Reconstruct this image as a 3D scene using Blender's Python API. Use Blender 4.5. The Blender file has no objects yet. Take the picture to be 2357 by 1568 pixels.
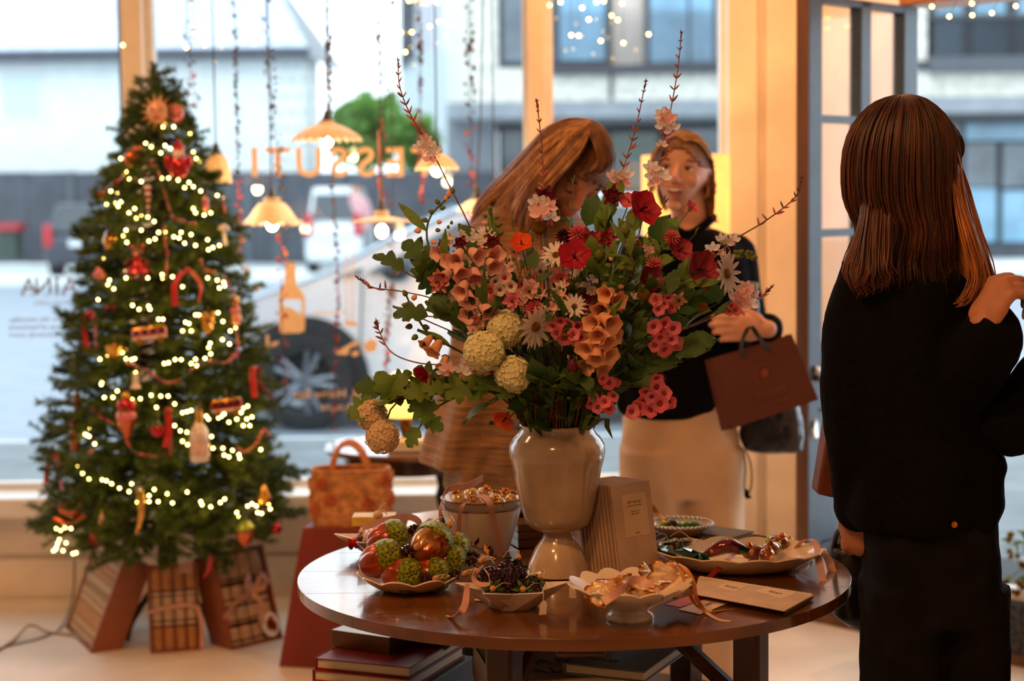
import bpy, bmesh, math, random
import numpy as np
from math import sin, cos, pi, radians, atan, hypot, sqrt
from mathutils import Vector as V, Matrix, Euler, Quaternion
from mathutils import noise as mnoise
random.seed(7)
SC = bpy.context.scene
COL = SC.collection
# ---------------------------------------------------------------- camera, sky, lights, exposure
F, CX, CY, CAMZ = 4000.0, 1178.5, 784.0, 1.5
cam = bpy.data.cameras.new('camera')
cam.sensor_width = 36.0
cam.lens = 36.0 * F / 2357.0
cam.clip_end = 400
cam.dof.use_dof = True
cam.dof.focus_distance = 3.32
cam.dof.aperture_fstop = 2.8
CAM = bpy.data.objects.new('camera', cam)
COL.objects.link(CAM)
CROT = Euler((pi / 2 - atan(319 / 4000), 0, 0)).to_matrix() @ Matrix.Rotation(-0.012, 3, 'Z')
CAM.matrix_world = Matrix.Translation((0, 0, CAMZ)) @ CROT.to_4x4()
SC.camera = CAM
world = bpy.data.worlds.new('overcast_sky')
SC.world = world
world.use_nodes = True
wn = world.node_tree.nodes
bg = wn['Background']
bg.inputs[0].default_value = (0.80, 0.915, 1.0, 1)
bg.inputs[1].default_value = 3.0
def area_light(name, loc, target, size, power, col):
 d = bpy.data.lights.new(name, 'AREA')
 d.shape = 'DISK'
 d.size = size
 d.energy = power
 d.color = col
 o = bpy.data.objects.new(name, d)
 o.location = loc
 o.rotation_euler = (V(target) - V(loc)).to_track_quat('-Z', 'Y').to_euler()
 COL.objects.link(o)
 return o
WARM = (1.0, 0.46, 0.175)
area_light('ceiling_lamp_light', (-0.9, 1.9, 3.0), (0.05, 3.45, 1.1), 0.35, 26, WARM)
area_light('ceiling_lamp_light', (-2.2, 4.3, 3.1), (-2.0, 6.2, 0.4), 0.35, 19, WARM)
area_light('ceiling_lamp_light', (0.5, 5.15, 3.1), (1.2, 6.4, 1.6), 0.3, 21, WARM)
area_light('ceiling_lamp_light', (-0.6, 0.6, 3.1), (0, 3.4, 0.9), 0.35, 17, WARM)
vs = SC.view_settings
vs.view_transform = 'Standard'
vs.look = 'None'
vs.exposure = 0.0
vs.gamma = 1.0
vs.use_curve_mapping = False
SC.cycles.max_bounces = 8
SC.cycles.diffuse_bounces = 4
SC.cycles.glossy_bounces = 3
SC.cycles.transmission_bounces = 6
SC.cycles.transparent_max_bounces = 12
SC.cycles.caustics_reflective = False
SC.cycles.caustics_refractive = False
SC.cycles.sample_clamp_indirect = 6.0
# ---------------------------------------------------------------- helpers
def W(px, py, y):
 """the point of the place that lies at depth y behind photo pixel (px, py)"""
 d = CROT @ V(((px - CX) / F, -(py - CY) / F, -1.0))
 return V((0, 0, CAMZ)) + d * (y / d.y)
def Wz(px, py, z):
 d = CROT @ V(((px - CX) / F, -(py - CY) / F, -1.0))
 return V((0, 0, CAMZ)) + d * ((z - CAMZ) / d.z)
def lin(c):
 def f(v):
  v /= 255.0
  return v / 12.92 if v <= 0.04045 else ((v + 0.055) / 1.055) ** 2.4
 return (f(c[0]), f(c[1]), f(c[2]), 1)
MATS = {}
def pm(name, col, rough=0.5, metal=0.0, var=0.12, scale=25.0, bump=0.0, bscale=None, coat=0.0, sheen=0.0,
       sss=0.0, emit=None, estr=0.0, trans=0.0, stretch=None, col2=None, spec=None, translucent=0.0):
 """a node material: principled with noise-driven colour variation and optional bump"""
 if name in MATS:
  return MATS[name]
 m = bpy.data.materials.new(name)
 m.use_nodes = True
 nt = m.node_tree
 N, L = nt.nodes, nt.links
 b = N['Principled BSDF']
 tc = N.new('ShaderNodeTexCoord')
 vec = tc.outputs['Object']
 if stretch:
  mp = N.new('ShaderNodeMapping')
  mp.inputs['Scale'].default_value = stretch
  L.new(vec, mp.inputs[0])
  vec = mp.outputs[0]
 nz = N.new('ShaderNodeTexNoise')
 nz.inputs['Scale'].default_value = scale
 nz.inputs['Detail'].default_value = 4
 L.new(vec, nz.inputs['Vector'])
 mx = N.new('ShaderNodeMix')
 mx.data_type = 'RGBA'
 c = lin(col)
 c2 = lin(col2) if col2 else tuple(v * (1 - var * 2) for v in c[:3]) + (1,)
 c1 = c if col2 else tuple(min(1, v * (1 + var)) for v in c[:3]) + (1,)
 mx.inputs[6].default_value = c1
 mx.inputs[7].default_value = c2
 cr = N.new('ShaderNodeMapRange')
 cr.inputs[1].default_value = 0.35
 cr.inputs[2].default_value = 0.65
 L.new(nz.outputs[0], cr.inputs[0])
 L.new(cr.outputs[0], mx.inputs[0])
 L.new(mx.outputs[2], b.inputs['Base Color'])
 b.inputs['Roughness'].default_value = rough
 b.inputs['Metallic'].default_value = metal
 if spec is not None:
  b.inputs['Specular IOR Level'].default_value = spec
 if coat:
  b.inputs['Coat Weight'].default_value = coat
  b.inputs['Coat Roughness'].default_value = 0.08
 if sheen:
  b.inputs['Sheen Weight'].default_value = sheen
 if sss:
  b.inputs['Subsurface Weight'].default_value = sss
  b.inputs['Subsurface Radius'].default_value = (0.012, 0.005, 0.003)
  b.inputs['Subsurface Scale'].default_value = 1.0
 if trans:
  b.inputs['Transmission Weight'].default_value = trans
 if emit:
  b.inputs['Emission Color'].default_value = lin(emit)
  b.inputs['Emission Strength'].default_value = estr
 if bump:
  n2 = N.new('ShaderNodeTexNoise')
  n2.inputs['Scale'].default_value = bscale or scale * 2
  n2.inputs['Detail'].default_value = 5
  L.new(vec, n2.inputs['Vector'])
  bp = N.new('ShaderNodeBump')
  bp.inputs['Strength'].default_value = bump
  bp.inputs['Distance'].default_value = 0.01
  L.new(n2.outputs[0], bp.inputs['Height'])
  L.new(bp.outputs[0], b.inputs['Normal'])
 if translucent:
  tl = N.new('ShaderNodeBsdfTranslucent')
  L.new(mx.outputs[2], tl.inputs[0])
  ms = N.new('ShaderNodeMixShader')
  ms.inputs[0].default_value = translucent
  out = N['Material Output']
  L.new(b.outputs[0], ms.inputs[1])
  L.new(tl.outputs[0], ms.inputs[2])
  L.new(ms.outputs[0], out.inputs[0])
 MATS[name] = m
 return m
def pane_mat(name, tint, refl=0.08, rough=0.0):
 if name in MATS:
  return MATS[name]
 m = bpy.data.materials.new(name)
 m.use_nodes = True
 nt = m.node_tree
 N, L = nt.nodes, nt.links
 N.remove(N['Principled BSDF'])
 t = N.new('ShaderNodeBsdfTransparent')
 t.inputs[0].default_value = tint
 g = N.new('ShaderNodeBsdfGlossy')
 g.inputs['Roughness'].default_value = rough
 lw = N.new('ShaderNodeLayerWeight')
 pw = N.new('ShaderNodeMath')
 pw.operation = 'POWER'
 pw.inputs[1].default_value = 4.0
 L.new(lw.outputs['Facing'], pw.inputs[0])
 fr = N.new('ShaderNodeMapRange')
 fr.inputs[3].default_value = refl * 0.4
 fr.inputs[4].default_value = 0.7
 L.new(pw.outputs[0], fr.inputs[0])
 ms = N.new('ShaderNodeMixShader')
 L.new(fr.outputs[0], ms.inputs[0])
 L.new(t.outputs[0], ms.inputs[1])
 L.new(g.outputs[0], ms.inputs[2])
 L.new(ms.outputs[0], N['Material Output'].inputs[0])
 MATS[name] = m
 return m
def glow(name, col, strength):
 if name in MATS:
  return MATS[name]
 m = bpy.data.materials.new(name)
 m.use_nodes = True
 N, L = m.node_tree.nodes, m.node_tree.links
 N.remove(N['Principled BSDF'])
 e = N.new('ShaderNodeEmission')
 e.inputs[0].default_value = lin(col)
 e.inputs[1].default_value = strength
 L.new(e.outputs[0], N['Material Output'].inputs[0])
 MATS[name] = m
 return m
def frame_of(d, up=V((0, 0, 1))):
 """3x3 matrix whose z axis is d"""
 z = V(d).normalized()
 if abs(z.dot(up)) > 0.98:
  up = V((0, 1, 0))
 x = up.cross(z).normalized()
 y = z.cross(x)
 return Matrix((x, y, z)).transposed()
def spline(pts, n):
 """Catmull-Rom through pts, n samples"""
 P = [V(p) for p in pts]
 if len(P) == 2:
  return [P[0].lerp(P[1], i / (n - 1)) for i in range(n)]
 P = [P[0] * 2 - P[1]] + P + [P[-1] * 2 - P[-2]]
 k = len(P) - 3
 out = []
 for i in range(n):
  t = i / (n - 1) * k
  j = min(int(t), k - 1)
  u = t - j
  a, b, c, d = P[j:j + 4]
  out.append(0.5 * ((2 * b) + (c - a) * u + (2 * a - 5 * b + 4 * c - d) * u * u + (3 * b - a - 3 * c + d) * u ** 3))
 return out
def interp(vals, t):
 """piecewise linear list lookup, t in 0..1"""
 if not isinstance(vals, (list, tuple)):
  return vals
 x = t * (len(vals) - 1)
 i = min(int(x), len(vals) - 2) if len(vals) > 1 else 0
 return vals[0] if len(vals) == 1 else vals[i] + (vals[i + 1] - vals[i]) * (x - i)
class MB:
 """collects geometry of ONE mesh object"""
 def __init__(s):
  s.v, s.f = [], []
 def add(s, vs, fs, m=None):
  o = len(s.v)
  s.v.extend((m @ V(p)) if m is not None else V(p) for p in vs)
  s.f.extend(tuple(i + o for i in f) for f in fs)
  return s
 def box(s, c, d, rot=None):
  hx, hy, hz = d[0] / 2, d[1] / 2, d[2] / 2
  vs = [V((x, y, z)) for x in (-hx, hx) for y in (-hy, hy) for z in (-hz, hz)]
  if rot is not None:
   vs = [rot @ p for p in vs]
  c = V(c)
  return s.add([p + c for p in vs], [(0, 1, 3, 2), (4, 6, 7, 5), (0, 4, 5, 1), (2, 3, 7, 6), (0, 2, 6, 4), (1, 5, 7, 3)])
 def bb(s, lo, hi):
  lo, hi = V(lo), V(hi)
  return s.box((lo + hi) / 2, hi - lo)
 def prism(s, poly, off):
  """poly: list of points (planar, convex or not), extruded by vector off"""
  n = len(poly)
  off = V(off)
  vs = [V(p) for p in poly] + [V(p) + off for p in poly]
  return s.add(vs, [tuple(range(n))[::-1], tuple(range(n, 2 * n))] + [(i, (i + 1) % n, n + (i + 1) % n, n + i) for i in range(n)])
 def tube(s, pts, r, n=6, caps=True, flat=None, up=None):
  pts = [V(p) for p in pts]
  k = len(pts)
  vs, fs = [], []
  nx = None
  for i, p in enumerate(pts):
   d = (pts[min(i + 1, k - 1)] - pts[max(i - 1, 0)])
   if d.length < 1e-9:
    d = V((0, 0, 1))
   d.normalize()
   if nx is None:
    nx = frame_of(d, up or V((0, 0, 1))).col[0].copy()
   nx = (nx - d * nx.dot(d))
   if nx.length < 1e-6:
    nx = frame_of(d).col[0].copy()
   nx.normalize()
   ny = d.cross(nx)
   rr = interp(r, i / max(1, k - 1))
   fl = 1 if flat is None else flat
   for j in range(n):
    a = 2 * pi * j / n
    vs.append(p + nx * (cos(a) * rr) + ny * (sin(a) * rr * fl))
  for i in range(k - 1):
   for j in range(n):
    fs.append((i * n + j, i * n + (j + 1) % n, (i + 1) * n + (j + 1) % n, (i + 1) * n + j))
  if caps:
   fs.append(tuple(range(n))[::-1])
   fs.append(tuple((k - 1) * n + j for j in range(n)))
  return s.add(vs, fs)
 def lathe(s, prof, n=32, c=(0, 0, 0), mod=None, m=None, sx=1, sy=1, close=False):
  """prof: (r, z) list; mod(theta, i, r, z) -> (r, z)"""
  vs, fs = [], []
  k = len(prof)
  c = V(c)
  for i, (r, z) in enumerate(prof):
   for j in range(n):
    a = 2 * pi * j / n
    rr, zz = mod(a, i, r, z) if mod else (r, z)
    vs.append(V((cos(a) * rr * sx, sin(a) * rr * sy, zz)) + c)
  for i in range(k - 1):
   for j in range(n):
    fs.append((i * n + j, i * n + (j + 1) % n, (i + 1) * n + (j + 1) % n, (i + 1) * n + j))
  if close:
   for j in range(n):
    fs.append(((k - 1) * n + j, (k - 1) * n + (j + 1) % n, (j + 1) % n, j))
  else:
   if prof[0][0] > 1e-6:
    fs.append(tuple(range(n))[::-1])
   if prof[-1][0] > 1e-6:
    fs.append(tuple((k - 1) * n + j for j in range(n)))
  return s.add(vs, fs, m)
 def ell(s, c, r, n=12, rot=None, disp=None):
  r = (r, r, r) if not isinstance(r, (tuple, list)) else r
  vs, fs = [], []
  h = max(4, n // 2)
  vs.append(V((0, 0, -1)))
  for i in range(1, h):
   t = -pi / 2 + pi * i / h
   for j in range(n):
    a = 2 * pi * j / n
    vs.append(V((cos(t) * cos(a), cos(t) * sin(a), sin(t))))
  vs.append(V((0, 0, 1)))
  for j in range(n):
   fs.append((0, 1 + (j + 1) % n, 1 + j))
  for i in range(h - 2):
   for j in range(n):
    a, b = 1 + i * n + j, 1 + i * n + (j + 1) % n
    fs.append((a, b, b + n, a + n))
  top = len(vs) - 1
  for j in range(n):
   fs.append((top, 1 + (h - 2) * n + j, 1 + (h - 2) * n + (j + 1) % n))
  out = []
  for p in vs:
   k = disp(p) if disp else 1.0
   q = V((p.x * r[0] * k, p.y * r[1] * k, p.z * r[2] * k))
   if rot is not None:
    q = rot @ q
   out.append(q + V(c))
  return s.add(out, fs)
 def grid(s, fn, nu, nv, m=None, closeu=False):
  vs = [V(fn(i / (nu if closeu else nu - 1), j / (nv - 1))) for j in range(nv) for i in range(nu)]
  fs = []
  for j in range(nv - 1):
   for i in range(nu if closeu else nu - 1):
    k = (i + 1) % nu
    fs.append((j * nu + i, j * nu + k, (j + 1) * nu + k, (j + 1) * nu + i))
  return s.add(vs, fs, m)
 def ribbon(s, pts, width, side=None, th=0.0008, twist=0.0):
  """flat band along pts; side: width direction (vector or list)"""
  k = len(pts)
  pts = [V(p) for p in pts]
  vs, fs = [], []
  for i, p in enumerate(pts):
   d = (pts[min(i + 1, k - 1)] - pts[max(i - 1, 0)]).normalized()
   sd = side[i] if isinstance(side, list) else side
   sd = V(sd) if sd is not None else d.cross(V((0, 0, 1)))
   sd = (sd - d * sd.dot(d))
   if sd.length < 1e-5:
    sd = frame_of(d).col[0].copy()
   sd.normalize()
   if twist:
    sd = Quaternion(d, twist * i / (k - 1)) @ sd
   nn = d.cross(sd) * th / 2
   w = interp(width, i / max(1, k - 1)) / 2
   vs += [p - sd * w - nn, p + sd * w - nn, p + sd * w + nn, p - sd * w + nn]
  for i in range(k - 1):
   a = i * 4
   for j in range(4):
    fs.append((a + j, a + (j + 1) % 4, a + 4 + (j + 1) % 4, a + 4 + j))
  fs += [(3, 2, 1, 0), ((k - 1) * 4, (k - 1) * 4 + 1, (k - 1) * 4 + 2, (k - 1) * 4 + 3)]
  return s.add(vs, fs)
 def mesh(s, name, mat, smooth=40):
  me = bpy.data.meshes.new(name)
  me.from_pydata([tuple(p) for p in s.v], [], s.f)
  if mat:
   me.materials.append(mat)
  if smooth:
   me.shade_smooth()
   if smooth < 170:
    me.set_sharp_from_angle(angle=radians(smooth))
  me.update()
  return me
 def build(s, name, mat, parent=None, smooth=40, bevel=0, sub=0, fix=False, world=True):
  if parent is not None and world:
   o = parent
   off = V((0, 0, 0))
   while o is not None:
    off = off + o.location
    o = o.parent
   s.v = [p - off for p in s.v]
  me = s.mesh(name, mat, smooth)
  if fix:
   bm = bmesh.new()
   bm.from_mesh(me)
   bmesh.ops.recalc_face_normals(bm, faces=bm.faces)
   bm.to_mesh(me)
   bm.free()
  o = bpy.data.objects.new(name, me)
  COL.objects.link(o)
  if parent is not None:
   o.parent = parent
  if bevel:
   md = o.modifiers.new('bevel', 'BEVEL')
   md.width = bevel
   md.segments = 2
   md.limit_method = 'ANGLE'
   md.harden_normals = False
  if sub:
   md = o.modifiers.new('sub', 'SUBSURF')
   md.levels = md.render_levels = sub
  return o
def tag(o, label=None, cat=None, group=None, kind=None):
 if label:
  o['label'] = label
 if cat:
  o['category'] = cat
 if group:
  o['group'] = group
 if kind:
  o['kind'] = kind
 return o
def thing(name, label, cat, loc=(0, 0, 0), group=None, rot=None):
 o = bpy.data.objects.new(name, None)
 o.empty_display_size = 0.05
 COL.objects.link(o)
 o.location = loc
 if rot:
  o.rotation_euler = rot
 return tag(o, label, cat, group)
def inst(name, me, parent, m, mat=None):
 """an object that shares mesh me; m is its matrix in the parent's space"""
 o = bpy.data.objects.new(name, me)
 COL.objects.link(o)
 o.parent = parent
 o.matrix_local = m
 if mat is not None:
  o.material_slots[0].link = 'OBJECT'
  o.material_slots[0].material = mat
 return o
def dup(root, loc, rot=None, label=None, scale=None, mats=None):
 """a copy of a thing with copies of its parts and sub-parts"""
 r = root.copy()
 COL.objects.link(r)
 r.location = loc
 if rot is not None:
  r.rotation_euler = rot
 if scale is not None:
  r.scale = (scale, scale, scale)
 if label:
  r['label'] = label
 for ch in list(root.children):
  c = ch.copy()
  COL.objects.link(c)
  c.parent = r
  for g in list(ch.children):
   d = g.copy()
   COL.objects.link(d)
   d.parent = c
 return r
def struct(o, name=None):
 o['kind'] = 'structure'
 return o
def text(name, s, mat, m, size, parent=None, extrude=0.0006, align='CENTER', spacing=1.0, bold=0.0):
 c = bpy.data.curves.new(name, 'FONT')
 c.body = s
 c.size = size
 c.extrude = extrude
 c.offset = bold
 c.align_x = align
 c.align_y = 'CENTER'
 c.space_character = spacing
 c.resolution_u = 3
 c.materials.append(mat)
 o = bpy.data.objects.new(name, c)
 COL.objects.link(o)
 if parent is not None:
  o.parent = parent
 o.matrix_local = m
 TEXTS.append(o)
 return o
TEXTS = []
def finish_texts():
 """turn the lettering curves into meshes"""
 dg = bpy.context.evaluated_depsgraph_get()
 done = []
 for o in TEXTS:
  me = bpy.data.meshes.new_from_object(o.evaluated_get(dg), depsgraph=dg)
  done.append((o, me))
 for o, me in done:
  n = bpy.data.objects.new('tmp', me)
  COL.objects.link(n)
  n.parent = o.parent
  n.matrix_local = o.matrix_local.copy()
  nm = o.name
  bpy.data.objects.remove(o)
  n.name = nm
def TRS(loc, rot=None, sc=1.0):
 m = Matrix.Translation(V(loc))
 if rot is not None:
  m = m @ rot.to_4x4()
 if isinstance(sc, (tuple, list)):
  return m @ Matrix.Diagonal((sc[0], sc[1], sc[2], 1))
 return m @ Matrix.Scale(sc, 4)
rnd = random.uniform
# ---------------------------------------------------------------- the room
YW = 6.64                                  # inner face of the shop-front wall
M_cream = pm('cream_paint', (246, 232, 212), 0.45, var=0.04, scale=6, bump=0.05, bscale=120)
M_white = pm('white_gloss_paint', (240, 236, 228), 0.25, var=0.03)
M_floor = pm('painted_floor', (232, 220, 204), 0.35, var=0.09, scale=2.2, bump=0.08, bscale=60)
M_blue = pm('blue_grey_paint', (72, 88, 104), 0.35, var=0.1, scale=12, bump=0.08, bscale=80)
M_brownwood = pm('stained_door_edge', (104, 66, 36), 0.5, var=0.2, scale=14, stretch=(1, 1, 0.1))
M_glass = pane_mat('clear_glass', (0.97, 0.985, 0.99, 1))
M_stone = pm('bluestone', (62, 66, 70), 0.8, var=0.35, scale=60, bump=0.7, bscale=90)
P_H = V((1.33, 5.78, 0))                   # hinge corner of the splayed doorway
DDIR = V((0.66, -0.75, 0)).normalized()    # along the threshold, towards the camera side
P_E = P_H + DDIR * 1.3                     # far end of the doorway
fl = MB()
poly = [(-4.2, -3.2, 0), (2.35, -3.2, 0), (2.35, P_E.y, 0), (P_E.x, P_E.y, 0), (P_H.x, P_H.y, 0), (1.08, YW, 0), (-4.2, YW, 0)]
fl.prism([V(p) - V((0, 0, 0.1)) for p in poly], (0, 0, 0.1))
struct(fl.build('floor', M_floor, fix=True, smooth=0))
struct(MB().bb((-4.3, -3.3, 3.2), (3.4, YW + 0.3, 3.3)).build('ceiling', M_cream, smooth=0))
struct(MB().bb((-4.3, -3.3, 0), (-4.2, YW + 0.2, 3.2)).build('wall_left', M_cream, smooth=0))
struct(MB().bb((-4.3, -3.3, 0), (2.45, -3.2, 3.2)).build('wall_back', M_cream, smooth=0))
struct(MB().bb((2.35, -3.3, 0), (2.45, P_E.y, 3.2)).build('wall_right', M_cream, smooth=0))
b = MB()                                    # short return from the doorway to the right wall
b.prism([(P_E.x, P_E.y, 0), (2.45, P_E.y, 0), (2.45, P_E.y + 0.1, 0), (P_E.x + .08, P_E.y + 0.1, 0)], (0, 0, 3.2))
struct(b.build('wall_right_return', M_cream, fix=True, smooth=0))
fw = struct(MB().bb((-4.2, YW, 0), (1.08, YW + 0.16, 0.36)).build('wall_front', M_cream, smooth=0))
for x0, x1 in ((-4.15, -2.62), (-2.56, -1.02), (-0.96, 0.58), (0.62, 1.06)):
 MB().bb((x0, YW - 0.018, 0.165), (x1, YW, 0.30)).build('panel', M_cream, fw, bevel=0.004)
MB().bb((-4.2, YW - 0.03, 0.30), (1.08, YW, 0.318)).build('panel_rail', M_cream, fw, bevel=0.004)
sl = struct(MB().bb((-4.2, YW - 0.18, 0.335), (0.82, YW + 0.18, 0.41)).build('window_sill_front', M_white, smooth=0, bevel=0.008))
struct(MB().bb((-4.2, YW - 0.022, 0.0), (1.08, YW - 0.0005, 0.15)).build('baseboard_front', M_cream, bevel=0.004))
struct(MB().bb((-4.2, YW, 2.75), (1.08, YW + 0.16, 3.2)).build('wall_front_upper', M_cream, smooth=0))
def wx(px):
 return (px - CX) / F * YW
pil = MB().bb((wx(1675), YW - 0.06, 0), (wx(1742), YW + 0.16, 3.2))
pil.bb((wx(1742), YW - 0.03, 0), (wx(1760), YW + 0.16, 3.2))
pil.bb((wx(1760), YW - 0.06, 0), (1.085, YW + 0.16, 3.2))
struct(pil.build('wall_front_pilaster', M_cream, bevel=0.006))
struct(MB().bb((wx(299), YW - 0.02, 0.41), (wx(345), YW + 0.1, 2.75)).build('trim_1', M_cream, bevel=0.005))
struct(MB().bb((wx(1221), YW - 0.02, 0.41), (wx(1262), YW + 0.1, 2.75)).build('trim_2', M_cream, bevel=0.005))
spans = [(-4.2, wx(300)), (wx(344), wx(1222)), (wx(1262), wx(1676))]
for k, (a, c) in enumerate(spans):
 w = struct(thing('window_%d' % (k + 1), None, None, ((a + c) / 2, YW + 0.08, 0.41)))
 MB().bb((a, YW + 0.075, 0.41), (c, YW + 0.083, 2.75)).build('pane', M_glass, w, smooth=0)
 fr = MB()
 for lo, hi in (((a, YW + 0.05, 0.41), (c, YW + 0.11, 0.435)), ((a, YW + 0.05, 2.70), (c, YW + 0.11, 2.75))):
  fr.bb(lo, hi)
 fr.bb((a, YW + 0.05, 0.41), (a + 0.03, YW + 0.13, 2.75))
 fr.bb((c - 0.02, YW + 0.05, 0.41), (c, YW + 0.13, 2.75))
 fr.build('window_frame', M_white, w, bevel=0.003)
struct(MB().bb((wx(268), YW + 0.16, 0.2), (wx(299), YW + 0.24, 2.75)).build('trim_3', pm('grey_outer_board', (96, 106, 116), 0.6)))
b = MB()
n_ = V((-0.958, -0.285, 0))
a0 = V((1.08, YW, 0))
a1 = a0.lerp(V((P_H.x, P_H.y, 0)), .9)
b.prism([a0, a1, a1 - n_ * 0.015, a0 - n_ * 0.09 + V((0, .05, 0))], (0, 0, 3.2))
struct(b.build('wall_door_return', M_cream, fix=True, smooth=0))
dn = V((DDIR.y, -DDIR.x, 0))               # into the room
if dn.dot(V((-1, -1, 0))) < 0:
 dn = -dn
def splay(s0, s1, t0, t1, z0, z1):
 q = [P_H + DDIR * s0 + dn * t0, P_H + DDIR * s1 + dn * t0, P_H + DDIR * s1 + dn * t1, P_H + DDIR * s0 + dn * t1]
 return MB().prism([p + V((0, 0, z0)) for p in q], (0, 0, z1 - z0))
struct(splay(-0.02, 1.32, -0.12, 0.02, 2.14, 3.2).build('wall_door_head', M_cream, fix=True, smooth=0))
struct(splay(-0.02, 1.32, -0.14, 0.05, 2.125, 2.175).build('trim_4', pm('amber_timber', (176, 116, 66), 0.4), fix=True, bevel=0.004))
struct(splay(-0.45, 1.45, -0.6, 0.0, 0.0, 0.2).build('floor_step', M_stone, fix=True, bevel=0.01))
struct(splay(0.05, 1.3, -0.10, -0.03, 0.2, 0.235).build('trim_5', M_white, fix=True, bevel=0.004))
struct(splay(-0.45, 1.45, 0.0, 0.012, 0.0, 0.035).build('baseboard_door', M_brownwood, fix=True))
dr = struct(thing('door_1', None, None, (P_H.x, P_H.y, 0.215)))
LATCH = V((0.885, 5.33, 0))
ax = (LATCH - V((P_H.x, P_H.y, 0)))
ax = V((ax.x, ax.y, 0)).normalized()
DW = 0.62
nx = V((-ax.y, ax.x, 0))
H0 = V((P_H.x, P_H.y, 0)) + ax * 0.0
DT = 0.045
def leaf(u0, u1, z0, z1, t0=-DT / 2, t1=DT / 2):
 q = [H0 + ax * u0 + nx * t0, H0 + ax * u1 + nx * t0, H0 + ax * u1 + nx * t1, H0 + ax * u0 + nx * t1]
 return [p + V((0, 0, z0)) for p in q], (0, 0, z1 - z0)
def dz(py):                               # height on the latch edge for a photo row
 return 1.5 + (457 - py) * 5.4 / 4000
rows = [(dz(16), dz(267)), (dz(285), dz(528)), (dz(546), dz(790))]
us = [(0.085, 0.275), (0.335, 0.545)]
f = MB()
f.prism(*leaf(0, us[0][0], 0.215, 2.12))
f.prism(*leaf(us[1][1], DW - 0.004, 0.215, 2.12))
f.prism(*leaf(us[0][1], us[1][0], rows[2][1], 2.12))
f.prism(*leaf(us[0][0], us[1][1], rows[0][0], 2.12))
f.prism(*leaf(us[0][0], us[1][1], 0.215, 0.42))
f.prism(*leaf(us[0][0], us[1][1], rows[2][1] - 0.13, rows[2][1]))
f.build('door_frame', M_blue, dr, fix=True, bevel=0.004)
for r_ in ((rows[0][1], rows[1][0]), (rows[1][1], rows[2][0])):
 for u0, u1 in us:
  MB().prism(*leaf(u0, u1, r_[1], r_[0], -0.014, 0.014)).build('glazing_bar', M_blue, dr, fix=True)
MB().prism(*leaf(DW - 0.004, DW, 0.215, 2.12)).build('door_edge', M_brownwood, dr, fix=True)
for r_ in rows:
 for u0, u1 in us:
  MB().prism(*leaf(u0, u1, r_[1], r_[0], -0.003, 0.003)).build('pane', M_glass, dr, fix=True, smooth=0)
for z0, z1 in ((0.42, 0.66), (0.66, rows[2][1] - 0.13)):
 MB().prism(*leaf(us[0][0] - .005, us[1][1] + .005, z0, z1, -0.012, 0.012)).build('door_panel', M_blue, dr, fix=True, bevel=0.006)
M_chrome = pm('polished_metal', (210, 208, 200), 0.15, 1.0, var=0.03)
M_brass = pm('aged_brass', (150, 96, 48), 0.25, 1.0, var=0.08)
side = -nx if (-nx).dot(V((0, -1, 0))) > 0 else nx      # the side that faces the camera
def dpt(u, z, t):
 return H0 + ax * u + side * (DT / 2 + t) + V((0, 0, z))
h = MB().tube([dpt(0.585, dz(868), 0.0), dpt(0.585, dz(868), 0.05)], 0.009, 10)
h.tube([dpt(0.585, dz(868), 0.045), dpt(0.53, dz(868), 0.05)], 0.008, 10)
hd = h.build('door_handle', M_brass, dr)
MB().tube([dpt(0.53, dz(868), 0.05), dpt(0.475, dz(868), 0.047)], [0.009, 0.011, 0.008], 10).build('handle_grip', M_chrome, hd)
MB().ell(dpt(0.585, dz(850), 0.008), (0.012, 0.012, 0.016), 12).build('lock_button', M_chrome, dr)
MB().lathe([(0, 0), (0.017, 0.001), (0.014, 0.01), (0, 0.012)], 16, m=TRS(dpt(0.585, dz(985), 0), frame_of(side), (1, 2.0, 1))).build('escutcheon', M_chrome, dr)
MB().prism(*leaf(0.40, 0.56, dz(946) , dz(940), DT / 2 if side.dot(nx) > 0 else -DT / 2 - .004, DT / 2 + .004 if side.dot(nx) > 0 else -DT / 2)).build('letter_slot', pm('dark_slot', (34, 38, 44), 0.5), dr, fix=True)
# ---------------------------------------------------------------- the street outside
M_path = pm('footpath_concrete', (112, 120, 124), 0.8, var=0.1, scale=5, bump=0.2, bscale=60)
M_road = pm('pale_asphalt', (132, 142, 154), 0.55, var=0.06, scale=3, bump=0.1, bscale=200)
M_hw = pm('white_render', (226, 232, 232), 0.8, var=0.03, scale=3)
M_roof = pm('pale_roof_tile', (196, 206, 222), 0.6, var=0.08, scale=4)
M_dgrey = pm('dark_grey_paint', (72, 77, 86), 0.6, var=0.12, scale=2)
M_mgrey = pm('mid_grey_render', (140, 146, 152), 0.7, var=0.08, scale=2)
M_frame = pm('charcoal_frame', (58, 60, 66), 0.5, var=0.1)
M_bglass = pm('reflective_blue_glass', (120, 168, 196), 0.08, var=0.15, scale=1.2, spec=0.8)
M_dglass = pm('dim_shop_glass', (88, 102, 112), 0.06, var=0.35, scale=0.8, spec=0.8)
M_pbrick = pm('pale_brick', (222, 220, 208), 0.85, var=0.12, scale=6, bump=0.2, bscale=40)
M_metal = pm('silver_car_paint', (206, 214, 222), 0.25, 0.35, var=0.03, coat=0.6)
M_tyre = pm('tyre_rubber', (24, 26, 30), 0.7, var=0.2)
M_alloy = pm('dark_alloy', (112, 118, 126), 0.35, 0.7, var=0.1)
M_carglass = pm('car_glass', (40, 52, 60), 0.05, var=0.15, scale=2, spec=0.9)
struct(MB().bb((-30, YW + 0.2, -0.1), (30, 10.2, 0.12)).build('footpath', M_path, smooth=0))
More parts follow.
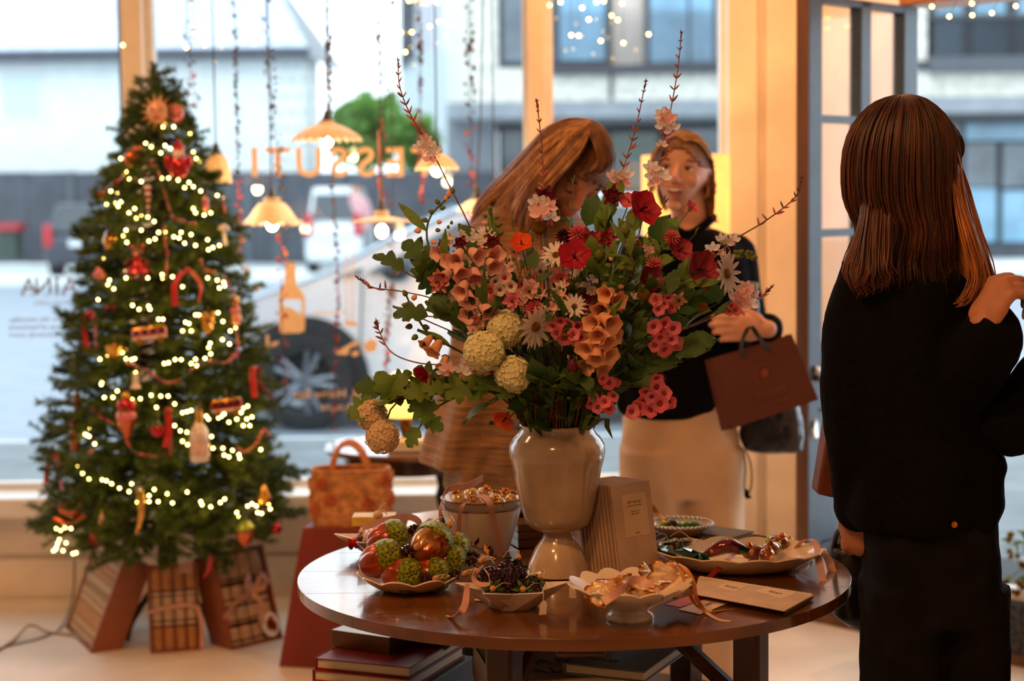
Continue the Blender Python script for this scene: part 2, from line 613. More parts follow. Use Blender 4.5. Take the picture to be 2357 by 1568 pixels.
struct(MB().bb((-30, 10.2, -0.1), (30, 10.34, 0.11)).build('kerb', M_hw, bevel=0.02))
struct(MB().bb((-60, 10.34, -0.12), (60, 33.5, 0.0)).build('road', M_road, smooth=0))
struct(MB().bb((-60, 33.5, -0.1), (60, 90, 0.15)).build('far_footpath', M_hw, smooth=0))
def quad(px0, py0, px1, py1, y, th):
 """axis-aligned slab whose front face covers the pixel box at depth y"""
 a, b_ = W(px0, py0, y), W(px1, py1, y)
 return (min(a.x, b_.x), y, min(a.z, b_.z)), (max(a.x, b_.x), y + th, max(a.z, b_.z))
ho = thing('white_house', 'long white rendered house across the road above a grey fence', 'house', W(200, 600, 39))
MB().bb(*quad(-500, 128, 704, 398, 39, 3)).build('wall', M_hw, ho, smooth=0)
e0, e1 = W(-500, 128, 38.6), W(712, 128, 38.6)
for k in range(13):
 z0, y0 = e0.z + k * 0.27, e0.y + k * 0.33
 xr = e1.x - k * 0.16
 MB().add([(e0.x, y0, z0), (xr, y0, z0), (xr - .16, y0 + .34, z0 + .25), (e0.x, y0 + .34, z0 + .25), (e0.x, y0, z0 - .06), (xr, y0, z0 - .06)],
             [(0, 1, 2, 3), (0, 4, 5, 1)]).build('roof_course', M_roof, ho, smooth=0, fix=False)
MB().add([(e1.x, 38.6, e1.z), (e1.x + .25, 44.6, e1.z), (e1.x - 2.05, 42.9, e1.z + 3.4)], [(0, 1, 2)]).prism(
 [(e1.x, 38.61, e1.z - .02), (e1.x + .3, 44.6, e1.z - .02), (e1.x - 2.0, 42.9, e1.z + 3.3)], (0, .05, -.02)).build('roof_hip', M_mgrey, ho, smooth=0)
MB().bb(*quad(-500, 122, 712, 134, 38.5, 0.14)).build('gutter', M_dgrey, ho, smooth=0)
wf = MB().bb(*quad(-6, 160, 98, 278, 38.95, 0.1)).build('window', M_white, ho)
MB().bb(*quad(0, 167, 91, 268, 38.92, 0.1)).build('pane', pm('pale_blind', (206, 222, 228), 0.6), wf)
for i in range(4):
 for j in range(7):
  c = W(632 + i * 27 + (j % 2) * 12, 150 + j * 36, 38.98)
  MB().box(c, (0.07, 0.06, 0.07), Matrix.Rotation(pi / 4, 3, 'Y')).build('screen_hole', pm('hole_grey', (164, 182, 190), 0.8), ho, smooth=0)
fe = thing('grey_fence', 'dark grey board fence with paler posts under the white house', 'fence', W(300, 600, 38))
for k in range(18):
 x0 = -480 + k * 90
 MB().bb(*quad(x0, 397, x0 + 96, 606, 38 - .02 * (k % 2), 0.08)).build('panel', M_dgrey, fe, smooth=0)
for px in (-300, 152, 558, 625, 770):
 MB().bb(*quad(px, 394, px + 22, 606, 37.9, 0.2)).build('post', pm('post_grey', (88, 94, 102), .7), fe, smooth=0)
bn = thing('wheelie_bin', 'green wheelie bin with a red lid against the grey fence', 'bin', W(22, 600, 36.8))
MB().bb(*quad(-4, 530, 40, 596, 36.8, 0.5)).build('body', pm('bin_green', (52, 70, 62), 0.6), bn, bevel=0.03)
MB().bb(*quad(-8, 514, 44, 532, 36.7, 0.6)).build('lid', pm('bin_red', (168, 46, 54), 0.5), bn, bevel=0.03)
def leaf_crown(name, c, r, n, mat, parent, s=0.16):
 g = MB()
 for _ in range(n):
  d = V((random.gauss(0, 1), random.gauss(0, 1), random.gauss(0, 1))).normalized() * rnd(0.55, 1.0)
  lump = 0.8 + 0.3 * mnoise.noise(d * 2.2)
  p = V((d.x * r[0], d.y * r[1], d.z * r[2])) * lump + V(c)
  m = frame_of((rnd(-1, 1), rnd(-1, 1), rnd(-.2, 1)))
  w = s * rnd(.6, 1.3)
  g.add([p + m @ V((-w, 0, 0)), p + m @ V((0, -w * .6, .03)), p + m @ V((w, 0, 0)), p + m @ V((0, w * .6, .03))], [(0, 1, 2, 3)])
 o = g.build(name, mat, parent, smooth=0)
 o['kind'] = 'stuff'
 return o
M_tree = pm('street_tree_leaf', (124, 168, 84), 0.6, var=0.25, scale=1.5, translucent=0.35)
tr = thing('street_tree', 'bright green bushy tree beyond the fence between two houses', 'tree', W(850, 600, 44))
MB().tube([W(850, 600, 45.5), W(848, 330, 45.5)], [0.16, 0.08], 8).build('trunk', M_brownwood, tr)
leaf_crown('crown', W(850, 300, 45.5), (1.38, 1.1, 1.18), 2600, M_tree, tr)
leaf_crown('crown', W(965, 330, 46), (.6, .6, .9), 900, M_tree, tr)
hb = thing('pale_house', 'pale grey house with a dark gable strip behind the green tree', 'house', W(950, 600, 50))
MB().bb(*quad(920, 120, 1040, 420, 50, 6)).build('wall', pm('pale_blue_render', (196, 208, 216), .8), hb, smooth=0)
MB().prism([W(922, -60, 49.8), W(955, -60, 49.8), W(955, 130, 49.8), W(922, 158, 49.8)], (0, .2, 0)).build('gable_strip', M_dgrey, hb, fix=True, smooth=0)
MB().bb(*quad(955, -60, 1024, 130, 50.2, 6)).build('upper_wall', pm('pale_mauve_render', (206, 210, 220), .8), hb, smooth=0)
bw = thing('boundary_wall', 'long dark grey boundary wall behind the white van', 'wall', W(900, 600, 41))
MB().bb(*quad(690, 404, 1080, 606, 41, 0.3)).build('masonry', M_dgrey, bw, smooth=0)
MB().bb(*quad(686, 398, 1084, 405, 40.95, 0.4)).build('coping', M_mgrey, bw, smooth=0)
ab = thing('apartment_block', 'pale brick apartment block with charcoal windows and a dark ground-floor shopfront', 'building', W(1600, 590, 36))
def part(name, px0, py0, px1, py1, y, th, mat, parent=None):
 return MB().bb(*quad(px0, py0, px1, py1, y, th)).build(name, mat, parent or ab, smooth=0)
part('brick_band', 1078, 158, 2600, 236, 36, 7, M_pbrick)
part('brick_wall', 1078, -300, 1146, 158, 36, 7, M_pbrick)
MB().prism([W(1030, 242, 43), W(1078, 236, 36), W(1078, -300, 36), W(1030, -300, 43)], (0.05, 0.1, 0)).build('brick_side', M_pbrick, ab, fix=True, smooth=0)
part('beige_panel', 1408, -300, 1490, 158, 36.1, 7, pm('beige_panel', (222, 204, 190), .8))
part('brick_pier', 1646, -300, 1720, 158, 36.05, 7, pm('beige_panel', (222, 204, 190), .8))
part('brick_pier', 2080, -300, 2140, 560, 35.9, 7, M_pbrick)
part('brick_wall', 1720, -300, 2080, 158, 36.05, 7, M_pbrick)
part('joint_strip', 1402, 152, 1412, 236, 35.97, 0.1, M_frame)
def awin(px0, py0, px1, py1, y, glass, fw=10, mull=()):
 w = part('window', px0, py0, px1, py1, y, 0.15, M_frame)
 e = [px0 + fw] + list(mull) + [px1 - fw]
 for a, c in zip(e[:-1], e[1:]):
  part('pane', a + 3, py0 + fw, c - 3, py1 - fw - 6, y - 0.04, 0.06, glass, w)
awin(1144, -120, 1290, 156, 36, M_dglass)
awin(1272, -120, 1408, 156, 35.95, M_bglass, 12)
awin(1484, -120, 1652, 156, 35.95, M_bglass, 8, (1586,))
rail = MB()
for k in range(60):
 rail.bb(*quad(1286 + k * 6.2, 20, 1287.2 + k * 6.2, 140, 35.8, 0.04))
rail.build('balusters', M_mgrey, ab)['kind'] = 'stuff'
part('slab_edge', 1270, 150, 2140, 160, 35.8, 0.3, M_frame)
part('soffit', 1030, 236, 2600, 254, 35.6, 7, M_mgrey)
part('grey_wall', 1028, 246, 1146, 606, 38.2, 4, M_mgrey)
part('shop_wall', 1146, 254, 2080, 606, 39, 3, pm('dark_shop_interior', (66, 68, 72), .7))
for a, c, t, bt, g in ((1150, 1212, 285, 480, M_dglass), (1282, 1380, 300, 420, M_dglass), (1400, 1520, 300, 440, pm('dull_green_glass', (82, 98, 90), .1)),
                       (1540, 1660, 290, 420, M_dglass), (1150, 1400, 470, 600, M_dglass), (1420, 1660, 470, 600, M_dglass)):
 w = part('shopfront_window', a, t, c, bt, 38.95, 0.1, M_frame)
 part('pane', a + 6, t + 6, c - 6, bt - 6, 38.9, 0.06, g, w)
part('balcony_recess', 2140, -300, 2600, 135, 37.5, 5, pm('blue_recess', (150, 190, 214), .5))
for px in (2136, 2226, 2326, 2440):
 part('balcony_post', px, -300, px + 16, 135, 35.9, 0.25, M_frame)
for px0, px1 in ((2152, 2226), (2242, 2326), (2342, 2440)):
 part('balcony_glass', px0, 40, px1, 130, 36.0, 0.05, M_bglass)
bal = MB()
for k in range(56):
 bal.bb(*quad(2150 + k * 6, 36, 2151.6 + k * 6, 132, 35.85, 0.05))
bal.build('balusters', M_frame, ab)['kind'] = 'stuff'
part('balcony_rail', 2140, 34, 2600, 40, 35.8, 0.12, M_frame)
part('balcony_slab', 2140, 130, 2600, 158, 35.7, 3, pm('slab_grey', (86, 90, 96), .7))
part('shop_wall', 2140, 254, 2600, 600, 38, 3, M_dgrey)
part('shop_header', 2140, 250, 2600, 272, 36.4, 2, pm('header_brown_grey', (98, 92, 92), .7))
for a, c, t, bt, g in ((2222, 2292, 330, 430, M_dglass), (2222, 2292, 434, 556, M_bglass), (2308, 2420, 330, 430, M_dglass), (2308, 2420, 440, 556, M_bglass),
                       (2222, 2420, 272, 322, M_bglass), (2146, 2208, 275, 556, M_dglass)):
 w = part('shopfront_window', a - 6, t - 5, c + 6, bt + 5, 37.95, 0.1, M_frame)
 part('pane', a, t, c, bt, 37.9, 0.06, g, w)
# ---------------------------------------------------------------- vehicles
def wheel_at(c, r, parent, spokes=10):
 w = MB().lathe([(r * .64, -.1), (r * .7, -.11), (r * .97, -.1), (r, -.06), (r, .06), (r * .97, .1), (r * .7, .11), (r * .64, .1)], 36,
                   m=TRS(c, Matrix.Rotation(pi / 2, 3, 'X')), close=True).build('wheel', M_tyre, parent)
 g = MB()
 for k in range(spokes):
  a = 2 * pi * (k // 2) / (spokes / 2) + (0.18 if k % 2 else -0.18)
  d = V((cos(a), 0, sin(a)))
  g.tube([V(c) + d * r * .1 + V((0, -.07, 0)), V(c) + d * r * .66 + V((0, -.09, 0))], [0.028, 0.02], 6)
 g.lathe([(0, -.1), (r * .14, -.095), (r * .16, -.05), (0, -.05)], 16, m=TRS(c, Matrix.Rotation(pi / 2, 3, 'X')) @ Matrix.Scale(-1, 4, V((0, 0, 1))))
 g.lathe([(r * .62, -.09), (r * .68, -.1), (r * .68, .08), (r * .62, .08)], 32, m=TRS(c, Matrix.Rotation(pi / 2, 3, 'X')), close=True)
 g.build('alloy_rim', M_alloy, w)
 return w
YC = 11.5
X0 = W(702, 880, YC).x
car = thing('silver_car', 'silver car parked at the kerb just outside the shop window', 'car', (X0, YC + .8, 0))
prof = [(-.88, .35), (-.9, .55), (-.86, .70), (-.72, .78), (-.4, .87), (.0, 1.0), (.14, 1.05), (.55, 1.27), (1.0, 1.465), (1.35, 1.54), (1.9, 1.565),
  (2.5, 1.53), (3.0, 1.40), (3.4, 1.15), (3.62, 1.10), (3.7, .9), (3.72, .5), (3.66, .32)]
low = [(-.88, .35), (3.66, .32)]
def body_ring(yy, inset, topdrop):
 out = []
 for x, z in prof:
  k = max(0, (z - 1.0) / .56)
  out.append(V((X0 + x, yy(k), z - topdrop * (z / 1.56) ** 3)))
 return out
bd = MB()
offs = [(0.0, .30), (0.0, .10), (0.012, .02), (.06, 0)]
rings = []
for side_ in (0, 1):
 seq = [(.02, .06), (.0, .02), (.10, 0.0)] if side_ == 0 else [(.10, 0.0), (.0, .02), (.02, .06)]
 for ins, dr_ in seq:
  rings.append([V((X0 + x, YC + (ins + max(0, (z - 1.0)) * .38 if side_ == 0 else 1.75 - ins - max(0, (z - 1.0)) * .38), z - dr_ * max(0, z - .5))) for x, z in prof])
n = len(prof)
flat = [p for r_ in rings for p in r_]
fs = []
for i in range(len(rings) - 1):
 for j in range(n - 1):
  fs.append((i * n + j, i * n + j + 1, (i + 1) * n + j + 1, (i + 1) * n + j))
bd.add(flat, fs)
for off in (0, (len(rings) - 1) * n):
 bd.add([flat[off + j] for j in range(n)], [tuple(range(n))])
bd.build('body', M_metal, car, smooth=50, fix=True)
def cside(pts, name, mat, t=-0.012, th=0.02):
 q = [V((X0 + x, YC + max(0, (z - 1.0)) * .38 + .02 - .02 + t, z)) for x, z in pts]
 return MB().prism(q, (0, th, 0)).build(name, mat, car, fix=True, smooth=0)
cside([(.42, 1.04), (1.02, 1.36), (1.32, 1.44), (1.42, 1.04)], 'side_window', M_carglass)
cside([(1.48, 1.04), (1.40, 1.45), (1.95, 1.475), (2.45, 1.44), (2.45, 1.05)], 'side_window', M_carglass)
cside([(2.52, 1.06), (2.52, 1.43), (2.95, 1.32), (3.2, 1.12)], 'side_window', M_carglass)
cside([(.20, 1.02), (.38, 1.035), (.40, 1.08)], 'quarter_light', M_carglass)
MB().prism([(X0 + .2, YC + .22, 1.075), (X0 + 1.0, YC + .32, 1.472), (X0 + 1.0, YC + 1.43, 1.472), (X0 + .2, YC + 1.53, 1.075)], (-.012, 0, .02)).build('windscreen', pm('sky_toned_windscreen', (150, 170, 182), .05, spec=1.0), car, fix=True, smooth=0)  # pale glass colour stands for the bright sky it mirrors
MB().ell((X0 + .62, YC - .07, 1.06), (.10, .09, .07), 12).build('mirror', pm('black_plastic', (30, 32, 36), .4), car)
M_arch = pm('wheel_arch_black', (28, 30, 34), .8)
for x in (0, 2.75):
 q = [V((X0 + x + .43 * cos(a), YC - .004, .33 + .43 * sin(a))) for a in np.linspace(-.05, pi + .05, 24)]
 MB().prism(q, (0, .05, 0)).build('wheel_arch', M_arch, car, fix=True, smooth=0)
 wheel_at((X0 + x, YC + .04, .325), .325, car)
 wheel_at((X0 + x, YC + 1.65, .325), .325, car)
cside([(-.4, .2), (-.4, .34), (3.2, .34), (3.2, .2)], 'sill', M_arch, .0, .3)
for x in (1.24, 2.3):
 MB().box((X0 + x, YC + -.012, .93), (.2, .03, .03)).build('door_handle', M_chrome, car, bevel=.008)
cside([(1.445, .36), (1.455, .36), (1.455, 1.04), (1.445, 1.04)], 'door_gap', M_arch, -.006, .01)
cside([(.36, .36), (.37, .36), (.40, 1.02), (.39, 1.02)], 'door_gap', M_arch, -.006, .01)
MB().ell((X0 - .74, YC + .12, .70), (.16, .1, .07), 12).build('headlamp', M_chrome, car)
def far_car(name, label, px, y, w, h, mat, tail=True, z=0.15, wide=1.7):
 c = W(px, 600, y)
 t = thing(name, label, 'car', (c.x, y + 1, z))
 o = V((c.x, y, z))
 MB().grid(lambda u, v: o + V(((-.5 + u) * w * (1 if v < .7 else 1), 0.06 * sin(v * 3) + 2.2 * 0, .25 + v * .6)), 8, 6)
 b = MB().bb(o + V((-w / 2, 0, .22)), o + V((w / 2, 3.6, h * .58)))
 b.build('body', mat, t, bevel=.12)
 MB().prism([o + V((-w * .46, .1, h * .56)), o + V((w * .46, .1, h * .56)), o + V((w * .38, .35, h)), o + V((-w * .38, .35, h))], (0, 2.2, 0)).build('cabin', mat, t, fix=True, bevel=.06)
 MB().prism([o + V((-w * .38, .09, h * .62)), o + V((w * .38, .09, h * .62)), o + V((w * .33, .26, h * .92)), o + V((-w * .33, .26, h * .92))], (0, .05, 0)).build('rear_window', M_carglass, t, fix=True)
 for s in (-1, 1):
  MB().box(o + V((s * w * .43, -.0, h * .56)), (.16, .06, .45)).build('tail_light', pm('tail_red', (196, 40, 48), .3), t, bevel=.03)
  MB().lathe([(.2, -.1), (.31, -.1), (.31, .1), (.2, .1)], 20, m=TRS(o + V((s * w * .40, .5, .31)), Matrix.Rotation(pi / 2, 3, 'Y')), close=True).build('wheel', M_tyre, t)
 MB().box(o + V((0, -.03, h * .46)), (.5, .03, .14)).build('number_plate', M_hw, t)
 return t
far_car('hatchback', 'dark hatchback with red tail lights parked by the grey fence', 190, 33.9, 1.55, 1.42, pm('dark_car_paint', (48, 54, 66), .3, coat=.5))
far_car('white_van', 'white van parked by the boundary wall across the road', 768, 33.9, 1.12, 1.68, pm('white_car_paint', (226, 232, 236), .3, coat=.5))
# ---------------------------------------------------------------- the Christmas tree
TY = 5.95
M_needle = pm('pine_needles', (104, 128, 44), 0.5, var=0.3, scale=9, col2=(56, 82, 28))
M_bark = pm('tree_bark', (74, 54, 38), 0.8, var=0.3, scale=30)
SIL = [(165, 8, 356), (225, 38, 357), (290, 66, 360), (330, 86, 366), (420, 118, 370), (520, 158, 376), (600, 178, 374), (740, 204, 374),
       (850, 220, 378), (950, 238, 384), (1050, 268, 386), (1120, 274, 386), (1200, 292, 388), (1262, 200, 386), (1290, 120, 384)]
def sil(py):
 for (a, r0, c0), (b, r1, c1) in zip(SIL[:-1], SIL[1:]):
  if py <= b:
   t = max(0, (py - a) / (b - a))
   return r0 + (r1 - r0) * t, c0 + (c1 - c0) * t
 return SIL[-1][1:]
def tree_pt(px, py, out=0.02):
 """a point on the front of the crown at this place of the tree"""
 r, c = sil(py)
 k = TY / F
 dx = (px - c) * k
 R = r * k
 dep = sqrt(max(0.0, R * R - dx * dx)) * 0.92
 return W(px, py, TY - dep - out)
tree = thing('christmas_tree', 'decorated green Christmas tree standing on the floor before the shop window', 'tree', (W(384, 1290, TY).x, TY, 0))
axis = [W(384, 1290, TY), W(378, 850, TY), W(370, 420, TY), W(357, 175, TY)]
axis[0].z = 0.02
MB().tube(spline(axis, 12), [0.035, 0.03, 0.02, 0.006], 8).build('trunk', M_bark, tree)
def needles(twigs):
 """twigs: list of (base, tip, needle length); returns vertex and face arrays"""
 V_, F_ = [], []
 rng = np.random.default_rng(3)
 for b, t, L in twigs:
  b, t = np.array(b), np.array(t)
  d = t - b
  ln = np.linalg.norm(d)
  d = d / ln
  n = int(34 + ln * 620)
  u = rng.random(n) ** 0.8
  a = rng.normal(size=(n, 3))
  a -= (a @ d)[:, None] * d
  a /= np.linalg.norm(a, axis=1)[:, None]
  dirn = a * rng.uniform(.7, 1.1, (n, 1)) + d * rng.uniform(.45, 1.0, (n, 1))
  dirn /= np.linalg.norm(dirn, axis=1)[:, None]
  p = b + d * (u * ln)[:, None]
  q = p + dirn * (L * rng.uniform(.7, 1.15, (n, 1)))
  w = np.cross(dirn, rng.normal(size=(n, 3)))
  w /= np.linalg.norm(w, axis=1)[:, None]
  w *= 0.0019
  V_.append(np.stack([p - w, p + w, q], 1).reshape(-1, 3))
 v = np.concatenate(V_)
 return v, np.arange(len(v)).reshape(-1, 3)
twigs = []
def zr(py):
 r, c = sil(py)
 k = TY / F
 p = W(c, py, TY)
 return p, r * k
sticks = MB()
for k in range(430):
 py = 215 + (1285 - 215) * (k / 430) ** 0.86 + rnd(-8, 8)
 p, R = zr(py)
 a = k * 2.39996 + rnd(-.3, .3)
 d = V((cos(a), sin(a), 0))
 Rr = R * rnd(.86, 1.06)
 base = p + V((0, 0, .06 + .10 * R))
 tip = p + d * Rr + V((0, 0, rnd(-.02, .03)))
 mid = base.lerp(tip, .55) + V((0, 0, rnd(-.01, .03)))
 pts = spline([base, mid, tip], 7)
 sticks.tube(pts, [.005, .002], 4)
 nt = max(3, int(Rr * 26))
 for j in range(nt):
  u = .28 + .72 * (j + rnd(0, .8)) / nt
  q = pts[min(6, int(u * 6))].lerp(pts[min(6, int(u * 6) + 1)], (u * 6) % 1)
  sd = d.cross(V((0, 0, 1))) * random.choice((-1, 1)) * rnd(.2, .9) + d * rnd(.4, .9) + V((0, 0, rnd(-.35, .55)))
  sd.normalize()
  twigs.append((q, q + sd * rnd(.05, .095) * (0.7 + Rr), rnd(.020, .030)))
 twigs.append((pts[5], tip + d * .02, .026))
for k in range(26):                      # the leader at the top
 u = k / 26
 p = W(357 + 3 * sin(k), 300 - 125 * u, TY)
 a = k * 2.4
 twigs.append((p, p + V((cos(a) * .045 * (1.15 - u), sin(a) * .045 * (1.15 - u), .05)), .022))
for px, py, ex, ey in ((600, 1190, 695, 1178), (600, 1165, 650, 1120), (180, 1190, 90, 1212), (180, 1170, 100, 1190), (170, 1060, 112, 1048), (200, 560, 183, 535), (180, 760, 160, 738), (170, 860, 150, 850)):
 a, b = W(px, py, TY), W(ex, ey, TY - .05)
 for j in range(7):
  q = a.lerp(b, j / 7)
  twigs.append((q, q + (b - a).normalized() * .05 + V((rnd(-.03, .03), rnd(-.03, .03), rnd(-.03, .03))), .026))
v, f = needles([(tuple(a), tuple(b), L) for a, b, L in twigs])
v = v - np.array(tree.location)
me = bpy.data.meshes.new('foliage')
me.from_pydata(v.tolist(), [], f.tolist())
me.materials.append(M_needle)
o = bpy.data.objects.new('foliage', me)
COL.objects.link(o)
o.parent = tree
o['kind'] = 'stuff'
o = sticks.build('branches', M_bark, tree)
o['kind'] = 'stuff'
M_black = pm('black_metal', (22, 22, 24), 0.4)
stc = V((tree.location.x, TY, 0))
for k in range(4):
 a = .5 + k * pi / 2
 d = V((cos(a), sin(a), 0))
 MB().tube(spline([stc + V((0, 0, .22)), stc + d * .06 + V((0, 0, .17)), stc + d * .13 + V((0, 0, .075)), stc + d * .15 + V((0, 0, .012))], 9), 0.012, 8).build('stand_leg', M_black, tree)
MB().tube([stc + V((0, 0, .10)), stc + V((0, 0, .26))], 0.03, 12).build('stand_tube', M_black, tree)
LIGHTS = """375 292 400 292 437 307 335 330 348 338 380 335 370 352 392 342 445 350 452 365 460 372 278 365 292 380 290 395 297 412 325 418 372 410 388 410 410 415 435 420 445 430 425 432
255 440 270 443 240 460 245 470 265 468 272 475 278 465 310 480 297 490 325 495 313 503 340 500 355 510 445 480 450 490 470 495 485 490 500 450 462 440 290 530 283 543 292 558 325 530 343 555 357 550 365 535
380 533 417 535 400 545 412 548 425 560 440 540 450 565 478 552 480 575 490 570 505 565 228 620 252 645 248 655 262 665 226 690 240 595 290 640 325 638 340 640 373 632 375 641 397 637 405 660 420 660 478 640 500 645
505 663 515 650 517 658 305 703 320 712 345 712 342 705 365 735 375 735 420 762 440 762 427 742 435 745 450 725 457 725 487 720 502 720 513 740 530 762 543 755 512 782 528 792 230 827 248 820 280 800 282 812 298 810
290 826 303 828 310 826 378 837 388 835 403 828 417 828 440 837 450 827 472 825 480 800 484 790 485 815 453 842 312 858 233 885 235 880 270 900 240 915 260 915 304 920 323 918 348 910 370 912 387 912 402 930 360 938
207 987 200 1002 196 1000 218 1022 205 1005 402 980 415 992 430 995 420 1016 432 1024 420 950 430 948 440 945 475 958 480 965 503 962 510 958 516 953 555 950 560 940 570 935 545 965 560 980 568 965 575 980 580 960 527 972
487 1005 480 1025 490 1032 513 1032 516 1048 527 1052 535 1037 550 1047 552 1055 600 1035 177 1075 190 1090 205 1103 198 1123 235 1105 245 1107 257 1114 275 1124 297 1132 303 1114 323 1130 316 1157 343 1141 355 1127 343 1155
364 1155 385 1137 397 1158 431 1133 462 1155 465 1162 485 1167 507 1157 517 1149 545 1180 570 1165 580 1160 590 1165 593 1180 602 1182 618 1160 622 1172 550 1190 130 1217 150 1215 163 1217 140 1222 137 1242 133 1250 152 1250
128 1265 130 1260 145 1268 168 1275 175 1273 123 1268"""
nums = [int(x) for x in LIGHTS.split()]
LP = list(zip(nums[::2], nums[1::2]))
M_bulb = glow('fairy_bulb_glow', (255, 214, 112), 34)
M_wire = pm('dark_green_wire', (40, 50, 36), 0.5)
fl_ = thing('fairy_light_string', 'warm white fairy light string wound around the Christmas tree', 'string lights', (tree.location.x, TY, 0.3))
bulb_me = MB().ell((0, 0, 0), .0037, 6).mesh('bulb', M_bulb)
pts = [tree_pt(x, y, .03) for x, y in LP]
for p in pts:
 inst('bulb', bulb_me, fl_, Matrix.Translation(p - fl_.location))
wires = MB()
for a, b in zip(pts[:-1], pts[1:]):
 if (a - b).length < .12:
  wires.tube([a + V((0, .01, .004)), (a + b) / 2 + V((0, .02, -.008)), b + V((0, .01, .004))], .0012, 3, caps=False)
 else:
  wires.tube([a + V((0, .01, .004)), a + V((0, .03, .01))], .0012, 3, caps=False)
wires.build('wire', M_wire, fl_)['kind'] = 'stuff'
# ---------------------------------------------------------------- ornaments on the tree
def om(name, col, rough=.18, metal=.55, **k):
 return pm('ornament_' + name, col, rough, metal, var=.12, scale=40, coat=.6, **k)
O_red, O_gold, O_pink, O_cop = om('red', (190, 26, 28)), om('gold', (226, 168, 66), .2, .9), om('pink', (232, 132, 140), .25, .3), om('copper', (206, 104, 52), .2, .8)
O_white, O_green, O_brown, O_skin = om('white', (236, 222, 200), .3, .1), om('green', (52, 128, 50)), om('brown', (120, 66, 36)), om('skin', (232, 168, 128), .35, .1)
O_blk = om('black', (26, 22, 24), .3, 0)
M_twine = pm('pale_twine', (196, 170, 130), .8)
M_redrib = pm('red_satin_ribbon', (196, 20, 26), .35, sheen=.4, var=.08)
M_pinkrib = pm('blush_satin_ribbon', (226, 172, 150), .42, sheen=.4, var=.05, translucent=.2)
S_ = 0.00138                               # metres per photo pixel at the tree front
def orn(name, label, cat, px, py, out=.05, hang=.05):
 p = tree_pt(px, py, out)
 t = thing(name, label, cat, p, 'ornaments on the Christmas tree')
 if hang:
  MB().tube([V((0, 0, 0)), V((.003, .01, hang))], .0009, 4).build('hanging_loop', M_twine, t, world=False)
 return t
def P(mb, name, mat, t, **k):
 return mb.build(name, mat, t, world=False, **k)
t = orn('sun_face_ornament', 'smiling sun face ornament with gold rays near the tree tip', 'ornament', 362, 258, .06)
P(MB().ell((0, 0, 0), (.034, .02, .04), 16), 'face', O_skin, t)
g = MB()
for k in range(14):
 a = 2 * pi * k / 14
 g.tube([V((cos(a) * .032, .004, sin(a) * .036)), V((cos(a) * .06, .008, sin(a) * .062))], [.008, .001], 5)
P(g, 'rays', O_gold, t)
P(MB().ell((-.012, -.018, .008), (.005, .004, .003), 8).ell((.012, -.018, .008), (.005, .004, .003), 8), 'eyes', O_blk, t)
P(MB().ell((0, -.02, -.004), (.004, .006, .009), 8), 'nose', O_skin, t)
P(MB().ell((0, -.018, -.02), (.011, .004, .004), 8), 'mouth', O_red, t)
t = orn('moon_face_ornament', 'pale pink round face ornament beside the sun face', 'ornament', 405, 262, .04, 0)
P(MB().ell((0, 0, 0), (.028, .02, .03), 14), 'face', O_pink, t)
P(MB().tube([V((.026 * cos(a), 0, .03 * sin(a))) for a in np.linspace(.3, 2.8, 8)], .006, 6), 'curl', O_gold, t)
t = orn('santa_ornament', 'shiny red Santa ornament with a white bearded face', 'ornament', 411, 372, .06)
P(MB().ell((0, 0, -.015), (.036, .028, .042), 16), 'body', O_red, t)
P(MB().ell((0, -.004, .03), (.02, .018, .02), 14), 'head', O_skin, t)
P(MB().ell((0, -.018, .022), (.015, .008, .014), 10), 'beard', O_white, t)
P(MB().lathe([(.022, .04), (.017, .052), (.006, .07), (0, .075)], 12), 'hat', O_red, t)
for s in (-1, 1):
 P(MB().ell((s * .036, -.008, .0), (.011, .011, .024), 10), 'arm', O_red, t)
t = orn('bird_ornament', 'orange and gold bird ornament high on the tree', 'ornament', 303, 366, .05)
P(MB().ell((0, 0, 0), (.028, .018, .03), 14, Matrix.Rotation(.5, 3, 'Y')), 'body', O_cop, t)
P(MB().ell((.018, 0, .03), .015, 12), 'head', O_cop, t)
P(MB().tube([V((.03, 0, .032)), V((.045, 0, .03))], [.005, .001], 6), 'beak', O_gold, t)
P(MB().tube([V((-.015, 0, -.02)), V((-.03, 0, -.06))], [.012, .004], 6, flat=.4), 'tail', O_gold, t)
t = orn('candy_icicle_ornament', 'long thin red and white twisted icicle ornament', 'ornament', 340, 455, .05, .09)
for k in range(9):
 P(MB().lathe([(.0105 - k * .0009, 0), (.012 - k * .001, -.005), (.0105 - k * .001, -.0105)], 10, (0, 0, .04 - k * .0108)), 'twist', O_red if k % 2 else O_white, t)
t = orn('hazelnut_ornament', 'matte gold hazelnut ornament hanging below the red loop', 'ornament', 254, 552, .05)
P(MB().ell((0, 0, -.005), (.026, .022, .034), 14, disp=lambda p: 1 + .12 * max(0, -p.z) * sin(5 * math.atan2(p.y, p.x))), 'shell', O_gold, t)
P(MB().lathe([(.024, .01), (.02, .026), (.006, .034), (0, .036)], 10, mod=lambda a, i, r, z: (r * (1 + .15 * sin(6 * a)), z)), 'cap', O_brown, t)
t = orn('teddy_ornament', 'teddy bear ornament in a red tutu dress', 'ornament', 316, 602, .07, .07)
P(MB().ell((0, 0, .03), (.022, .018, .02), 14), 'head', O_brown, t)
for s in (-1, 1):
 P(MB().ell((s * .018, 0, .048), (.008, .005, .008), 8), 'ear', O_cop, t)
 P(MB().tube([V((s * .02, -.005, .008)), V((s * .04, -.012, -.012))], [.009, .007], 8), 'arm', O_brown, t)
 P(MB().tube([V((s * .012, 0, -.03)), V((s * .014, -.004, -.062))], [.01, .008], 8), 'leg', O_brown, t)
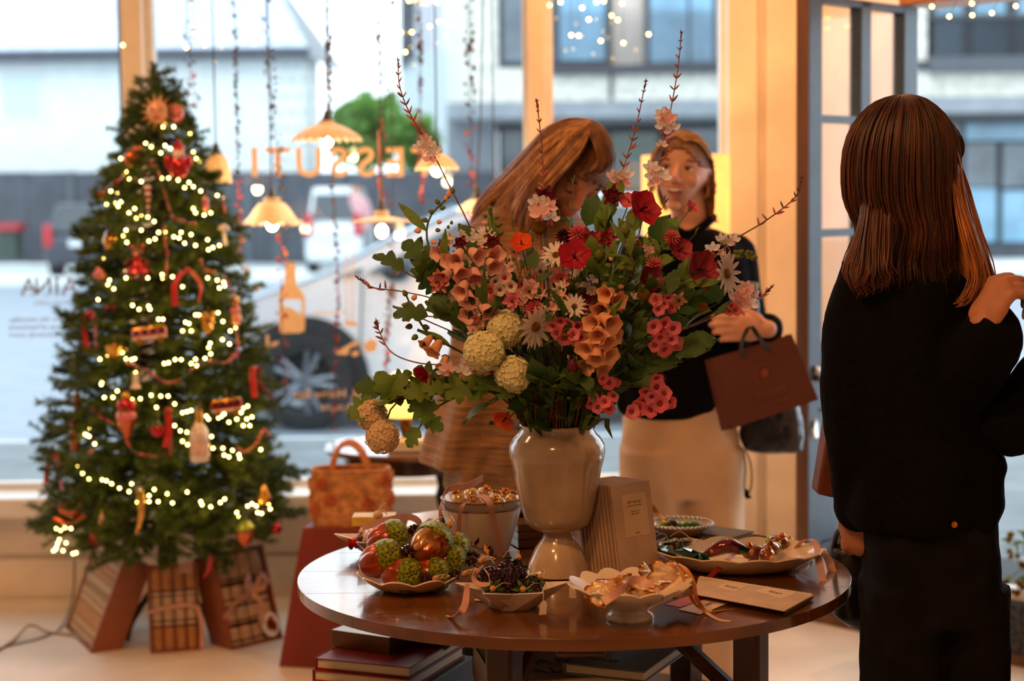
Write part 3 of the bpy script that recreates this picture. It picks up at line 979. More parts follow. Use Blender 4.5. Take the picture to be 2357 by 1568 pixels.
P(MB().lathe([(.012, .018), (.018, .0), (.022, -.01), (.042, -.03), (.044, -.036), (.02, -.034)], 20, mod=lambda a, i, r, z: (r * (1 + (.08 if i > 2 else 0) * sin(8 * a)), z)), 'dress', O_red, t)
P(MB().ell((0, -.017, .024), (.009, .007, .007), 8), 'muzzle', O_skin, t)
def bus(label, px, py, c1, c2, L=.056, tilt=.1):
 t = orn('bus_ornament', label, 'ornament', px, py, .06)
 t.rotation_euler = (0, -tilt, .15)
 P(MB().box((0, 0, 0), (L * 2, .034, .04)), 'body', c1, t, bevel=.008)
 P(MB().box((0, 0, .018), (L * 1.9, .033, .014)), 'roof', c2, t, bevel=.006)
 P(MB().box((0, -.001, -.012), (L * 2.01, .0345, .008)), 'stripe', O_white, t)
 for k in range(4):
  P(MB().box((-L * .72 + k * L * .48, -.017, .007), (L * .34, .003, .013)), 'window', O_blk, t)
 for s in (-1, 1):
  P(MB().lathe([(0, -.004), (.011, -.004), (.011, .004), (0, .004)], 12, m=TRS((s * L * .6, -.017, -.022), Matrix.Rotation(pi / 2, 3, 'X'))), 'wheel', O_gold, t)
 return t
bus('pink and yellow camper bus ornament mid tree', 344, 768, O_pink, O_gold)
bus('red and yellow school bus ornament above the bright lights', 522, 934, O_red, O_gold, .05)
t = orn('gold_grape_ornament', 'bright gold cluster ornament lit by the fairy lights', 'ornament', 477, 740, .06)
for k in range(16):
 a, z = k * 2.4, .024 - k * .0036
 P(MB().ell((cos(a) * .018 * (1 - k / 22), sin(a) * .016 * (1 - k / 22), z), .0115, 8), 'grape', O_gold, t)
t = orn('shell_face_ornament', 'pink and gold dangling figure on the window side of the tree', 'ornament', 541, 715, .03, .07)
P(MB().ell((0, 0, .03), (.017, .014, .02), 12), 'head', O_gold, t)
P(MB().ell((0, 0, .0), (.02, .014, .016), 12), 'collar', O_pink, t)
P(MB().ell((.002, 0, -.028), (.021, .017, .023), 12), 'body', O_skin, t)
t = orn('gold_cup_ornament', 'small gold teacup ornament left of the lights garland'.replace('left of', 'beside'), 'ornament', 262, 806, .05)
P(MB().lathe([(.0, -.028), (.014, -.026), (.028, -.004), (.032, .016), (.03, .016), (.025, -.004), (0, -.02)], 16), 'cup', O_gold, t)
P(MB().tube([V((.028, 0, .008)), V((.042, 0, .004)), V((.036, 0, -.014)), V((.02, 0, -.014))], .003, 6), 'handle', O_gold, t)
t = orn('icecream_ornament', 'sparkly ice cream cone ornament with pink and cream scoops', 'ornament', 291, 958, .07, .08)
P(MB().ell((0, 0, .034), (.033, .026, .026), 14), 'scoop', O_red, t)
P(MB().ell((0, 0, .0), (.036, .028, .024), 14), 'scoop', O_pink, t)
P(MB().lathe([(.03, -.012), (.02, -.05), (.004, -.09), (0, -.094)], 14), 'cone', O_cop, t)
P(MB().ell((0, 0, .066), .014, 10), 'cherry', O_gold, t)
t = orn('strawberry_ornament', 'red strawberry ornament with green leaves beside a red ribbon', 'ornament', 363, 988, .06, .07)
P(MB().ell((0, 0, -.006), (.027, .023, .03), 14, disp=lambda p: 1 - .25 * max(0, -p.z)), 'berry', O_red, t)
g = MB()
for k in range(6):
 a = k * pi / 3
 g.tube([V((0, 0, .024)), V((cos(a) * .02, sin(a) * .02, .02)), V((cos(a) * .03, sin(a) * .03, .01))], [.007, .006, .001], 6, flat=.3)
P(g, 'leaves', O_green, t)
t = orn('bottle_ornament', 'champagne bottle ornament with a gold neck and pale label', 'ornament', 459, 1022, .09, .14)
P(MB().lathe([(0, -.058), (.029, -.056), (.031, -.05), (.031, .03), (.026, .05), (.013, .066), (.011, .07)], 20), 'bottle', O_white, t)
P(MB().lathe([(.012, .066), (.0125, .10), (.014, .103), (.014, .112), (0, .114)], 14), 'foil', O_gold, t)
P(MB().lathe([(.0315, -.035), (.0318, -.034), (.0318, .014), (.0315, .015)], 20), 'label', om('cream_label', (226, 190, 160), .6, 0), t)
t = orn('red_pinecone_ornament', 'red pine cone ornament on the outer edge of the tree', 'ornament', 178, 925, .02)
for k in range(6):
 P(MB().lathe([(.003, .006), (.021 - abs(k - 2) * .004, -.003), (.012, -.009), (0, -.01)], 10, (0, 0, .026 - k * .011)), 'scale_ring', O_red, t)
t = orn('nutcracker_ornament', 'copper and red figure ornament below the red pine cone', 'ornament', 173, 1002, .02)
P(MB().lathe([(0, -.05), (.018, -.05), (.015, -.01), (.02, .012), (.01, .02)], 14), 'coat', O_cop, t)
P(MB().ell((0, 0, .03), .014, 10), 'head', O_skin, t)
P(MB().lathe([(.015, .036), (.015, .06), (0, .064)], 12), 'hat', O_red, t)
t = orn('gold_chilli_ornament', 'long gold twisted horn ornament low on the tree', 'ornament', 322, 1172, .05, .07)
P(MB().tube(spline([V((0, 0, .06)), V((.006, 0, .02)), V((.003, 0, -.03)), V((-.015, 0, -.08))], 14), [.012, .014, .012, .009, .003], 10), 'horn', O_gold, t)
g = MB()
for k in range(9):
 g.lathe([(.013 - k * .0009, -.002), (.0155 - k * .001, 0), (.013 - k * .0009, .002)], 10, (.003 - .0019 * max(0, k - 4), 0, .045 - k * .013), close=True)
P(g, 'twist_rings', O_gold, t)
t = orn('rooster_ornament', 'copper rooster ornament perched on a swing at the tree edge', 'ornament', 158, 1172, .04, .08)
P(MB().ell((0, 0, 0), (.04, .022, .026), 14, Matrix.Rotation(.25, 3, 'Y')), 'body', O_cop, t)
P(MB().ell((.036, 0, .026), (.014, .012, .016), 10), 'head', O_cop, t)
P(MB().tube([V((-.03, 0, .01)), V((-.058, 0, .03)), V((-.064, 0, .008))], [.014, .012, .003], 8, flat=.5), 'tail', O_gold, t)
P(MB().tube(spline([V((-.05, 0, -.03)), V((0, 0, -.046)), V((.055, 0, -.02))], 10), .009, 8), 'swing', O_cop, t)
P(MB().ell((.04, 0, .045), (.01, .004, .008), 8), 'comb', O_red, t)
t = orn('pear_ornament', 'clear gold pear shaped glass ornament', 'ornament', 607, 1140, .04)
P(MB().lathe([(0, -.034), (.02, -.028), (.026, -.008), (.014, .016), (.006, .032), (0, .036)], 16), 'pear', O_gold, t)
P(MB().tube([V((0, 0, .034)), V((.006, 0, .05))], .002, 5), 'stem', O_brown, t)
t = orn('acorn_ornament', 'copper acorn ornament with a green cap low on the tree', 'ornament', 563, 1224, .05)
P(MB().lathe([(0, -.055), (.006, -.05), (.026, -.03), (.032, -.002), (.03, .014), (0, .016)], 18), 'nut', O_cop, t)
P(MB().lathe([(.034, .006), (.035, .016), (.022, .034), (.006, .04), (0, .041)], 18), 'cap', om('lime', (150, 160, 40), .4, .3), t)
t = orn('red_bauble', 'plain red bauble hanging from the lowest outer branch', 'bauble', 637, 1217, .03, .04)
P(MB().ell((0, 0, 0), .02, 14), 'ball', O_red, t)
P(MB().lathe([(.006, .018), (.006, .026), (0, .027)], 10), 'cap', O_gold, t)
t = orn('strawberry_ornament', 'dark red triangular berry ornament above the tan box', 'ornament', 216, 1236, .05)
P(MB().lathe([(0, .028), (.01, .02), (.022, -.006), (.024, -.02), (.01, -.028), (0, -.03)], 12), 'berry', O_red, t)
P(MB().lathe([(0, .034), (.008, .028), (.012, .018)], 8), 'cap', O_gold, t)
t = orn('chilli_ornament', 'glossy red chilli ornament hanging over the cracker boxes', 'ornament', 484, 1290, .12, .12)
P(MB().tube(spline([V((.004, 0, .05)), V((.004, 0, .01)), V((-.004, 0, -.03)), V((-.024, 0, -.06))], 12), [.011, .013, .01, .002], 10), 'pod', O_red, t)
P(MB().lathe([(0, .07), (.003, .066), (.004, .056), (.011, .05), (.012, .046)], 10, (.004, 0, 0)), 'stalk', O_green, t)
t = orn('pink_bauble', 'small pink bauble near a cluster of lights', 'bauble', 210, 1045, .04, .05)
P(MB().ell((0, 0, 0), .0125, 12), 'ball', O_pink, t)
P(MB().lathe([(.004, .011), (.004, .017), (0, .018)], 8), 'cap', O_gold, t)
t = orn('mushroom_ornament', 'pale glowing mushroom ornament on the window side', 'ornament', 515, 530, .04, .02)
P(MB().lathe([(.004, 0), (.02, 0), (.018, .012), (.008, .02), (0, .021)], 14), 'cap', O_white, t)
P(MB().tube([V((0, 0, 0)), V((.004, 0, -.05))], [.006, .007], 8), 'stalk', O_white, t)
t = orn('drop_ornament', 'orange drop ornament hanging near the bell lamp', 'ornament', 513, 478, .03, .02)
P(MB().lathe([(0, .03), (.006, .01), (.011, -.014), (.006, -.028), (0, -.03)], 10), 'drop', O_cop, t)
P(MB().ell((0, 0, .032), .005, 8), 'bead', O_gold, t)
t = orn('peanut_ornament', 'pink peanut ornament among beads high on the window side', 'ornament', 473, 470, .05, .03)
P(MB().lathe([(0, .026), (.012, .018), (.01, .002), (.014, -.014), (0, -.026)], 12), 'shell', O_pink, t)
P(MB().ell((0, 0, .028), .004, 8), 'bead', O_gold, t)
t = orn('rose_ornament', 'dusty pink rose ornament at the outer branches', 'ornament', 228, 632, .03, .02)
for k in range(7):
 a = k * 2.4
 P(MB().ell((cos(a) * .004 * k ** .7, -.006 + .002 * k, sin(a) * .004 * k ** .7), (.012, .006, .012), 8), 'petal', O_pink, t)
t = orn('cherry_ornament', 'pair of small red cherries beside the pale cone', 'ornament', 255, 700, .04, .04)
for s in (-1, 1):
 P(MB().ell((s * .01, 0, -.01), .0095, 10), 'cherry', O_red, t)
t = orn('bell_ornament', 'pale silver bell ornament near the bead swag', 'ornament', 312, 875, .03, .03)
P(MB().lathe([(0, .026), (.008, .02), (.011, -.01), (.02, -.026), (.018, -.026), (0, -.01)], 14), 'bell', O_white, t)
P(MB().ell((0, 0, -.026), .006, 8), 'clapper', O_gold, t)
t = orn('pink_teardrop_ornament', 'pale teardrop ornament dangling near the rooster', 'ornament', 234, 1195, .05, .03)
P(MB().lathe([(0, .026), (.008, .004), (.012, -.014), (0, -.026)], 10), 'drop', O_skin, t)
P(MB().ell((0, 0, .028), .004, 8), 'bead', O_gold, t)
def ribbon_thing(label, pxs, w=.022, mat=None, out=.06, name='ribbon_bow'):
 pts = spline([tree_pt(x, y, out) for x, y in pxs], 22)
 t = thing(name, label, 'ribbon', pts[0], 'red ribbons on the Christmas tree')
 MB().ribbon(pts, w, V((1, -.3, .4)), .001, twist=.6).build('ribbon', mat or M_redrib, t, smooth=0 or 60)
 return t
def loop_tails(label, px, py, pts2):
 t = ribbon_thing(label, pts2)
 MB().ell(tree_pt(px, py, .065), (.012, .01, .01), 10).build('knot', M_redrib, t)
 return t
loop_tails('red ribbon with two tails on the outer tree edge beside the camper bus', 206, 722, [(200, 810), (194, 745), (206, 720), (218, 745), (222, 812)])
loop_tails('red ribbon with a tail flying out towards the car wheel', 582, 850, [(587, 915), (580, 855), (592, 846), (598, 885), (626, 918)])
loop_tails('large looped red ribbon below the bead garland', 432, 622, [(404, 705), (402, 655), (432, 622), (462, 655), (458, 695)])
loop_tails('red ribbon looping over the lowest outer branch', 126, 1052, [(106, 1112), (112, 1068), (128, 1050), (136, 1090), (146, 1140)])
loop_tails('red ribbon curling on the upper tree edge', 268, 420, [(226, 462), (236, 440), (262, 422), (280, 412)])
loop_tails('straight red ribbon tail beside the strawberry ornament', 388, 945, [(380, 1030), (388, 990), (388, 950), (392, 1000), (392, 1050)])
BEADS = [om('bead_red', (200, 40, 40), .25, .2), om('bead_rose', (226, 110, 120), .25, .2), om('bead_amber', (216, 130, 50), .25, .2), om('bead_teal', (50, 120, 120), .25, .2), om('bead_wine', (130, 24, 50), .25, .2)]
bead_me = MB().ell((0, 0, 0), .0062, 8).mesh('bead', BEADS[0])
for label, path in (('multicoloured bead garland swagged between lights mid tree', [(290, 835), (330, 850), (352, 862), (380, 880), (410, 876), (445, 850), (485, 832), (520, 835), (545, 810)]),
     ('bead garland on the upper half of the tree', [(345, 372), (352, 385), (362, 390), (395, 495), (412, 505), (430, 512), (448, 515)]),
     ('bead garland on the window side of the tree', [(462, 600), (470, 620), (500, 630), (530, 660), (540, 700), (545, 760), (548, 805), (540, 830)]),
     ('bead garland hanging over the lower outer branches', [(205, 930), (225, 955), (250, 970), (275, 985), (300, 1030), (320, 1045), (375, 1050), (395, 1030)]),
     ('bead garland near the lower window side of the tree', [(545, 1030), (565, 1040), (590, 1020), (600, 1000), (610, 990), (620, 1005)]),
     ('bead garland hanging straight in the middle of the tree', [(378, 520), (380, 560), (385, 590), (382, 620), (378, 640)])):
 cp = spline([tree_pt(x, y, .055) for x, y in path], 120)
 t = thing('bead_garland', label, 'garland', cp[0], 'bead garlands on the Christmas tree')
 MB().tube(cp[::3], .001, 4).build('thread', M_twine, t)
 acc, last = 0, cp[0]
 k = 0
 for p in cp:
  if (p - last).length >= .0125 or k == 0:
   inst('bead', bead_me, t, TRS(p - t.location, None, rnd(.7, 1.2)), random.choice(BEADS))
   last = p
   k += 1
# ---------------------------------------------------------------- gift boxes under the tree
M_kraft = pm('tan_card', (150, 84, 54), 0.55, var=0.06, scale=20)
M_cracker = pm('kraft_cracker', (214, 150, 92), 0.55, var=0.08, scale=40)
M_crwhite = pm('printed_cracker', (232, 204, 176), 0.5, var=0.1, scale=60)
M_blackp = pm('black_print', (30, 26, 26), 0.5)
M_redp = pm('wine_print', (140, 26, 30), 0.45)
M_acet = pane_mat('acetate_lid', (0.97, 0.96, 0.95, 1), 0.12)
def gift_box(label, B, wdir, hdir, w, h, th, rows, ribbon=None, name='cracker_box', cat='gift box'):
 """B: floor corner of the front face; front face spanned by wdir, hdir; th goes backwards"""
 wd = V(wdir).normalized()
 hd_ = V(hdir)
 hd_ = (hd_ - wd * hd_.dot(wd)).normalized()
 n = wd.cross(hd_)
 if n.y < 0 and abs(n.y) > .2:
  n = -n
 t = thing(name, label, cat, B, 'cracker boxes under the Christmas tree')
 def q(u, v, d):
  return V(B) + wd * (u * w) + hd_ * (v * h) + n * d
 def slab(u0, u1, v0, v1, d0, d1):
  return MB().prism([q(u0, v0, d0), q(u1, v0, d0), q(u1, v1, d0), q(u0, v1, d0)], n * (d1 - d0))
 e = .035
 slab(0, 1, 0, 1, th - .006, th).build('back', M_kraft, t, fix=True, smooth=0)
 for a in ((0, e, 0, 1), (1 - e, 1, 0, 1), (0, 1, 0, e * .8), (0, 1, 1 - e * .8, 1)):
  slab(*a, 0, th - .004).build('side', M_kraft, t, fix=True, smooth=0)
 slab(e, 1 - e, e, 1 - e, th - .03, th - .024).build('liner', M_redp, t, fix=True, smooth=0)
 v = 1 - e
 for (hh, cnt, mat, band) in rows:
  v0 = v - hh
  cw = (1 - 2 * e) / cnt
  for k in range(cnt):
   u = e + cw * (k + .5)
   r = cw * w * .46
   c = MB().tube([q(u, v0 + .012, r * 1.05 + .004), q(u, v - .012, r * 1.05 + .004)], r, 12).build('cracker', mat, t)
   if band:
    for bpos in band:
     m_ = M_blackp if (k + len(band)) % 2 == 0 else M_redp
     vv = v0 + hh * bpos
     MB().tube([q(u, vv - .009, r * 1.05 + .004), q(u, vv + .009, r * 1.05 + .004)], r * 1.03, 12).build('band', m_, c)
  v = v0
 slab(.01, .99, .01, .99, .0015, .0025).build('clear_lid', M_acet, t, fix=True, smooth=0)
 return t, q
B = Wz(208, 1504, 0)
A = Wz(143, 1437, 0)
T = W(282, 1284, 5.83)
t, q = gift_box('cracker box with a clear lid leaning on the tree, its narrow tan side showing', B, A - B, T - B, (A - B).length * .9, (T - B).length, .10,
    [(.15, 7, M_crwhite, (.5,)), (.15, 7, M_cracker, (.5,)), (.15, 7, M_crwhite, (.3,)), (.16, 7, M_crwhite, (.5,)), (.16, 7, M_cracker, None), (.16, 7, M_crwhite, (.5,))])
B = Wz(348, 1506, 0)
A = Wz(462, 1497, 0)
T = W(325, 1303, 5.80)
t, q = gift_box('cracker box with plain tan crackers above and below printed ones', B, A - B, T - B, (A - B).length * 1.02, (T - B).length, .06,
    [(.27, 4, M_cracker, None), (.20, 4, M_crwhite, (.7,)), (.20, 4, M_crwhite, (.3,)), (.27, 4, M_cracker, None)])
MB().prism([q(.62, .88, -.002), q(.9, .88, -.002), q(.9, 1.0, -.002), q(.62, 1.0, -.002)], (0, -.001, 0)).build('label', M_pinkrib, t, fix=True)
MB().ribbon([q(-.02, .47, -.004), q(.3, .50, -.006), q(.75, .52, -.008), q(.98, .48, -.006)], .014, (0, 0, 1)).build('ribbon', M_pinkrib, t)
MB().ribbon(spline([q(.95, .5, -.008), q(1.02, .3, -.012), q(1.0, .02, -.012)], 8), .016, (1, 0, 0)).build('ribbon_tail', M_pinkrib, t)
B = Wz(535, 1497, 0)
A = Wz(652, 1470, 0)
T = W(495, 1272, 5.86)
t, q = gift_box('larger cracker box with black and white bands tied with a pink bow', B, A - B, T - B, (A - B).length, (T - B).length, .12,
    [(.30, 4, M_crwhite, (.12,)), (.24, 4, M_crwhite, (.9, .3)), (.18, 4, M_crwhite, (.2,)), (.22, 4, M_crwhite, (.9, .25))])
MB().ribbon([q(-.05, .33, -.005), q(.25, .47, -.008), q(.55, .52, -.01), q(.98, .62, -.006)], .018, (0, 0, 1)).build('ribbon', M_pinkrib, t)
MB().ribbon(spline([q(.55, .52, -.012), q(.62, .4, -.03), q(.6, .2, -.014)], 8), .018, (1, 0, 0)).build('ribbon_tail', M_pinkrib, t)
MB().ribbon(spline([q(.55, .52, -.012), q(.4, .62, -.04), q(.52, .7, -.03), q(.56, .53, -.012), q(.72, .68, -.04), q(.8, .58, -.03), q(.56, .52, -.012)], 22), .018, (0, .4, 1)).build('bow', M_pinkrib, t)
dsk = [q(.80 + .17 * cos(a), .17 + .17 * sin(a) * .75, -.006) for a in np.linspace(0, 2 * pi, 20, endpoint=False)]
lb = MB().prism(dsk, (0, -.002, 0)).build('round_label', M_white, t, fix=True, smooth=0)
for (u, v, r_) in ((.77, .17, .06), (.85, .15, .06), (.82, .22, .04)):
 MB().prism([q(u + r_ * cos(a), v + r_ * sin(a), -.0085) for a in np.linspace(0, 2 * pi, 10, endpoint=False)], (0, -.001, 0)).build('painted_fruit', O_cop, lb, fix=True)
M_cable = pm('tan_cable', (170, 140, 104), .6)
cb = MB().tube(spline([Wz(-40, 1520, .006), Wz(30, 1475, .006), Wz(68, 1440, .03), Wz(110, 1455, .006), Wz(165, 1462, .006), Wz(205, 1480, .006)], 24), .005, 6).build('power_cable', M_cable)
tag(cb, 'tan power cable bending across the pale floor to the tree', 'cable')
cb = MB().tube(spline([Wz(-40, 1500, .005), Wz(40, 1482, .005), Wz(95, 1468, .005), Wz(140, 1445, .005), W(168, 1370, 6.3), W(172, 1290, 6.35)], 24), .003, 6).build('thin_cable', M_wire)
tag(cb, 'thin dark cable on the floor rising behind the leaning box', 'cable')
# ---------------------------------------------------------------- red plinth and raffia basket
M_plinth = pm('red_ochre_plinth', (122, 34, 14), .5, var=.1, scale=5, bump=.05)
pc = V((-.50, 5.72, 0))
pr = Matrix.Rotation(radians(-14), 3, 'Z')
PZ = .45
vs = [pc + pr @ V((sx * s, sy * s, z)) for z, s in ((0, .225), (PZ, .158)) for sx, sy in ((-1, -1), (1, -1), (1, 1), (-1, 1))]
b = MB().add(vs, [(0, 3, 2, 1), (4, 5, 6, 7), (0, 1, 5, 4), (1, 2, 6, 5), (2, 3, 7, 6), (3, 0, 4, 7)])
tag(b.build('display_plinth', M_plinth, bevel=.004), 'tapered red ochre display plinth under the raffia basket', 'plinth')
M_raffia = pm('straw_raffia', (214, 146, 84), .75, var=.2, scale=40, bump=.7, bscale=160)
M_raffia2 = pm('rust_raffia', (190, 92, 44), .75, var=.2, scale=50, bump=.6, bscale=160)
bc = W(810, 1225, 5.66)
bc.z = PZ
bk = thing('raffia_basket', 'straw raffia handbag basket with rust flowers standing on the red plinth', 'basket', bc)
def sup(a, n=3.2):
 return (abs(cos(a)) ** (2 / n) * (1 if cos(a) >= 0 else -1), abs(sin(a)) ** (2 / n) * (1 if sin(a) >= 0 else -1))
BW, BD, BH = .127, .065, .182
def bas(u, v, k=1.0):
 x, y = sup(u * 2 * pi)
 w = (1 + .03 * sin(pi * v)) * (.97 + .03 * v) * k
 return V((x * BW * w, y * BD * w, v * BH))
b = MB().grid(lambda u, v: bas(u, v), 48, 10, closeu=True)
b.grid(lambda u, v: bas(u, .15 + .85 * v, .96), 48, 4, closeu=True)
b.add([bas(k / 48, .004) for k in range(48)], [tuple(range(48))])
b.build('body', M_raffia, bk, world=False)
rim = MB().tube([bas(k / 40, 1.0, .985) for k in range(41)], .0055, 6, caps=False)
rim.build('rim', M_raffia, bk, world=False)
tuft = MB()
for k in range(170):
 u, v = rnd(0, 1), rnd(.06, .92)
 p = bas(u, v, 1.01)
 for j in range(5):
  a = j * 1.2566 + rnd(-.3, .3)
  tuft.ell(p + V((cos(a) * .007, 0, sin(a) * .007)), (.006, .004, .006), 6)
o = tuft.build('raffia_tufts', M_raffia, bk, world=False)
o['kind'] = 'stuff'
for (u, v) in ((.66, .78), (.80, .42), (.90, .80), (.60, .30), (.70, .5), (.97, .45)):
 p = bas(u, v, 1.03)
 nrm = V((p.x / BW ** 2, p.y / BD ** 2, 0)).normalized()
 fr_ = frame_of(nrm)
 g = MB()
 for j in range(9):
  a = j * 2 * pi / 9
  g.ell(p + fr_ @ V((cos(a) * .015, sin(a) * .015, 0)), (.009, .009, .006), 6, fr_)
 g.ell(p, .009, 8)
 g.build('raffia_flower', M_raffia2, bk, world=False)
for yy in (-.045, .045):
 pts = spline([V((-.06, yy, BH - .02)), V((-.055, yy, BH + .03)), V((-.03, yy * .8, BH + .078)), V((.005, yy * .8, BH + .085)), V((.035, yy * .8, BH + .06)), V((.055, yy, BH + .01)), V((.058, yy, BH - .02))], 20)
 MB().tube(pts, .0075, 8).build('handle', pm('tan_cord', (214, 128, 64), .7, var=.15, bump=.4, scale=80), bk, world=False)
# ---------------------------------------------------------------- side table by the window
M_darkwood = pm('dark_turned_wood', (58, 32, 20), .3, var=.3, scale=18, stretch=(1, 1, .2), coat=.4)
M_sidetop = pm('polished_side_top', (104, 62, 40), .16, var=.3, scale=14, stretch=(.2, 1, 1), coat=.6)
sc_ = V((-.36, 6.06, 0))
st = thing('side_table', 'small round dark wood side table with turned legs before the window', 'table', sc_)
MB().lathe([(0, .632), (.29, .632), (.305, .638), (.308, .648), (.30, .656), (0, .658)], 48).build('tabletop', M_sidetop, st, world=False)
MB().lathe([(.235, .575), (.235, .632), (.222, .632), (.222, .575)], 40, close=True).build('apron', M_darkwood, st, world=False)
for k in range(4):
 a = pi / 4 + k * pi / 2 + .25
 MB().lathe([(0, 0), (.012, .0), (.022, .02), (.014, .05), (.018, .12), (.027, .2), (.016, .26), (.024, .33), (.014, .38), (.028, .44), (.018, .48), (.03, .53), (.03, .58), (0, .58)], 16, (cos(a) * .2, sin(a) * .2, 0)).build('leg', M_darkwood, st, world=False)
M_shadeglow = pm('lit_cream_shade', (255, 232, 170), .6, var=.05, emit=(255, 214, 120), estr=1.5, translucent=.4)
lp = thing('table_lamp', 'glowing cream table lamp on the small round side table', 'lamp', W(935, 1045, 6.05))
lp.location.z = .658
MB().lathe([(0, 0), (.05, .001), (.05, .012), (.016, .03), (.026, .07), (.012, .11), (.008, .14), (0, .14)], 20).build('base', M_brass, lp, world=False)
MB().lathe([(.075, .10), (.078, .12), (.066, .20), (.042, .25), (.04, .25), (.064, .2), (.075, .12)], 32, mod=lambda a, i, r, z: (r * (1 + .03 * sin(16 * a)), z)).build('shade', M_shadeglow, lp, world=False)
def bulb_light(name, loc, power, r=.02, col=(1, .74, .42)):
 d = bpy.data.lights.new(name, 'POINT')
 d.energy, d.color, d.shadow_soft_size = power, col, r
 o = bpy.data.objects.new(name, d)
 o.location = loc
 COL.objects.link(o)
bulb_light('table_lamp_light', lp.location + V((0, 0, .165)), 2.2)
M_goldbook = pm('gold_cloth_book', (214, 178, 96), .45, var=.1)
for k, (dx, sz) in enumerate(((.0, (.15, .11, .02)), (.008, (.13, .10, .016)))):
 t = thing('book', ('larger' if k == 0 else 'smaller') + ' gold book lying beside the lit lamp on the side table', 'book', (W(945, 1050, 5.9).x + dx, 5.90, .658 + k * .02))
 MB().box((0, 0, sz[2] / 2), sz).build('cover', M_goldbook, t, world=False, bevel=.002)
 MB().box((.002, -.001, sz[2] / 2), (sz[0], sz[1], sz[2] * .7)).build('pages', M_white, t, world=False)
M_drum = pm('lit_yellow_shade', (244, 222, 180), .7, var=.05, emit=(255, 200, 110), estr=.75, translucent=.4)
tl = thing('floor_lamp', 'floor lamp with a glowing yellow drum shade behind the laughing woman', 'lamp', (.63, 6.26, 0))
MB().lathe([(0, 0), (.13, 0), (.13, .015), (.02, .03), (.012, .04), (.012, 1.4), (0, 1.4)], 24).build('stand', M_brass, tl, world=False)
MB().lathe([(.158, 1.335), (.158, 1.66), (.154, 1.66), (.154, 1.335)], 40, close=True).build('lamp_shade', M_drum, tl, world=False)
MB().ell((0, 0, 1.46), (.03, .03, .045), 12).build('bulb', glow('lamp_bulb_glow', (255, 214, 140), 14), tl, world=False)
bulb_light('floor_lamp_light', (.63, 6.26, 1.55), 7.0, .03, (1, .46, .17))
# ---------------------------------------------------------------- pendant lamps in the window
M_porc = pm('pleated_ivory_porcelain', (246, 226, 200), .5, var=.05, translucent=.45)
M_cordm = pm('brown_flex', (70, 50, 40), .7)
M_holder = pm('dark_lamp_holder', (40, 28, 24), .4)
M_bigbulb = glow('pendant_bulb_glow', (255, 226, 160), 22)
def pendant(label, px, py_top, py_bot, halfw, kind, d=6.22, bulb=True, cordx=None, power=1.0):
 top, bot = W(px, py_top, d), W(px, py_bot, d)
 R = halfw * d / F
 H = top.z - bot.z
 t = thing('pendant_lamp', label, 'lamp', top, 'pendant lamps in the shop window')
 n = 14 if kind == 'scallop' else 10
 if kind == 'bell':
  prof = [(.25, 0), (.42, -.03), (.6, -.12), (.78, -.35), (.92, -.7), (1.0, -.97), (1.0, -1.0), (.97, -1.0), (.88, -.7), (.74, -.35), (.56, -.14), (.25, -.04)]
 elif kind == 'dome':
  prof = [(.16, 0), (.22, -.02), (.24, -.16), (.40, -.26), (.62, -.44), (.84, -.72), (1.0, -1.0), (.99, -1.02), (.8, -.74), (.6, -.48), (.4, -.30), (.2, -.2)]
 elif kind == 'ruffle':
  prof = [(.25, 0), (.30, -.03), (.27, -.16), (.45, -.22), (.62, -.45), (.78, -.75), (1.0, -1.0), (.98, -1.02), (.76, -.8), (.58, -.48), (.42, -.27), (.2, -.18)]
 else:
  prof = [(.2, 0), (.27, -.08), (.25, -.42), (.5, -.52), (1.0, -.72), (1.0, -.82), (.5, -.66), (.2, -.5)]
 def mod(a, i, r, z):
  e = max(0, (r - .4)) / .6
  if kind == 'bell':
   return r * R * (1 + .03 * cos(12 * a)), z * H
  if kind == 'ruffle':
   return r * R * (1 + .07 * e * cos(9 * a)), z * H * (1 + .10 * e * cos(9 * a))
  if kind == 'flat':
   return r * R * (1 + .06 * e * cos(16 * a)), z * H
  return r * R * (1 + .02 * e * cos(24 * a)), z * H * (1 + .10 * e * cos(24 * a))
 MB().lathe(prof, 96, mod=mod, close=True).build('lamp_shade', M_porc, t, world=False, smooth=60)
 MB().lathe([(0, .035), (.008, .034), (.014, .012), (.022, .0), (.022, -.012), (0, -.012)], 14).build('lamp_holder', M_holder, t, world=False)
 bz = -H * (1.0 if kind != 'bell' else .8) - (.012 if kind != 'flat' else .03)
 if bulb:
  MB().ell((0, 0, bz + .008), (.021, .021, .024), 14).build('bulb', M_bigbulb, t, world=False)
  bulb_light('pendant_light', top + V((0, 0, bz + .02 - .045)), power, .02)
 cx = (W(cordx or px, 0, d).x - top.x)
 MB().tube([V((0, 0, .03)), V((cx * .3, 0, .3)), V((cx, 0, 3.19 - top.z))], .0028, 5).build('flex', M_cordm, t, world=False)
 return t
pendant('small bell shaped ivory pendant lamp beside the Christmas tree', 497, 352, 422, 35, 'bell', cordx=488, power=3.0)
pendant('wide scalloped ivory dome pendant, the highest of the lamps', 752, 277, 322, 80, 'dome', cordx=752, power=2.0)
pendant('ruffled ivory pendant hanging below the window lettering', 625, 455, 514, 67, 'ruffle', cordx=615, power=1.4)
pendant('flat scalloped disc pendant with a bare round bulb', 878, 484, 518, 66, 'flat', cordx=870, power=1.6)
pendant('ivory dome pendant partly behind the pink flower spike', 1005, 345, 388, 50, 'dome', cordx=1000, power=1.5)
pendant('pendant lamp half hidden by the blonde hair', 1098, 452, 486, 46, 'dome', d=6.3, cordx=1130, power=1.2)
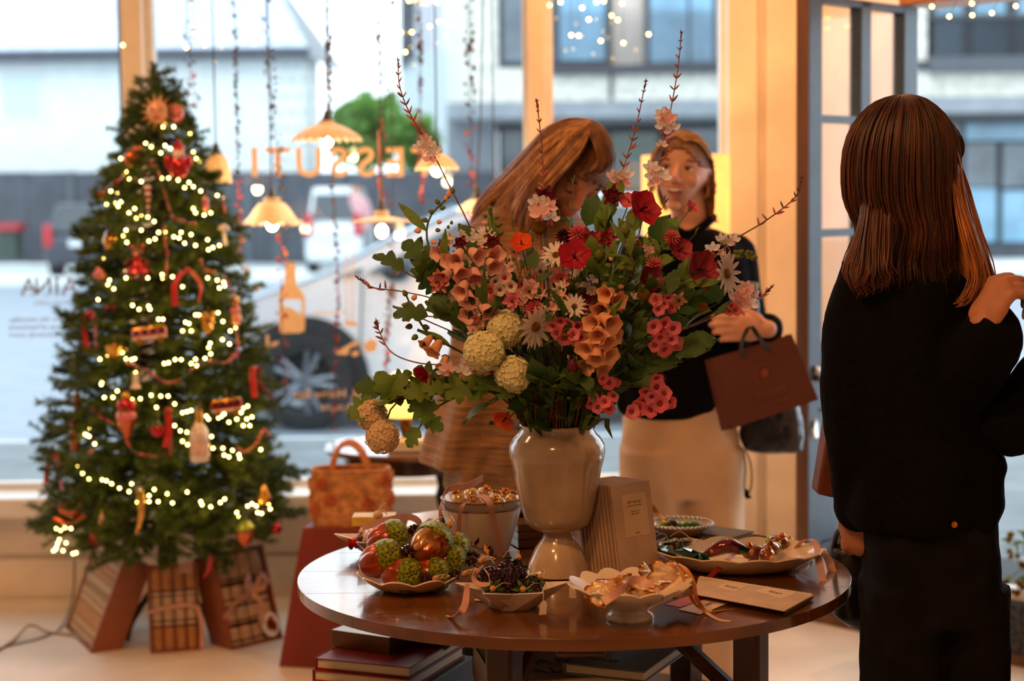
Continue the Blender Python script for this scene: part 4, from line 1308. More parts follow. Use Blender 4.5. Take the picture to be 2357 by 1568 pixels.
CUR = """439 7 461 20 499 21 407 34 505 46 443 61 448 78 523 65 471 104 429 110 567 28 882 0 941 2 1007 6 916 38 1011 50 866 64 882 73 923 75 948 74 989 61 933 120 1373 5 1390 3 1432 8 1315 81 1332 82 1383 94 1435 99 1493 79 1265 12 1290 5 1355 45 1340 18 1408 36 1422 46 283 104 247 22"""
nums = [int(x) for x in CUR.split()]
cl = thing('curtain_light_string', 'warm fairy light curtain hanging from the head of the shop windows', 'string lights', (0, 6.42, 2.7))
cur_me = MB().ell((0, 0, 0), .0055, 6).mesh('bulb', glow('curtain_bulb_glow', (255, 200, 100), 24))
cw = MB()
for x, y in zip(nums[::2], nums[1::2]):
 p = W(x, y, 6.42 + rnd(-.04, .04))
 inst('bulb', cur_me, cl, Matrix.Translation(p - cl.location))
 cw.tube([p + V((0, 0, .004)), V((p.x + rnd(-.01, .01), p.y, 2.68))], .0008, 3, caps=False)
cw.tube([V((-2.2, 6.42, 2.68)), V((.75, 6.42, 2.68))], .003, 5)
cw.build('wire', M_wire, cl)['kind'] = 'stuff'
dl = thing('doorway_light_string', 'short string of warm fairy lights looped under the door head', 'string lights', P_H + V((.2, -.2, 2.1)))
prev = None
cw = MB()
for x, y in ((2145, 15), (2185, 38), (2237, 8), (2238, 35), (2283, 30), (2338, 14)):
 y_ = 5.62 - (x - 2145) / 190 * .2
 p = W(x, y, y_)
 inst('bulb', cur_me, dl, Matrix.Translation(p - dl.location))
 cw.tube([p, p + V((.02, -.02, .05)), V((p.x, p.y, 2.124))], .001, 3, caps=False)
cw.build('wire', M_wire, dl)['kind'] = 'stuff'
PET = [pm('petal_crimson', (150, 30, 50), .6), pm('petal_plum', (120, 50, 84), .6), pm('petal_amber', (206, 112, 50), .6), pm('petal_leaf', (74, 92, 60), .6), pm('petal_rose', (214, 96, 110), .6), pm('petal_brown', (112, 74, 60), .6)]
pet_me = MB().add([V((0, 0, -.010)), V((.006, .001, 0)), V((0, .003, .010)), V((-.006, .001, 0))], [(0, 1, 2), (0, 2, 3)]).mesh('petal', PET[0], 0)
def petal_string(label, xs, y_end, dens, spread, d=6.34, y0=0):
 pts = spline([V((W(xs[0], 0, d).x, d, 3.19))] + [W(x, y0 + (y_end - y0) * k / (len(xs) - 1), d) for k, x in enumerate(xs)], 60)
 t = thing('petal_garland', label, 'garland', pts[0], 'petal garlands hanging in the window')
 MB().tube(pts, .0013, 4).build('thread', M_cordm, t)
 L = [p for p in pts if p.z < 2.35]
 n = int(1.25 * dens * (L[0].z - L[-1].z))
 for k in range(n):
  u = (k + rnd(0, .9)) / n
  p = L[min(len(L) - 1, int(u * len(L)))] + V((rnd(-1, 1) * spread, rnd(-.5, .5) * spread, rnd(-.015, .015)))
  up_ = u < .6
  mt = random.choice((PET[3], PET[5], PET[1], PET[5]) if up_ else (PET[0], PET[4], PET[2], PET[1], PET[0]))
  inst('petal', pet_me, t, TRS(p - t.location, Euler((rnd(-1, 1), rnd(-1, 1), rnd(0, 6))).to_matrix(), rnd(.8, 1.5)), mt)
 return t
petal_string('sparse petal garland over the roof corner beside the fairy curtain', (430, 436, 440, 452), 250, 60, .02)
petal_string('dense beaded garland hanging past the bell shaped pendant', (540, 544, 548, 553, 556), 700, 85, .008)
petal_string('petal garland trailing beside the ruffled pendant down to the painted bottle', (612, 622, 640, 650, 648, 660), 900, 75, .02)
petal_string('narrow bead garland above the highest pendant lamp', (754, 757, 758), 255, 70, .006)
petal_string('beaded garland dropping from the highest pendant to the side table', (757, 758, 762, 770, 778, 772, 768), 985, 75, .009)
petal_string('leafy garland around the copper flex of the disc pendant', (870, 876, 884, 882, 880), 470, 60, .018)
petal_string('dense dark bead garland with red beads near the centre', (965, 968, 966, 974), 470, 95, .008)
petal_string('petal garland with crimson petals beside the window post', (1078, 1080, 1082, 1086, 1090), 495, 70, .018)
petal_string('petal garland in front of the silver car door', (905, 898, 892, 888), 880, 45, .014, y0=560)
tag(MB().tube([W(1133, 0, 6.3) + V((0, 0, .7)), W(1137, 430, 6.3)], .0025, 5).build('flex_cord', M_cordm), 'plain brown flex hanging straight just above the blonde hair', 'cord')
tag(MB().tube([W(1002, -20, 6.3) + V((0, 0, .7)), W(1005, 300, 6.3)], .002, 5).build('flex_cord', M_cordm), 'thin flex hanging straight above the dome pendant', 'cord')
tag(MB().tube([W(873, 300, 6.28), W(877, 480, 6.28)], .006, 8).build('copper_rod', pm('copper_tube', (206, 118, 80), .3, .8)), 'short copper rod on the flex of the disc pendant', 'rod')
# ---------------------------------------------------------------- lettering and painted shapes on the window
M_vinyl = pm('apricot_vinyl', (248, 206, 164), .6, var=.03)
M_vinyl2 = pm('taupe_vinyl', (142, 132, 122), .6, var=.03)
MIR = Matrix(((-1, 0, 0), (0, 0, 1), (0, 1, 0)))      # reads from the street
YG = YW + .072
win2 = bpy.data.objects['window_2']
win1 = bpy.data.objects['window_1']
def glass_text(s, px, py, cap_px, mat, win, spacing=1.0, align='CENTER', bold=0.0):
 p = W(px, py, YG)
 sz = cap_px * YG / F / .69
 return text('window_lettering', s, mat, TRS(p - win.location, MIR), sz, win, .0008, align, spacing, bold)
for ch, px in zip('TESSUTI', (976, 911, 843, 781, 711, 640, 586)):
 glass_text(ch, px, 377, 64, M_vinyl, win2, bold=.003)
for ch, px in zip('ANIA', (66, 100, 131, 160)):
 glass_text(ch, px, 661, 39, M_vinyl2, win1)
for px, py in ((52, 680), (74, 680), (85, 641), (107, 680), (109, 641), (131, 641), (131, 680), (147, 680), (170, 680)):
 MB().bb(W(px - 5, py + 1, YG) - V((0, .001, 0)), W(px + 5, py - 1, YG) + V((0, .001, 0))).build('letter_serif', M_vinyl2, win1, smooth=0)
glass_text('J E W E L L E R S', 130, 698, 10, M_vinyl2, win1)
for s_, y in (('favourites for the everyday,', 736), ('silver and treasures of heirlooms', 754), ('chosen, and sincerely yours', 771)):
 glass_text(s_, 20, y, 12, M_vinyl2, win1, align='RIGHT')
glass_text('Jervois Rd, Herne Bay', 674, 908, 20, M_vinyl, win2, align='RIGHT')
glass_text('tessuti.co.nz', 738, 937, 17, M_vinyl, win2, align='RIGHT')
def decal(pts, name='window_decal', win=win2, mat=M_vinyl):
 MB().prism([W(x, y, YG) for x, y in pts], (0, .001, 0)).build(name, mat, win, fix=True, smooth=0)
decal([(657, 604), (680, 604), (682, 655), (700, 678), (702, 690), (642, 690), (642, 676), (654, 655)])
decal([(642, 690), (652, 690), (653, 712), (642, 712)])
decal([(694, 690), (702, 690), (702, 740), (694, 724)])
decal([(642, 706), (655, 706), (668, 708), (682, 716), (694, 724), (702, 724), (701, 762), (690, 767), (648, 768), (642, 760)])
for pts in ([(795, 575), (798, 575), (800, 740), (797, 740)], [(810, 575), (813, 575), (812, 740), (809, 740)], [(796, 640), (812, 640), (812, 644), (796, 644)], [(792, 738), (822, 742), (822, 752), (796, 750)],
   [(770, 815), (790, 800), (812, 788), (828, 786), (824, 796), (806, 800), (800, 818)], [(836, 795), (852, 780), (868, 784), (866, 806), (850, 812), (840, 806)], [(808, 812), (824, 806), (826, 818), (812, 822)],
   [(576, 668), (588, 650), (600, 660), (594, 672)], [(560, 620), (572, 612), (574, 640), (566, 645)], [(612, 770), (618, 770), (620, 800), (612, 806)], [(622, 790), (640, 784), (642, 790), (628, 800)],
   [(720, 720), (800, 717), (800, 720), (720, 724)]):
 decal(pts)
# ---------------------------------------------------------------- the round display table
TZ = 0.75
TC = V((.118, 3.49, 0))
TR = .557
def WT(px, py, d):
 return W(px, py, d - .037)
M_table = pm('varnished_brown_wood', (122, 70, 18), .22, var=.35, scale=9, stretch=(.18, 1, 1), coat=.55, bump=.06, bscale=40, col2=(76, 38, 8))
M_tleg = pm('dark_red_wood', (72, 34, 18), .4, var=.3, scale=14, stretch=(1, 1, .15))
tb = thing('display_table', 'round varnished brown wood table carrying the vase and dishes', 'table', TC)
edges = [-.5565, -.37, -.18, .02, .21, .38, .5565]
for a, b_ in zip(edges[:-1], edges[1:]):
 a, b_ = a + .0002, b_ - .0002
 def cx(y):
  return sqrt(max(0, TR * TR - y * y))
 ys = np.linspace(a, b_, 14)
 ring = [V((-cx(y), y, 0)) for y in ys] + [V((cx(y), y, 0)) for y in ys[::-1]]
 ring = [p for i, p in enumerate(ring) if (p - ring[i - 1]).length > 1e-4]
 MB().prism([p + V((0, 0, TZ - .022)) for p in ring], (0, 0, .022)).build('plank', M_table, tb, world=False, fix=True, smooth=30, bevel=.0006)
MB().bb((-.40, -.045, TZ - .06), (.40, .045, TZ - .0225)).build('batten', M_tleg, tb, world=False, bevel=.006)
MB().bb((-.045, -.40, TZ - .075), (.045, .40, TZ - .0605)).build('batten', M_tleg, tb, world=False, bevel=.006)
for dx, dy in ((.335, -.20), (-.14, -.30), (-.30, .25), (.26, .3)):
 o = MB()
 d = V((dx, dy, 0)).normalized()
 for (z0, z1, w) in ((0, .72, .055),):
  o.box((dx, dy, .36), (w, w, .72), Matrix.Rotation(math.atan2(dy, dx), 3, 'Z'))
 o.build('leg', M_tleg, tb, world=False, bevel=.006)
 MB().tube([V((dx, dy, .52)), V((dx * .35, dy * .35, TZ - .04))], .016, 6).build('brace', M_tleg, tb, world=False)
 if True:
  b = MB().tube(spline([V((dx * .62, dy * .62, TZ - .024)), V((dx * .8, dy * .8, TZ - .05)), V((dx, dy, TZ - .1))], 8), .018, 6)
  b.build('bracket', M_tleg, tb, world=False)
MB().lathe([(0, .40), (.47, .40), (.475, .41), (.47, .42), (0, .42)], 48).build('lower_shelf', M_tleg, tb, world=False)
M_redbook = pm('red_cloth_book', (138, 24, 14), .55, var=.1, scale=60)
M_page = pm('page_block', (226, 206, 170), .8, var=.06, scale=4, stretch=(1, 1, 60))
def book(name, label, c, size, rot, cover, pages=M_page, spine=0, cat='book', group=None):
 t = thing(name, label, cat, c, group, (0, 0, rot))
 w, d, h = size
 k = .003
 MB().bb((-w / 2 + .004, -d / 2 + .004, k), (w / 2 - .004, d / 2 - .004, h - k)).build('pages', pages, t, world=False)
 MB().bb((-w / 2, -d / 2, 0), (w / 2, d / 2, k)).build('cover', cover, t, world=False)
 MB().bb((-w / 2, -d / 2, h - k), (w / 2, d / 2, h)).build('cover', cover, t, world=False)
 MB().bb((-w / 2 - .001, -d / 2, 0), (-w / 2 + .003, d / 2, h)).build('spine', cover, t, world=False)
 return t
RB = V((-.270, 3.715, 0))
ra = radians(-22)
b = MB().bb((-.11, -.14, 0), (.11, .14, .07)).build('storage_box', pm('grey_brown_box', (70, 62, 50), .6), None, bevel=.003)
b.location, b.rotation_euler = (RB.x + .02, RB.y + .01, .42), (0, 0, ra)
tag(b, 'grey brown box on the table shelf under the two red books', 'box')
book('book', 'lower red cloth book of the two under the table', (RB.x - .003, RB.y, .4905), (.225, .29, .024), ra, M_redbook)
book('book', 'upper red cloth book with a brown box lying on it', (RB.x, RB.y + .003, .515), (.222, .285, .024), ra, M_redbook)
b = MB().bb((-.076, -.10, 0), (.076, .10, .038)).build('gilt_box', pm('bronze_paper', (104, 62, 26), .3, .3, var=.2, scale=8), None, bevel=.001)
b.location, b.rotation_euler = (RB.x - .015, RB.y + .05, .5395), (0, 0, radians(-30))
tag(b, 'flat bronze brown box lying on the red books', 'box')
M_greybook = pm('grey_book_cover', (120, 112, 96), .5, var=.08)
M_tanbook = pm('tan_book_cover', (150, 112, 66), .5, var=.1)
M_ink = pm('black_ink', (16, 14, 14), .6)
t = book('book', 'tan art book with black hand lettering under the table front', (.06, 3.48, .42), (.25, .30, .15), radians(10), M_tanbook)
text('cover_lettering', 'FRANS', M_ink, TRS((-.10, -.02, .1505)), .058, t, .0004, 'LEFT', 1.15)
text('cover_lettering', 'HALS', M_ink, TRS((-.10, -.085, .1505)), .058, t, .0004, 'LEFT', 1.15)
text('spine_lettering', 'HALS', M_ink, TRS((-.1265, -.02, .08), Matrix(((0, 0, -1), (-1, 0, 0), (0, 1, 0)))), .05, t, .0004)
t = book('book', 'grey art book with a dark B on its cover under the table', (.225, 3.43, .575), (.17, .26, .022), radians(-25), M_greybook)
text('cover_lettering', 'B', M_ink, TRS((.0, .06, .0224)), .06, t, .0004)
text('cover_lettering', 'ARTIST', M_ink, TRS((-.02, -.08, .0224)), .014, t, .0003, spacing=1.4)
b = book('book', 'pale paperback standing behind the lettered art book', (.10, 3.72, .42), (.22, .03, .24), radians(5), M_tanbook)
# ---------------------------------------------------------------- vase and dishes
M_glaze = pm('cream_crackle_glaze', (196, 172, 140), .14, var=.07, scale=14, coat=.6, bump=.05, bscale=26)
M_porcelain = pm('cream_porcelain', (236, 220, 196), .2, var=.04, scale=10, coat=.5)
vb = Wz(1285, 1322, TZ)
K = vb.y / F
vprof = [(0, 0), (70, 0), (75, 4), (73, 12), (68, 30), (60, 48), (54, 62), (50, 68), (44, 76), (36, 88), (33, 97), (38, 104), (60, 110), (74, 122), (81, 142), (88, 170), (96, 210), (103, 250),
         (109, 272), (112, 288), (110, 306), (101, 322), (91, 332), (86, 340), (85, 347), (87, 352), (85, 354), (80, 351), (79, 340), (84, 328), (96, 312), (103, 296), (102, 280), (88, 200), (70, 140), (30, 122), (0, 120)]
vase = thing('vase', 'cream glazed footed vase holding the big bouquet', 'vase', vb)
MB().lathe([(r * K, z * K) for r, z in vprof], 64).build('body', M_glaze, vase, world=False, smooth=60)
MB().lathe([(0, 300 * K), (88 * K, 300 * K)], 32).build('water', pane_mat('vase_water', (.8, .86, .84, 1), .2), vase, world=False)
def star_dish(label, px, py, R, r, rb, H, n, rot):
 c = Wz(px, py, TZ)
 o = MB()
 rings = []
 m = 2 * n
 for kind in range(5):
  ring = []
  for j in range(m):
   a = rot + pi * j / n
   tip = j % 2 == 0
   rr, z = ((rb * (1 if tip else .92), 0) if kind == 0 else ((R if tip else r), H if tip else H * .82) if kind == 1 else
                     ((R if tip else r) - (.006 if tip else .003), (H if tip else H * .82) + .0005) if kind == 2 else (rb * .96, .006) if kind == 3 else (0, .006))
   ring.append(V((cos(a) * rr, sin(a) * rr, z)))
  rings.append(ring)
 vs = [p for ring in rings for p in ring]
 fs = [tuple(range(m))[::-1]]
 for k in range(4):
  for j in range(m):
   fs.append((k * m + j, k * m + (j + 1) % m, (k + 1) * m + (j + 1) % m, (k + 1) * m + j))
 o.add([p + c for p in vs], fs)
 return tag(o.build('star_dish', M_porcelain, smooth=0, bevel=.0015, fix=True), label, 'dish')
star_dish('star shaped cream dish of blackberry ornaments in front of the vase', 1181, 1397, .110, .066, .044, .047, 6, 0)
star_dish('star shaped cream dish of red and white ornaments behind the acorn plate', 893, 1276, .118, .072, .046, .046, 6, 0)
def lobed(name, label, px, py, prof, n, lobes, amp, sx=1, sy=1, rot=0, sharp=1.0, tilt=.0):
 c = Wz(px, py, TZ)
 Rm = max(r for r, z in prof)
 def mod(a, i, r, z):
  e = max(0, r / Rm - .25) / .75
  k = abs(cos(lobes * a / 2)) ** sharp
  return r * (1 + amp * e * (k - .6)), z * (1 + tilt * e * (k - .6))
 o = MB().lathe(prof, n, mod=mod, sx=sx, sy=sy)
 rz = Matrix.Rotation(rot, 3, 'Z')
 o.v = [rz @ p + c for p in o.v]
 return tag(o.build(name, M_porcelain, smooth=60), label, 'dish')
lobed('leaf_plate', 'cream leaf edged plate heaped with copper acorn ornaments', 946, 1356,
      [(0, 0), (.048, 0), (.07, .008), (.09, .02), (.101, .030), (.1, .0325), (.088, .0235), (.066, .012), (.04, .006), (0, .006)], 96, 9, .12, rot=.3, tilt=.35)
fb = lobed('footed_bowl', 'scalloped cream footed bowl filled with gilded oyster shells', 1450, 1423,
           [(0, 0), (.042, 0), (.0435, .004), (.041, .010), (.034, .015), (.034, .019), (.052, .027), (.075, .040), (.095, .052), (.110, .064), (.109, .0665), (.093, .056), (.072, .044), (.05, .032), (0, .028)], 128, 14, .09, tilt=.12, rot=.1)
oc = Wz(1700, 1310, TZ)
lobed('oval_dish', 'long lobed oval cream dish with green and red ornaments', 1700, 1310,
      [(0, 0), (.09, 0), (.12, .008), (.15, .024), (.172, .039), (.171, .0415), (.146, .027), (.115, .0115), (.08, .006), (0, .006)], 128, 14, .07, sx=1.0, sy=.70, rot=radians(-7), tilt=.15)
bb_ = Wz(1565, 1236, TZ)
lobed('beaded_bowl', 'small bowl with a beaded rim at the back of the table', 1565, 1236,
      [(0, 0), (.03, 0), (.034, .003), (.05, .011), (.064, .021), (.071, .030), (.069, .031), (.06, .022), (.045, .012), (.03, .006), (0, .005)], 64, 2, 0)
bob = bpy.data.objects['beaded_bowl']
rb_me = MB().ell((0, 0, 0), .0052, 8).mesh('rim_bead', M_porcelain)
for k in range(40):
 a = 2 * pi * k / 40
 inst('rim_bead', rb_me, bob, Matrix.Translation(bb_ + V((cos(a) * .0705, sin(a) * .0705, .031))))
bc2 = Wz(1110, 1268, TZ)
M_rimline = pm('russet_rim_line', (112, 44, 26), .4)
for k, (dz_, lab) in enumerate(((0, 'outer cream enamel bucket with a russet rim line'), (.019, 'inner cream bucket of pearl ornaments nested in the outer one'))):
 t = thing('bucket', lab, 'bucket', bc2 + V((0, 0, dz_)))
 H_, rt, rb = .098, .0885, .056
 z0 = 0 if k == 0 else .004
 if k == 0:
  pr_ = [(0, 0), (rb, 0), (rb + .002, .003), (rt, H_), (rt - .002, H_ + .001), (rb + .0, .004), (0, .004)]
 else:
  pr_ = [(0, z0), (rb - .004, z0), (rt - .003, H_ - .002), (rt, H_), (rt - .002, H_ + .001), (rb - .006, z0 + .004), (0, z0 + .004)]
 MB().lathe(pr_, 48).build('body', M_porcelain, t, world=False, smooth=40)
 MB().tube([V((cos(a) * (rt - .0005), sin(a) * (rt - .0005), H_)) for a in np.linspace(0, 2 * pi, 49)], .0014, 6, caps=False).build('rim_line', M_rimline, t, world=False)
# ---------------------------------------------------------------- ornaments in the dishes
M_nut = pm('lacquered_copper_nut', (172, 62, 10), .25, .4, var=.2, scale=30, coat=.5, bump=.1, bscale=30)
M_cap = pm('green_glitter_cap', (176, 182, 34), .25, .6, var=.4, scale=240, bump=1.0, bscale=240, col2=(70, 80, 10))
M_goldnut = pm('gold_leaf_nut', (206, 150, 78), .22, .7, var=.3, scale=40, coat=.5, bump=.1, bscale=30, col2=(150, 58, 24))
M_stalk = pm('dark_stalk', (58, 20, 22), .3, var=.3, scale=90, coat=.4)
M_bead = pm('pale_wood_bead', (210, 150, 82), .5, var=.15, scale=120)
nut_me = MB().lathe([(0, -.036), (.008, -.0345), (.018, -.028), (.0255, -.014), (.0275, .0), (.026, .010), (.02, .016), (0, .018)], 36,
     mod=lambda a, i, r, z: (r * (1 - (.16 if 1 < i < 6 else .04) * max(0, cos(3 * a)) ** 3), z)).mesh('nut', M_nut, 60)
cap_me = MB().lathe([(.0255, .003), (.0295, .005), (.0292, .016), (.0235, .028), (.012, .034), (0, .0352)], 28).mesh('cap', M_cap, 60)
g = MB().tube([V((0, 0, .033)), V((.001, .001, .052))], [.0045, .006, .003], 7)
for k in range(9):
 a = k * 2.4
 g.ell((cos(a) * .006, sin(a) * .006, .036 + k * .0018), (.0042, .0042, .003), 6)
stk_me = g.mesh('stalk', M_stalk)
bead_w = MB().ell((0, 0, .060), (.006, .006, .0065), 10).mesh('wood_bead', M_bead)
M_string = pm('white_string', (226, 206, 180), .8)
str_me = MB().tube(spline([V((0, 0, .066)), V((.012, .004, .078)), V((.028, .0, .062)), V((.03, -.004, .045))], 10), .0008, 4).tube(spline([V((0, 0, .066)), V((.002, .008, .074)), V((-.01, .006, .06))], 8), .0008, 4).mesh('string', M_string)
def acorn(label, px, py, d, axis, sc=1.0, mat=None):
 p = W(px, py - 3, d - .014)
 t = thing('acorn_ornament', label, 'ornament', p, 'acorn ornaments on the leaf plate')
 m = TRS((0, 0, 0), frame_of(axis), sc)
 for nm, me_ in (('nut', nut_me), ('cap', cap_me), ('stalk', stk_me), ('wood_bead', bead_w), ('string', str_me)):
  inst(nm, me_, t, m, mat if nm == 'nut' else None)
 return t
acorn('copper acorn jutting over the front edge of the plate, tip towards the window side', 877, 1292, 3.33, (.9, -.15, .33), 1.28)
acorn('copper acorn lying behind the front one against the star dish', 893, 1245, 3.43, (.88, .1, .3), 1.25)
acorn('gold leafed acorn on top of the heap showing its round end', 990, 1260, 3.36, (.35, .75, .28), 1.42, M_goldnut)
acorn('copper acorn lowest at the plate front with its glitter cap facing out', 925, 1328, 3.30, (.86, -.35, -.02), 1.2)
acorn('copper acorn beside the lowest one, cap towards the blackberries', 990, 1326, 3.32, (.93, -.2, .05), 1.16)
acorn('copper acorn near the bucket with its dark stalk pointing at the blackberries', 1028, 1296, 3.37, (.9, -.1, .02), 1.14)
acorn('uppermost copper acorn beside the bucket, its cap slanting', 1036, 1262, 3.43, (.75, -.2, -.25), 1.18)
acorn('copper acorn mostly hidden under the gold leafed one', 944, 1292, 3.38, (.8, .2, .15), 1.0)
t = thing('leaf_sprig', 'small bronze leafed sprig lying against the bucket foot', 'sprig', W(1100, 1280, 3.5))
pts = spline([WT(1060, 1262, 3.47), WT(1090, 1258, 3.49), WT(1120, 1275, 3.48), WT(1140, 1300, 3.42)], 12)
MB().tube(pts, .0012, 5).build('stem', M_stalk, t)
for k in range(9):
 p = pts[1 + k]
 d = V((rnd(-1, 1), rnd(-1, .3), rnd(-.2, 1))).normalized()
 MB().add([p, p + d * .012 + V((.005, 0, 0)), p + d * .026, p + d * .012 - V((.005, 0, .001))], [(0, 1, 2), (0, 2, 3)]).build('leaf', random.choice((M_stalk, M_bead)), t)
SA = Wz(893, 1276, TZ)
for k, (dx, dy, mat, lab) in enumerate(((-.05, -.03, O_red, 'glossy red sweet ornament by the dish corner'), (-.02, -.04, O_white, 'white sweet ornament with a black ring'), (.02, -.02, O_blk, 'black and white sweet ornament in the rear star dish'),
          (-.03, .02, O_white, 'pale sweet ornament behind the pink ribbon'), (.05, -.02, O_red, 'dark red sweet ornament near the acorns'), (.03, .03, O_white, 'pale sweet ornament at the back of the star dish'))):
 t = thing('sweet_ornament', lab, 'ornament', SA + V((dx, dy, .036)), 'sweet ornaments in the rear star dish', (0, .3, rnd(0, 3)))
 MB().tube([V((-.02, 0, 0)), V((.02, 0, 0))], [.013, .016, .013], 12).build('body', mat, t, world=False)
 MB().tube([V((-.006, 0, 0)), V((.006, 0, 0))], .0165, 12).build('ring', O_blk if mat is not O_blk else O_white, t, world=False)
 for s in (-1, 1):
  MB().lathe([(.003, 0), (.013, .012), (.012, .013), (.002, .003)], 10, m=TRS((s * .02, 0, 0), frame_of((s, 0, .01)))).build('wrapper_end', mat, t, world=False)
 MB().ell((0, 0, .018), .005, 8).build('wood_bead', M_bead, t, world=False)
p = WT(870, 1186, 3.72)
t = thing('wooden_bobbin', 'pale wooden bead with string standing up behind the ribbon', 'ornament', p)
MB().ell((0, 0, 0), (.011, .011, .010), 12).build('bead', pm('pale_wood', (226, 186, 140), .5), t, world=False)
MB().tube(spline([V((0, 0, .008)), V((.008, 0, .02)), V((.018, 0, .026))], 6), .0012, 5).tube(spline([V((0, 0, .008)), V((.012, -.004, .012)), V((.02, -.004, .0))], 6), .0012, 5).build('string', M_string, t, world=False)
M_berry = pm('blackberry_glass', (58, 18, 48), .12, .3, var=.3, scale=60, coat=.9)
M_bleaf = pm('green_foil_leaf', (110, 160, 40), .2, .5, var=.4, scale=60, coat=.5, col2=(40, 90, 20))
def berry(label, px, py, d, r, axis):
 t = thing('blackberry_ornament', label, 'ornament', WT(px, py, d), 'blackberry ornaments in the star dish')
 fr_ = frame_of(axis)
 g = MB().ell((0, 0, 0), (r * .9, r * .9, r * 1.15), 12, fr_)
 for k in range(70):
  z = 1 - 2 * (k + .5) / 70
  a = k * 2.39996
  q = V((sqrt(1 - z * z) * cos(a) * r * .95, sqrt(1 - z * z) * sin(a) * r * .95, z * r * 1.2))
  g.ell(fr_ @ q, r * .19, 6)
 g.build('berry', M_berry, t, world=False)
 g = MB()
 for k in range(6):
  a = k * pi / 3
  q = [fr_ @ V((cos(a + s_) * r * rr, sin(a + s_) * r * rr, r * zz)) for s_, rr, zz in ((0, .1, 1.25), (-.35, .6, 1.25), (0, 1.15, .85), (.35, .6, 1.25))]
  g.add(q, [(0, 1, 2), (0, 2, 3)])
 g.build('leaves', M_bleaf, t, world=False)
 MB().ell(fr_ @ V((0, 0, r * 1.45)), .006, 8).build('wood_bead', M_bead, t, world=False)
 MB().tube(spline([fr_ @ V((0, 0, r * 1.5)), fr_ @ V((.006, 0, r * 1.9)), fr_ @ V((.02, .01, r * 1.7)), fr_ @ V((.03, .01, r * 1.1))], 10), .0007, 4).build('string', M_string, t, world=False)
berry('largest blackberry ornament on top with a green foil leaf cap', 1176, 1328, 3.22, .027, (.35, .3, .85))
berry('blackberry ornament seen through the pink ribbon loop', 1133, 1334, 3.22, .021, (-.8, .2, .4))
berry('blackberry ornament low at the dish front, green cap facing out', 1204, 1358, 3.205, .020, (0, -.9, .25))
berry('blackberry ornament with yellow green leaves by the front valley', 1142, 1358, 3.205, .020, (-.2, -.9, .3))
berry('blackberry ornament at the tag side of the star dish', 1226, 1350, 3.21, .018, (.5, -.3, .7))
M_tag = pm('white_card_tag', (232, 208, 182), .7, var=.03)
def price_tag(label, p, ax_, up_, top):
 ax_, up_ = V(ax_).normalized(), V(up_).normalized()
 w, h = .0065, .020
 t = thing('price_tag', label, 'tag', p)
 MB().prism([V(p) + ax_ * x + up_ * y for x, y in ((-w, -h), (w, -h), (w, 0), (w * .45, .005), (-w * .45, .005), (-w, 0))], ax_.cross(up_) * .0006).build('card', M_tag, t, fix=True, smooth=0)
 n = ax_.cross(up_)
 MB().lathe([(0, 0), (.0014, 0), (.0014, .0004), (0, .0005)], 8, m=TRS(V(p) + up_ * .0 - n * .0004, frame_of(n))).build('eyelet', M_ink, t)
 MB().tube(spline([V(p) + up_ * .0] + top, 10), .0006, 4).build('string', M_string, t)
sd = Wz(1243, 1370, TZ + .042)
price_tag('blank white price tag hanging from the star dish tip', W(1251, 1390, sd.y - .012), (1, 0, .12), (.1, .02, 1), [W(1251, 1378, sd.y - .01), W(1250, 1352, sd.y)])
q_ = Wz(1098, 1381, TZ + .002)
price_tag('white price tag lying on the table beside the pink ribbon', q_, (.3, .9, 0), (-.9, .35, .02), [q_ + V((.01, .01, .012)), W(1090, 1366, q_.y + .02)])
q_ = Wz(1320, 1356, TZ + .02)
price_tag('white price tag under the rim of the footed bowl', W(1318, 1352, 3.16), (1, 0, -.1), (0, 0, 1), [W(1314, 1346, 3.165), W(1312, 1340, 3.17)])
M_oyster = pm('gilded_oyster', (246, 226, 186), .18, .25, var=.1, scale=50, coat=.7, col2=(214, 140, 40), bump=.5, bscale=70)
M_gilt = pm('gilt_edge', (206, 130, 34), .25, .9, var=.2, scale=60)
def oyster(label, px, py, d, s, rot):
 t = thing('oyster_ornament', label, 'ornament', WT(px, py, d), 'gilded oyster shells in the footed bowl', rot)
 for sg in (1, -1):
  def sh(u, v):
   a = u * 2 * pi
   r = v * s * (1 + .14 * sin(5 * a + sg) + .07 * sin(11 * a)) * (1 - .25 * sin(a))
   return V((cos(a) * r, sin(a) * r * .8, sg * (.32 * s * (1 - v ** 2) + .05 * s * sin(9 * a) * v)))
  MB().grid(sh, 40, 7, closeu=True).build('shell', M_oyster, t, world=False)
 rimp = [V((cos(a) * s * (1 + .14 * sin(5 * a + 1) + .07 * sin(11 * a)) * (1 - .25 * sin(a)), sin(a) * s * .8 * (1 + .14 * sin(5 * a + 1)) * (1 - .25 * sin(a)), .05 * s * sin(9 * a))) for a in np.linspace(0, 2 * pi, 41)]
 MB().tube(rimp, .0016, 5, caps=False).build('gilt_rim', M_gilt, t, world=False)
 return t
FBc = Wz(1450, 1423, TZ)
oyster('largest gilded oyster leaning up with a gold ribbon tied to its hinge', 1540, 1322, 3.17, 0.0390, (1.25, .35, .3))
oyster('pale gilded oyster nearest the vase foot in the bowl', 1388, 1357, 3.06, 0.0338, (.6, -.3, .5))
oyster('gilded oyster standing upright against the notebooks', 1484, 1318, 3.19, 0.0286, (1.3, .1, 1.2))
oyster('gilded oyster lying under the blush ribbon', 1445, 1352, 3.08, 0.0338, (.4, .2, 1.8))
oyster('gilded oyster at the front lip of the bowl', 1482, 1366, 3.04, 0.0286, (.5, .1, 2.4))
oyster('gilded oyster between the ribbon and the largest shell', 1508, 1352, 3.07, 0.0286, (.3, .3, 3.2))
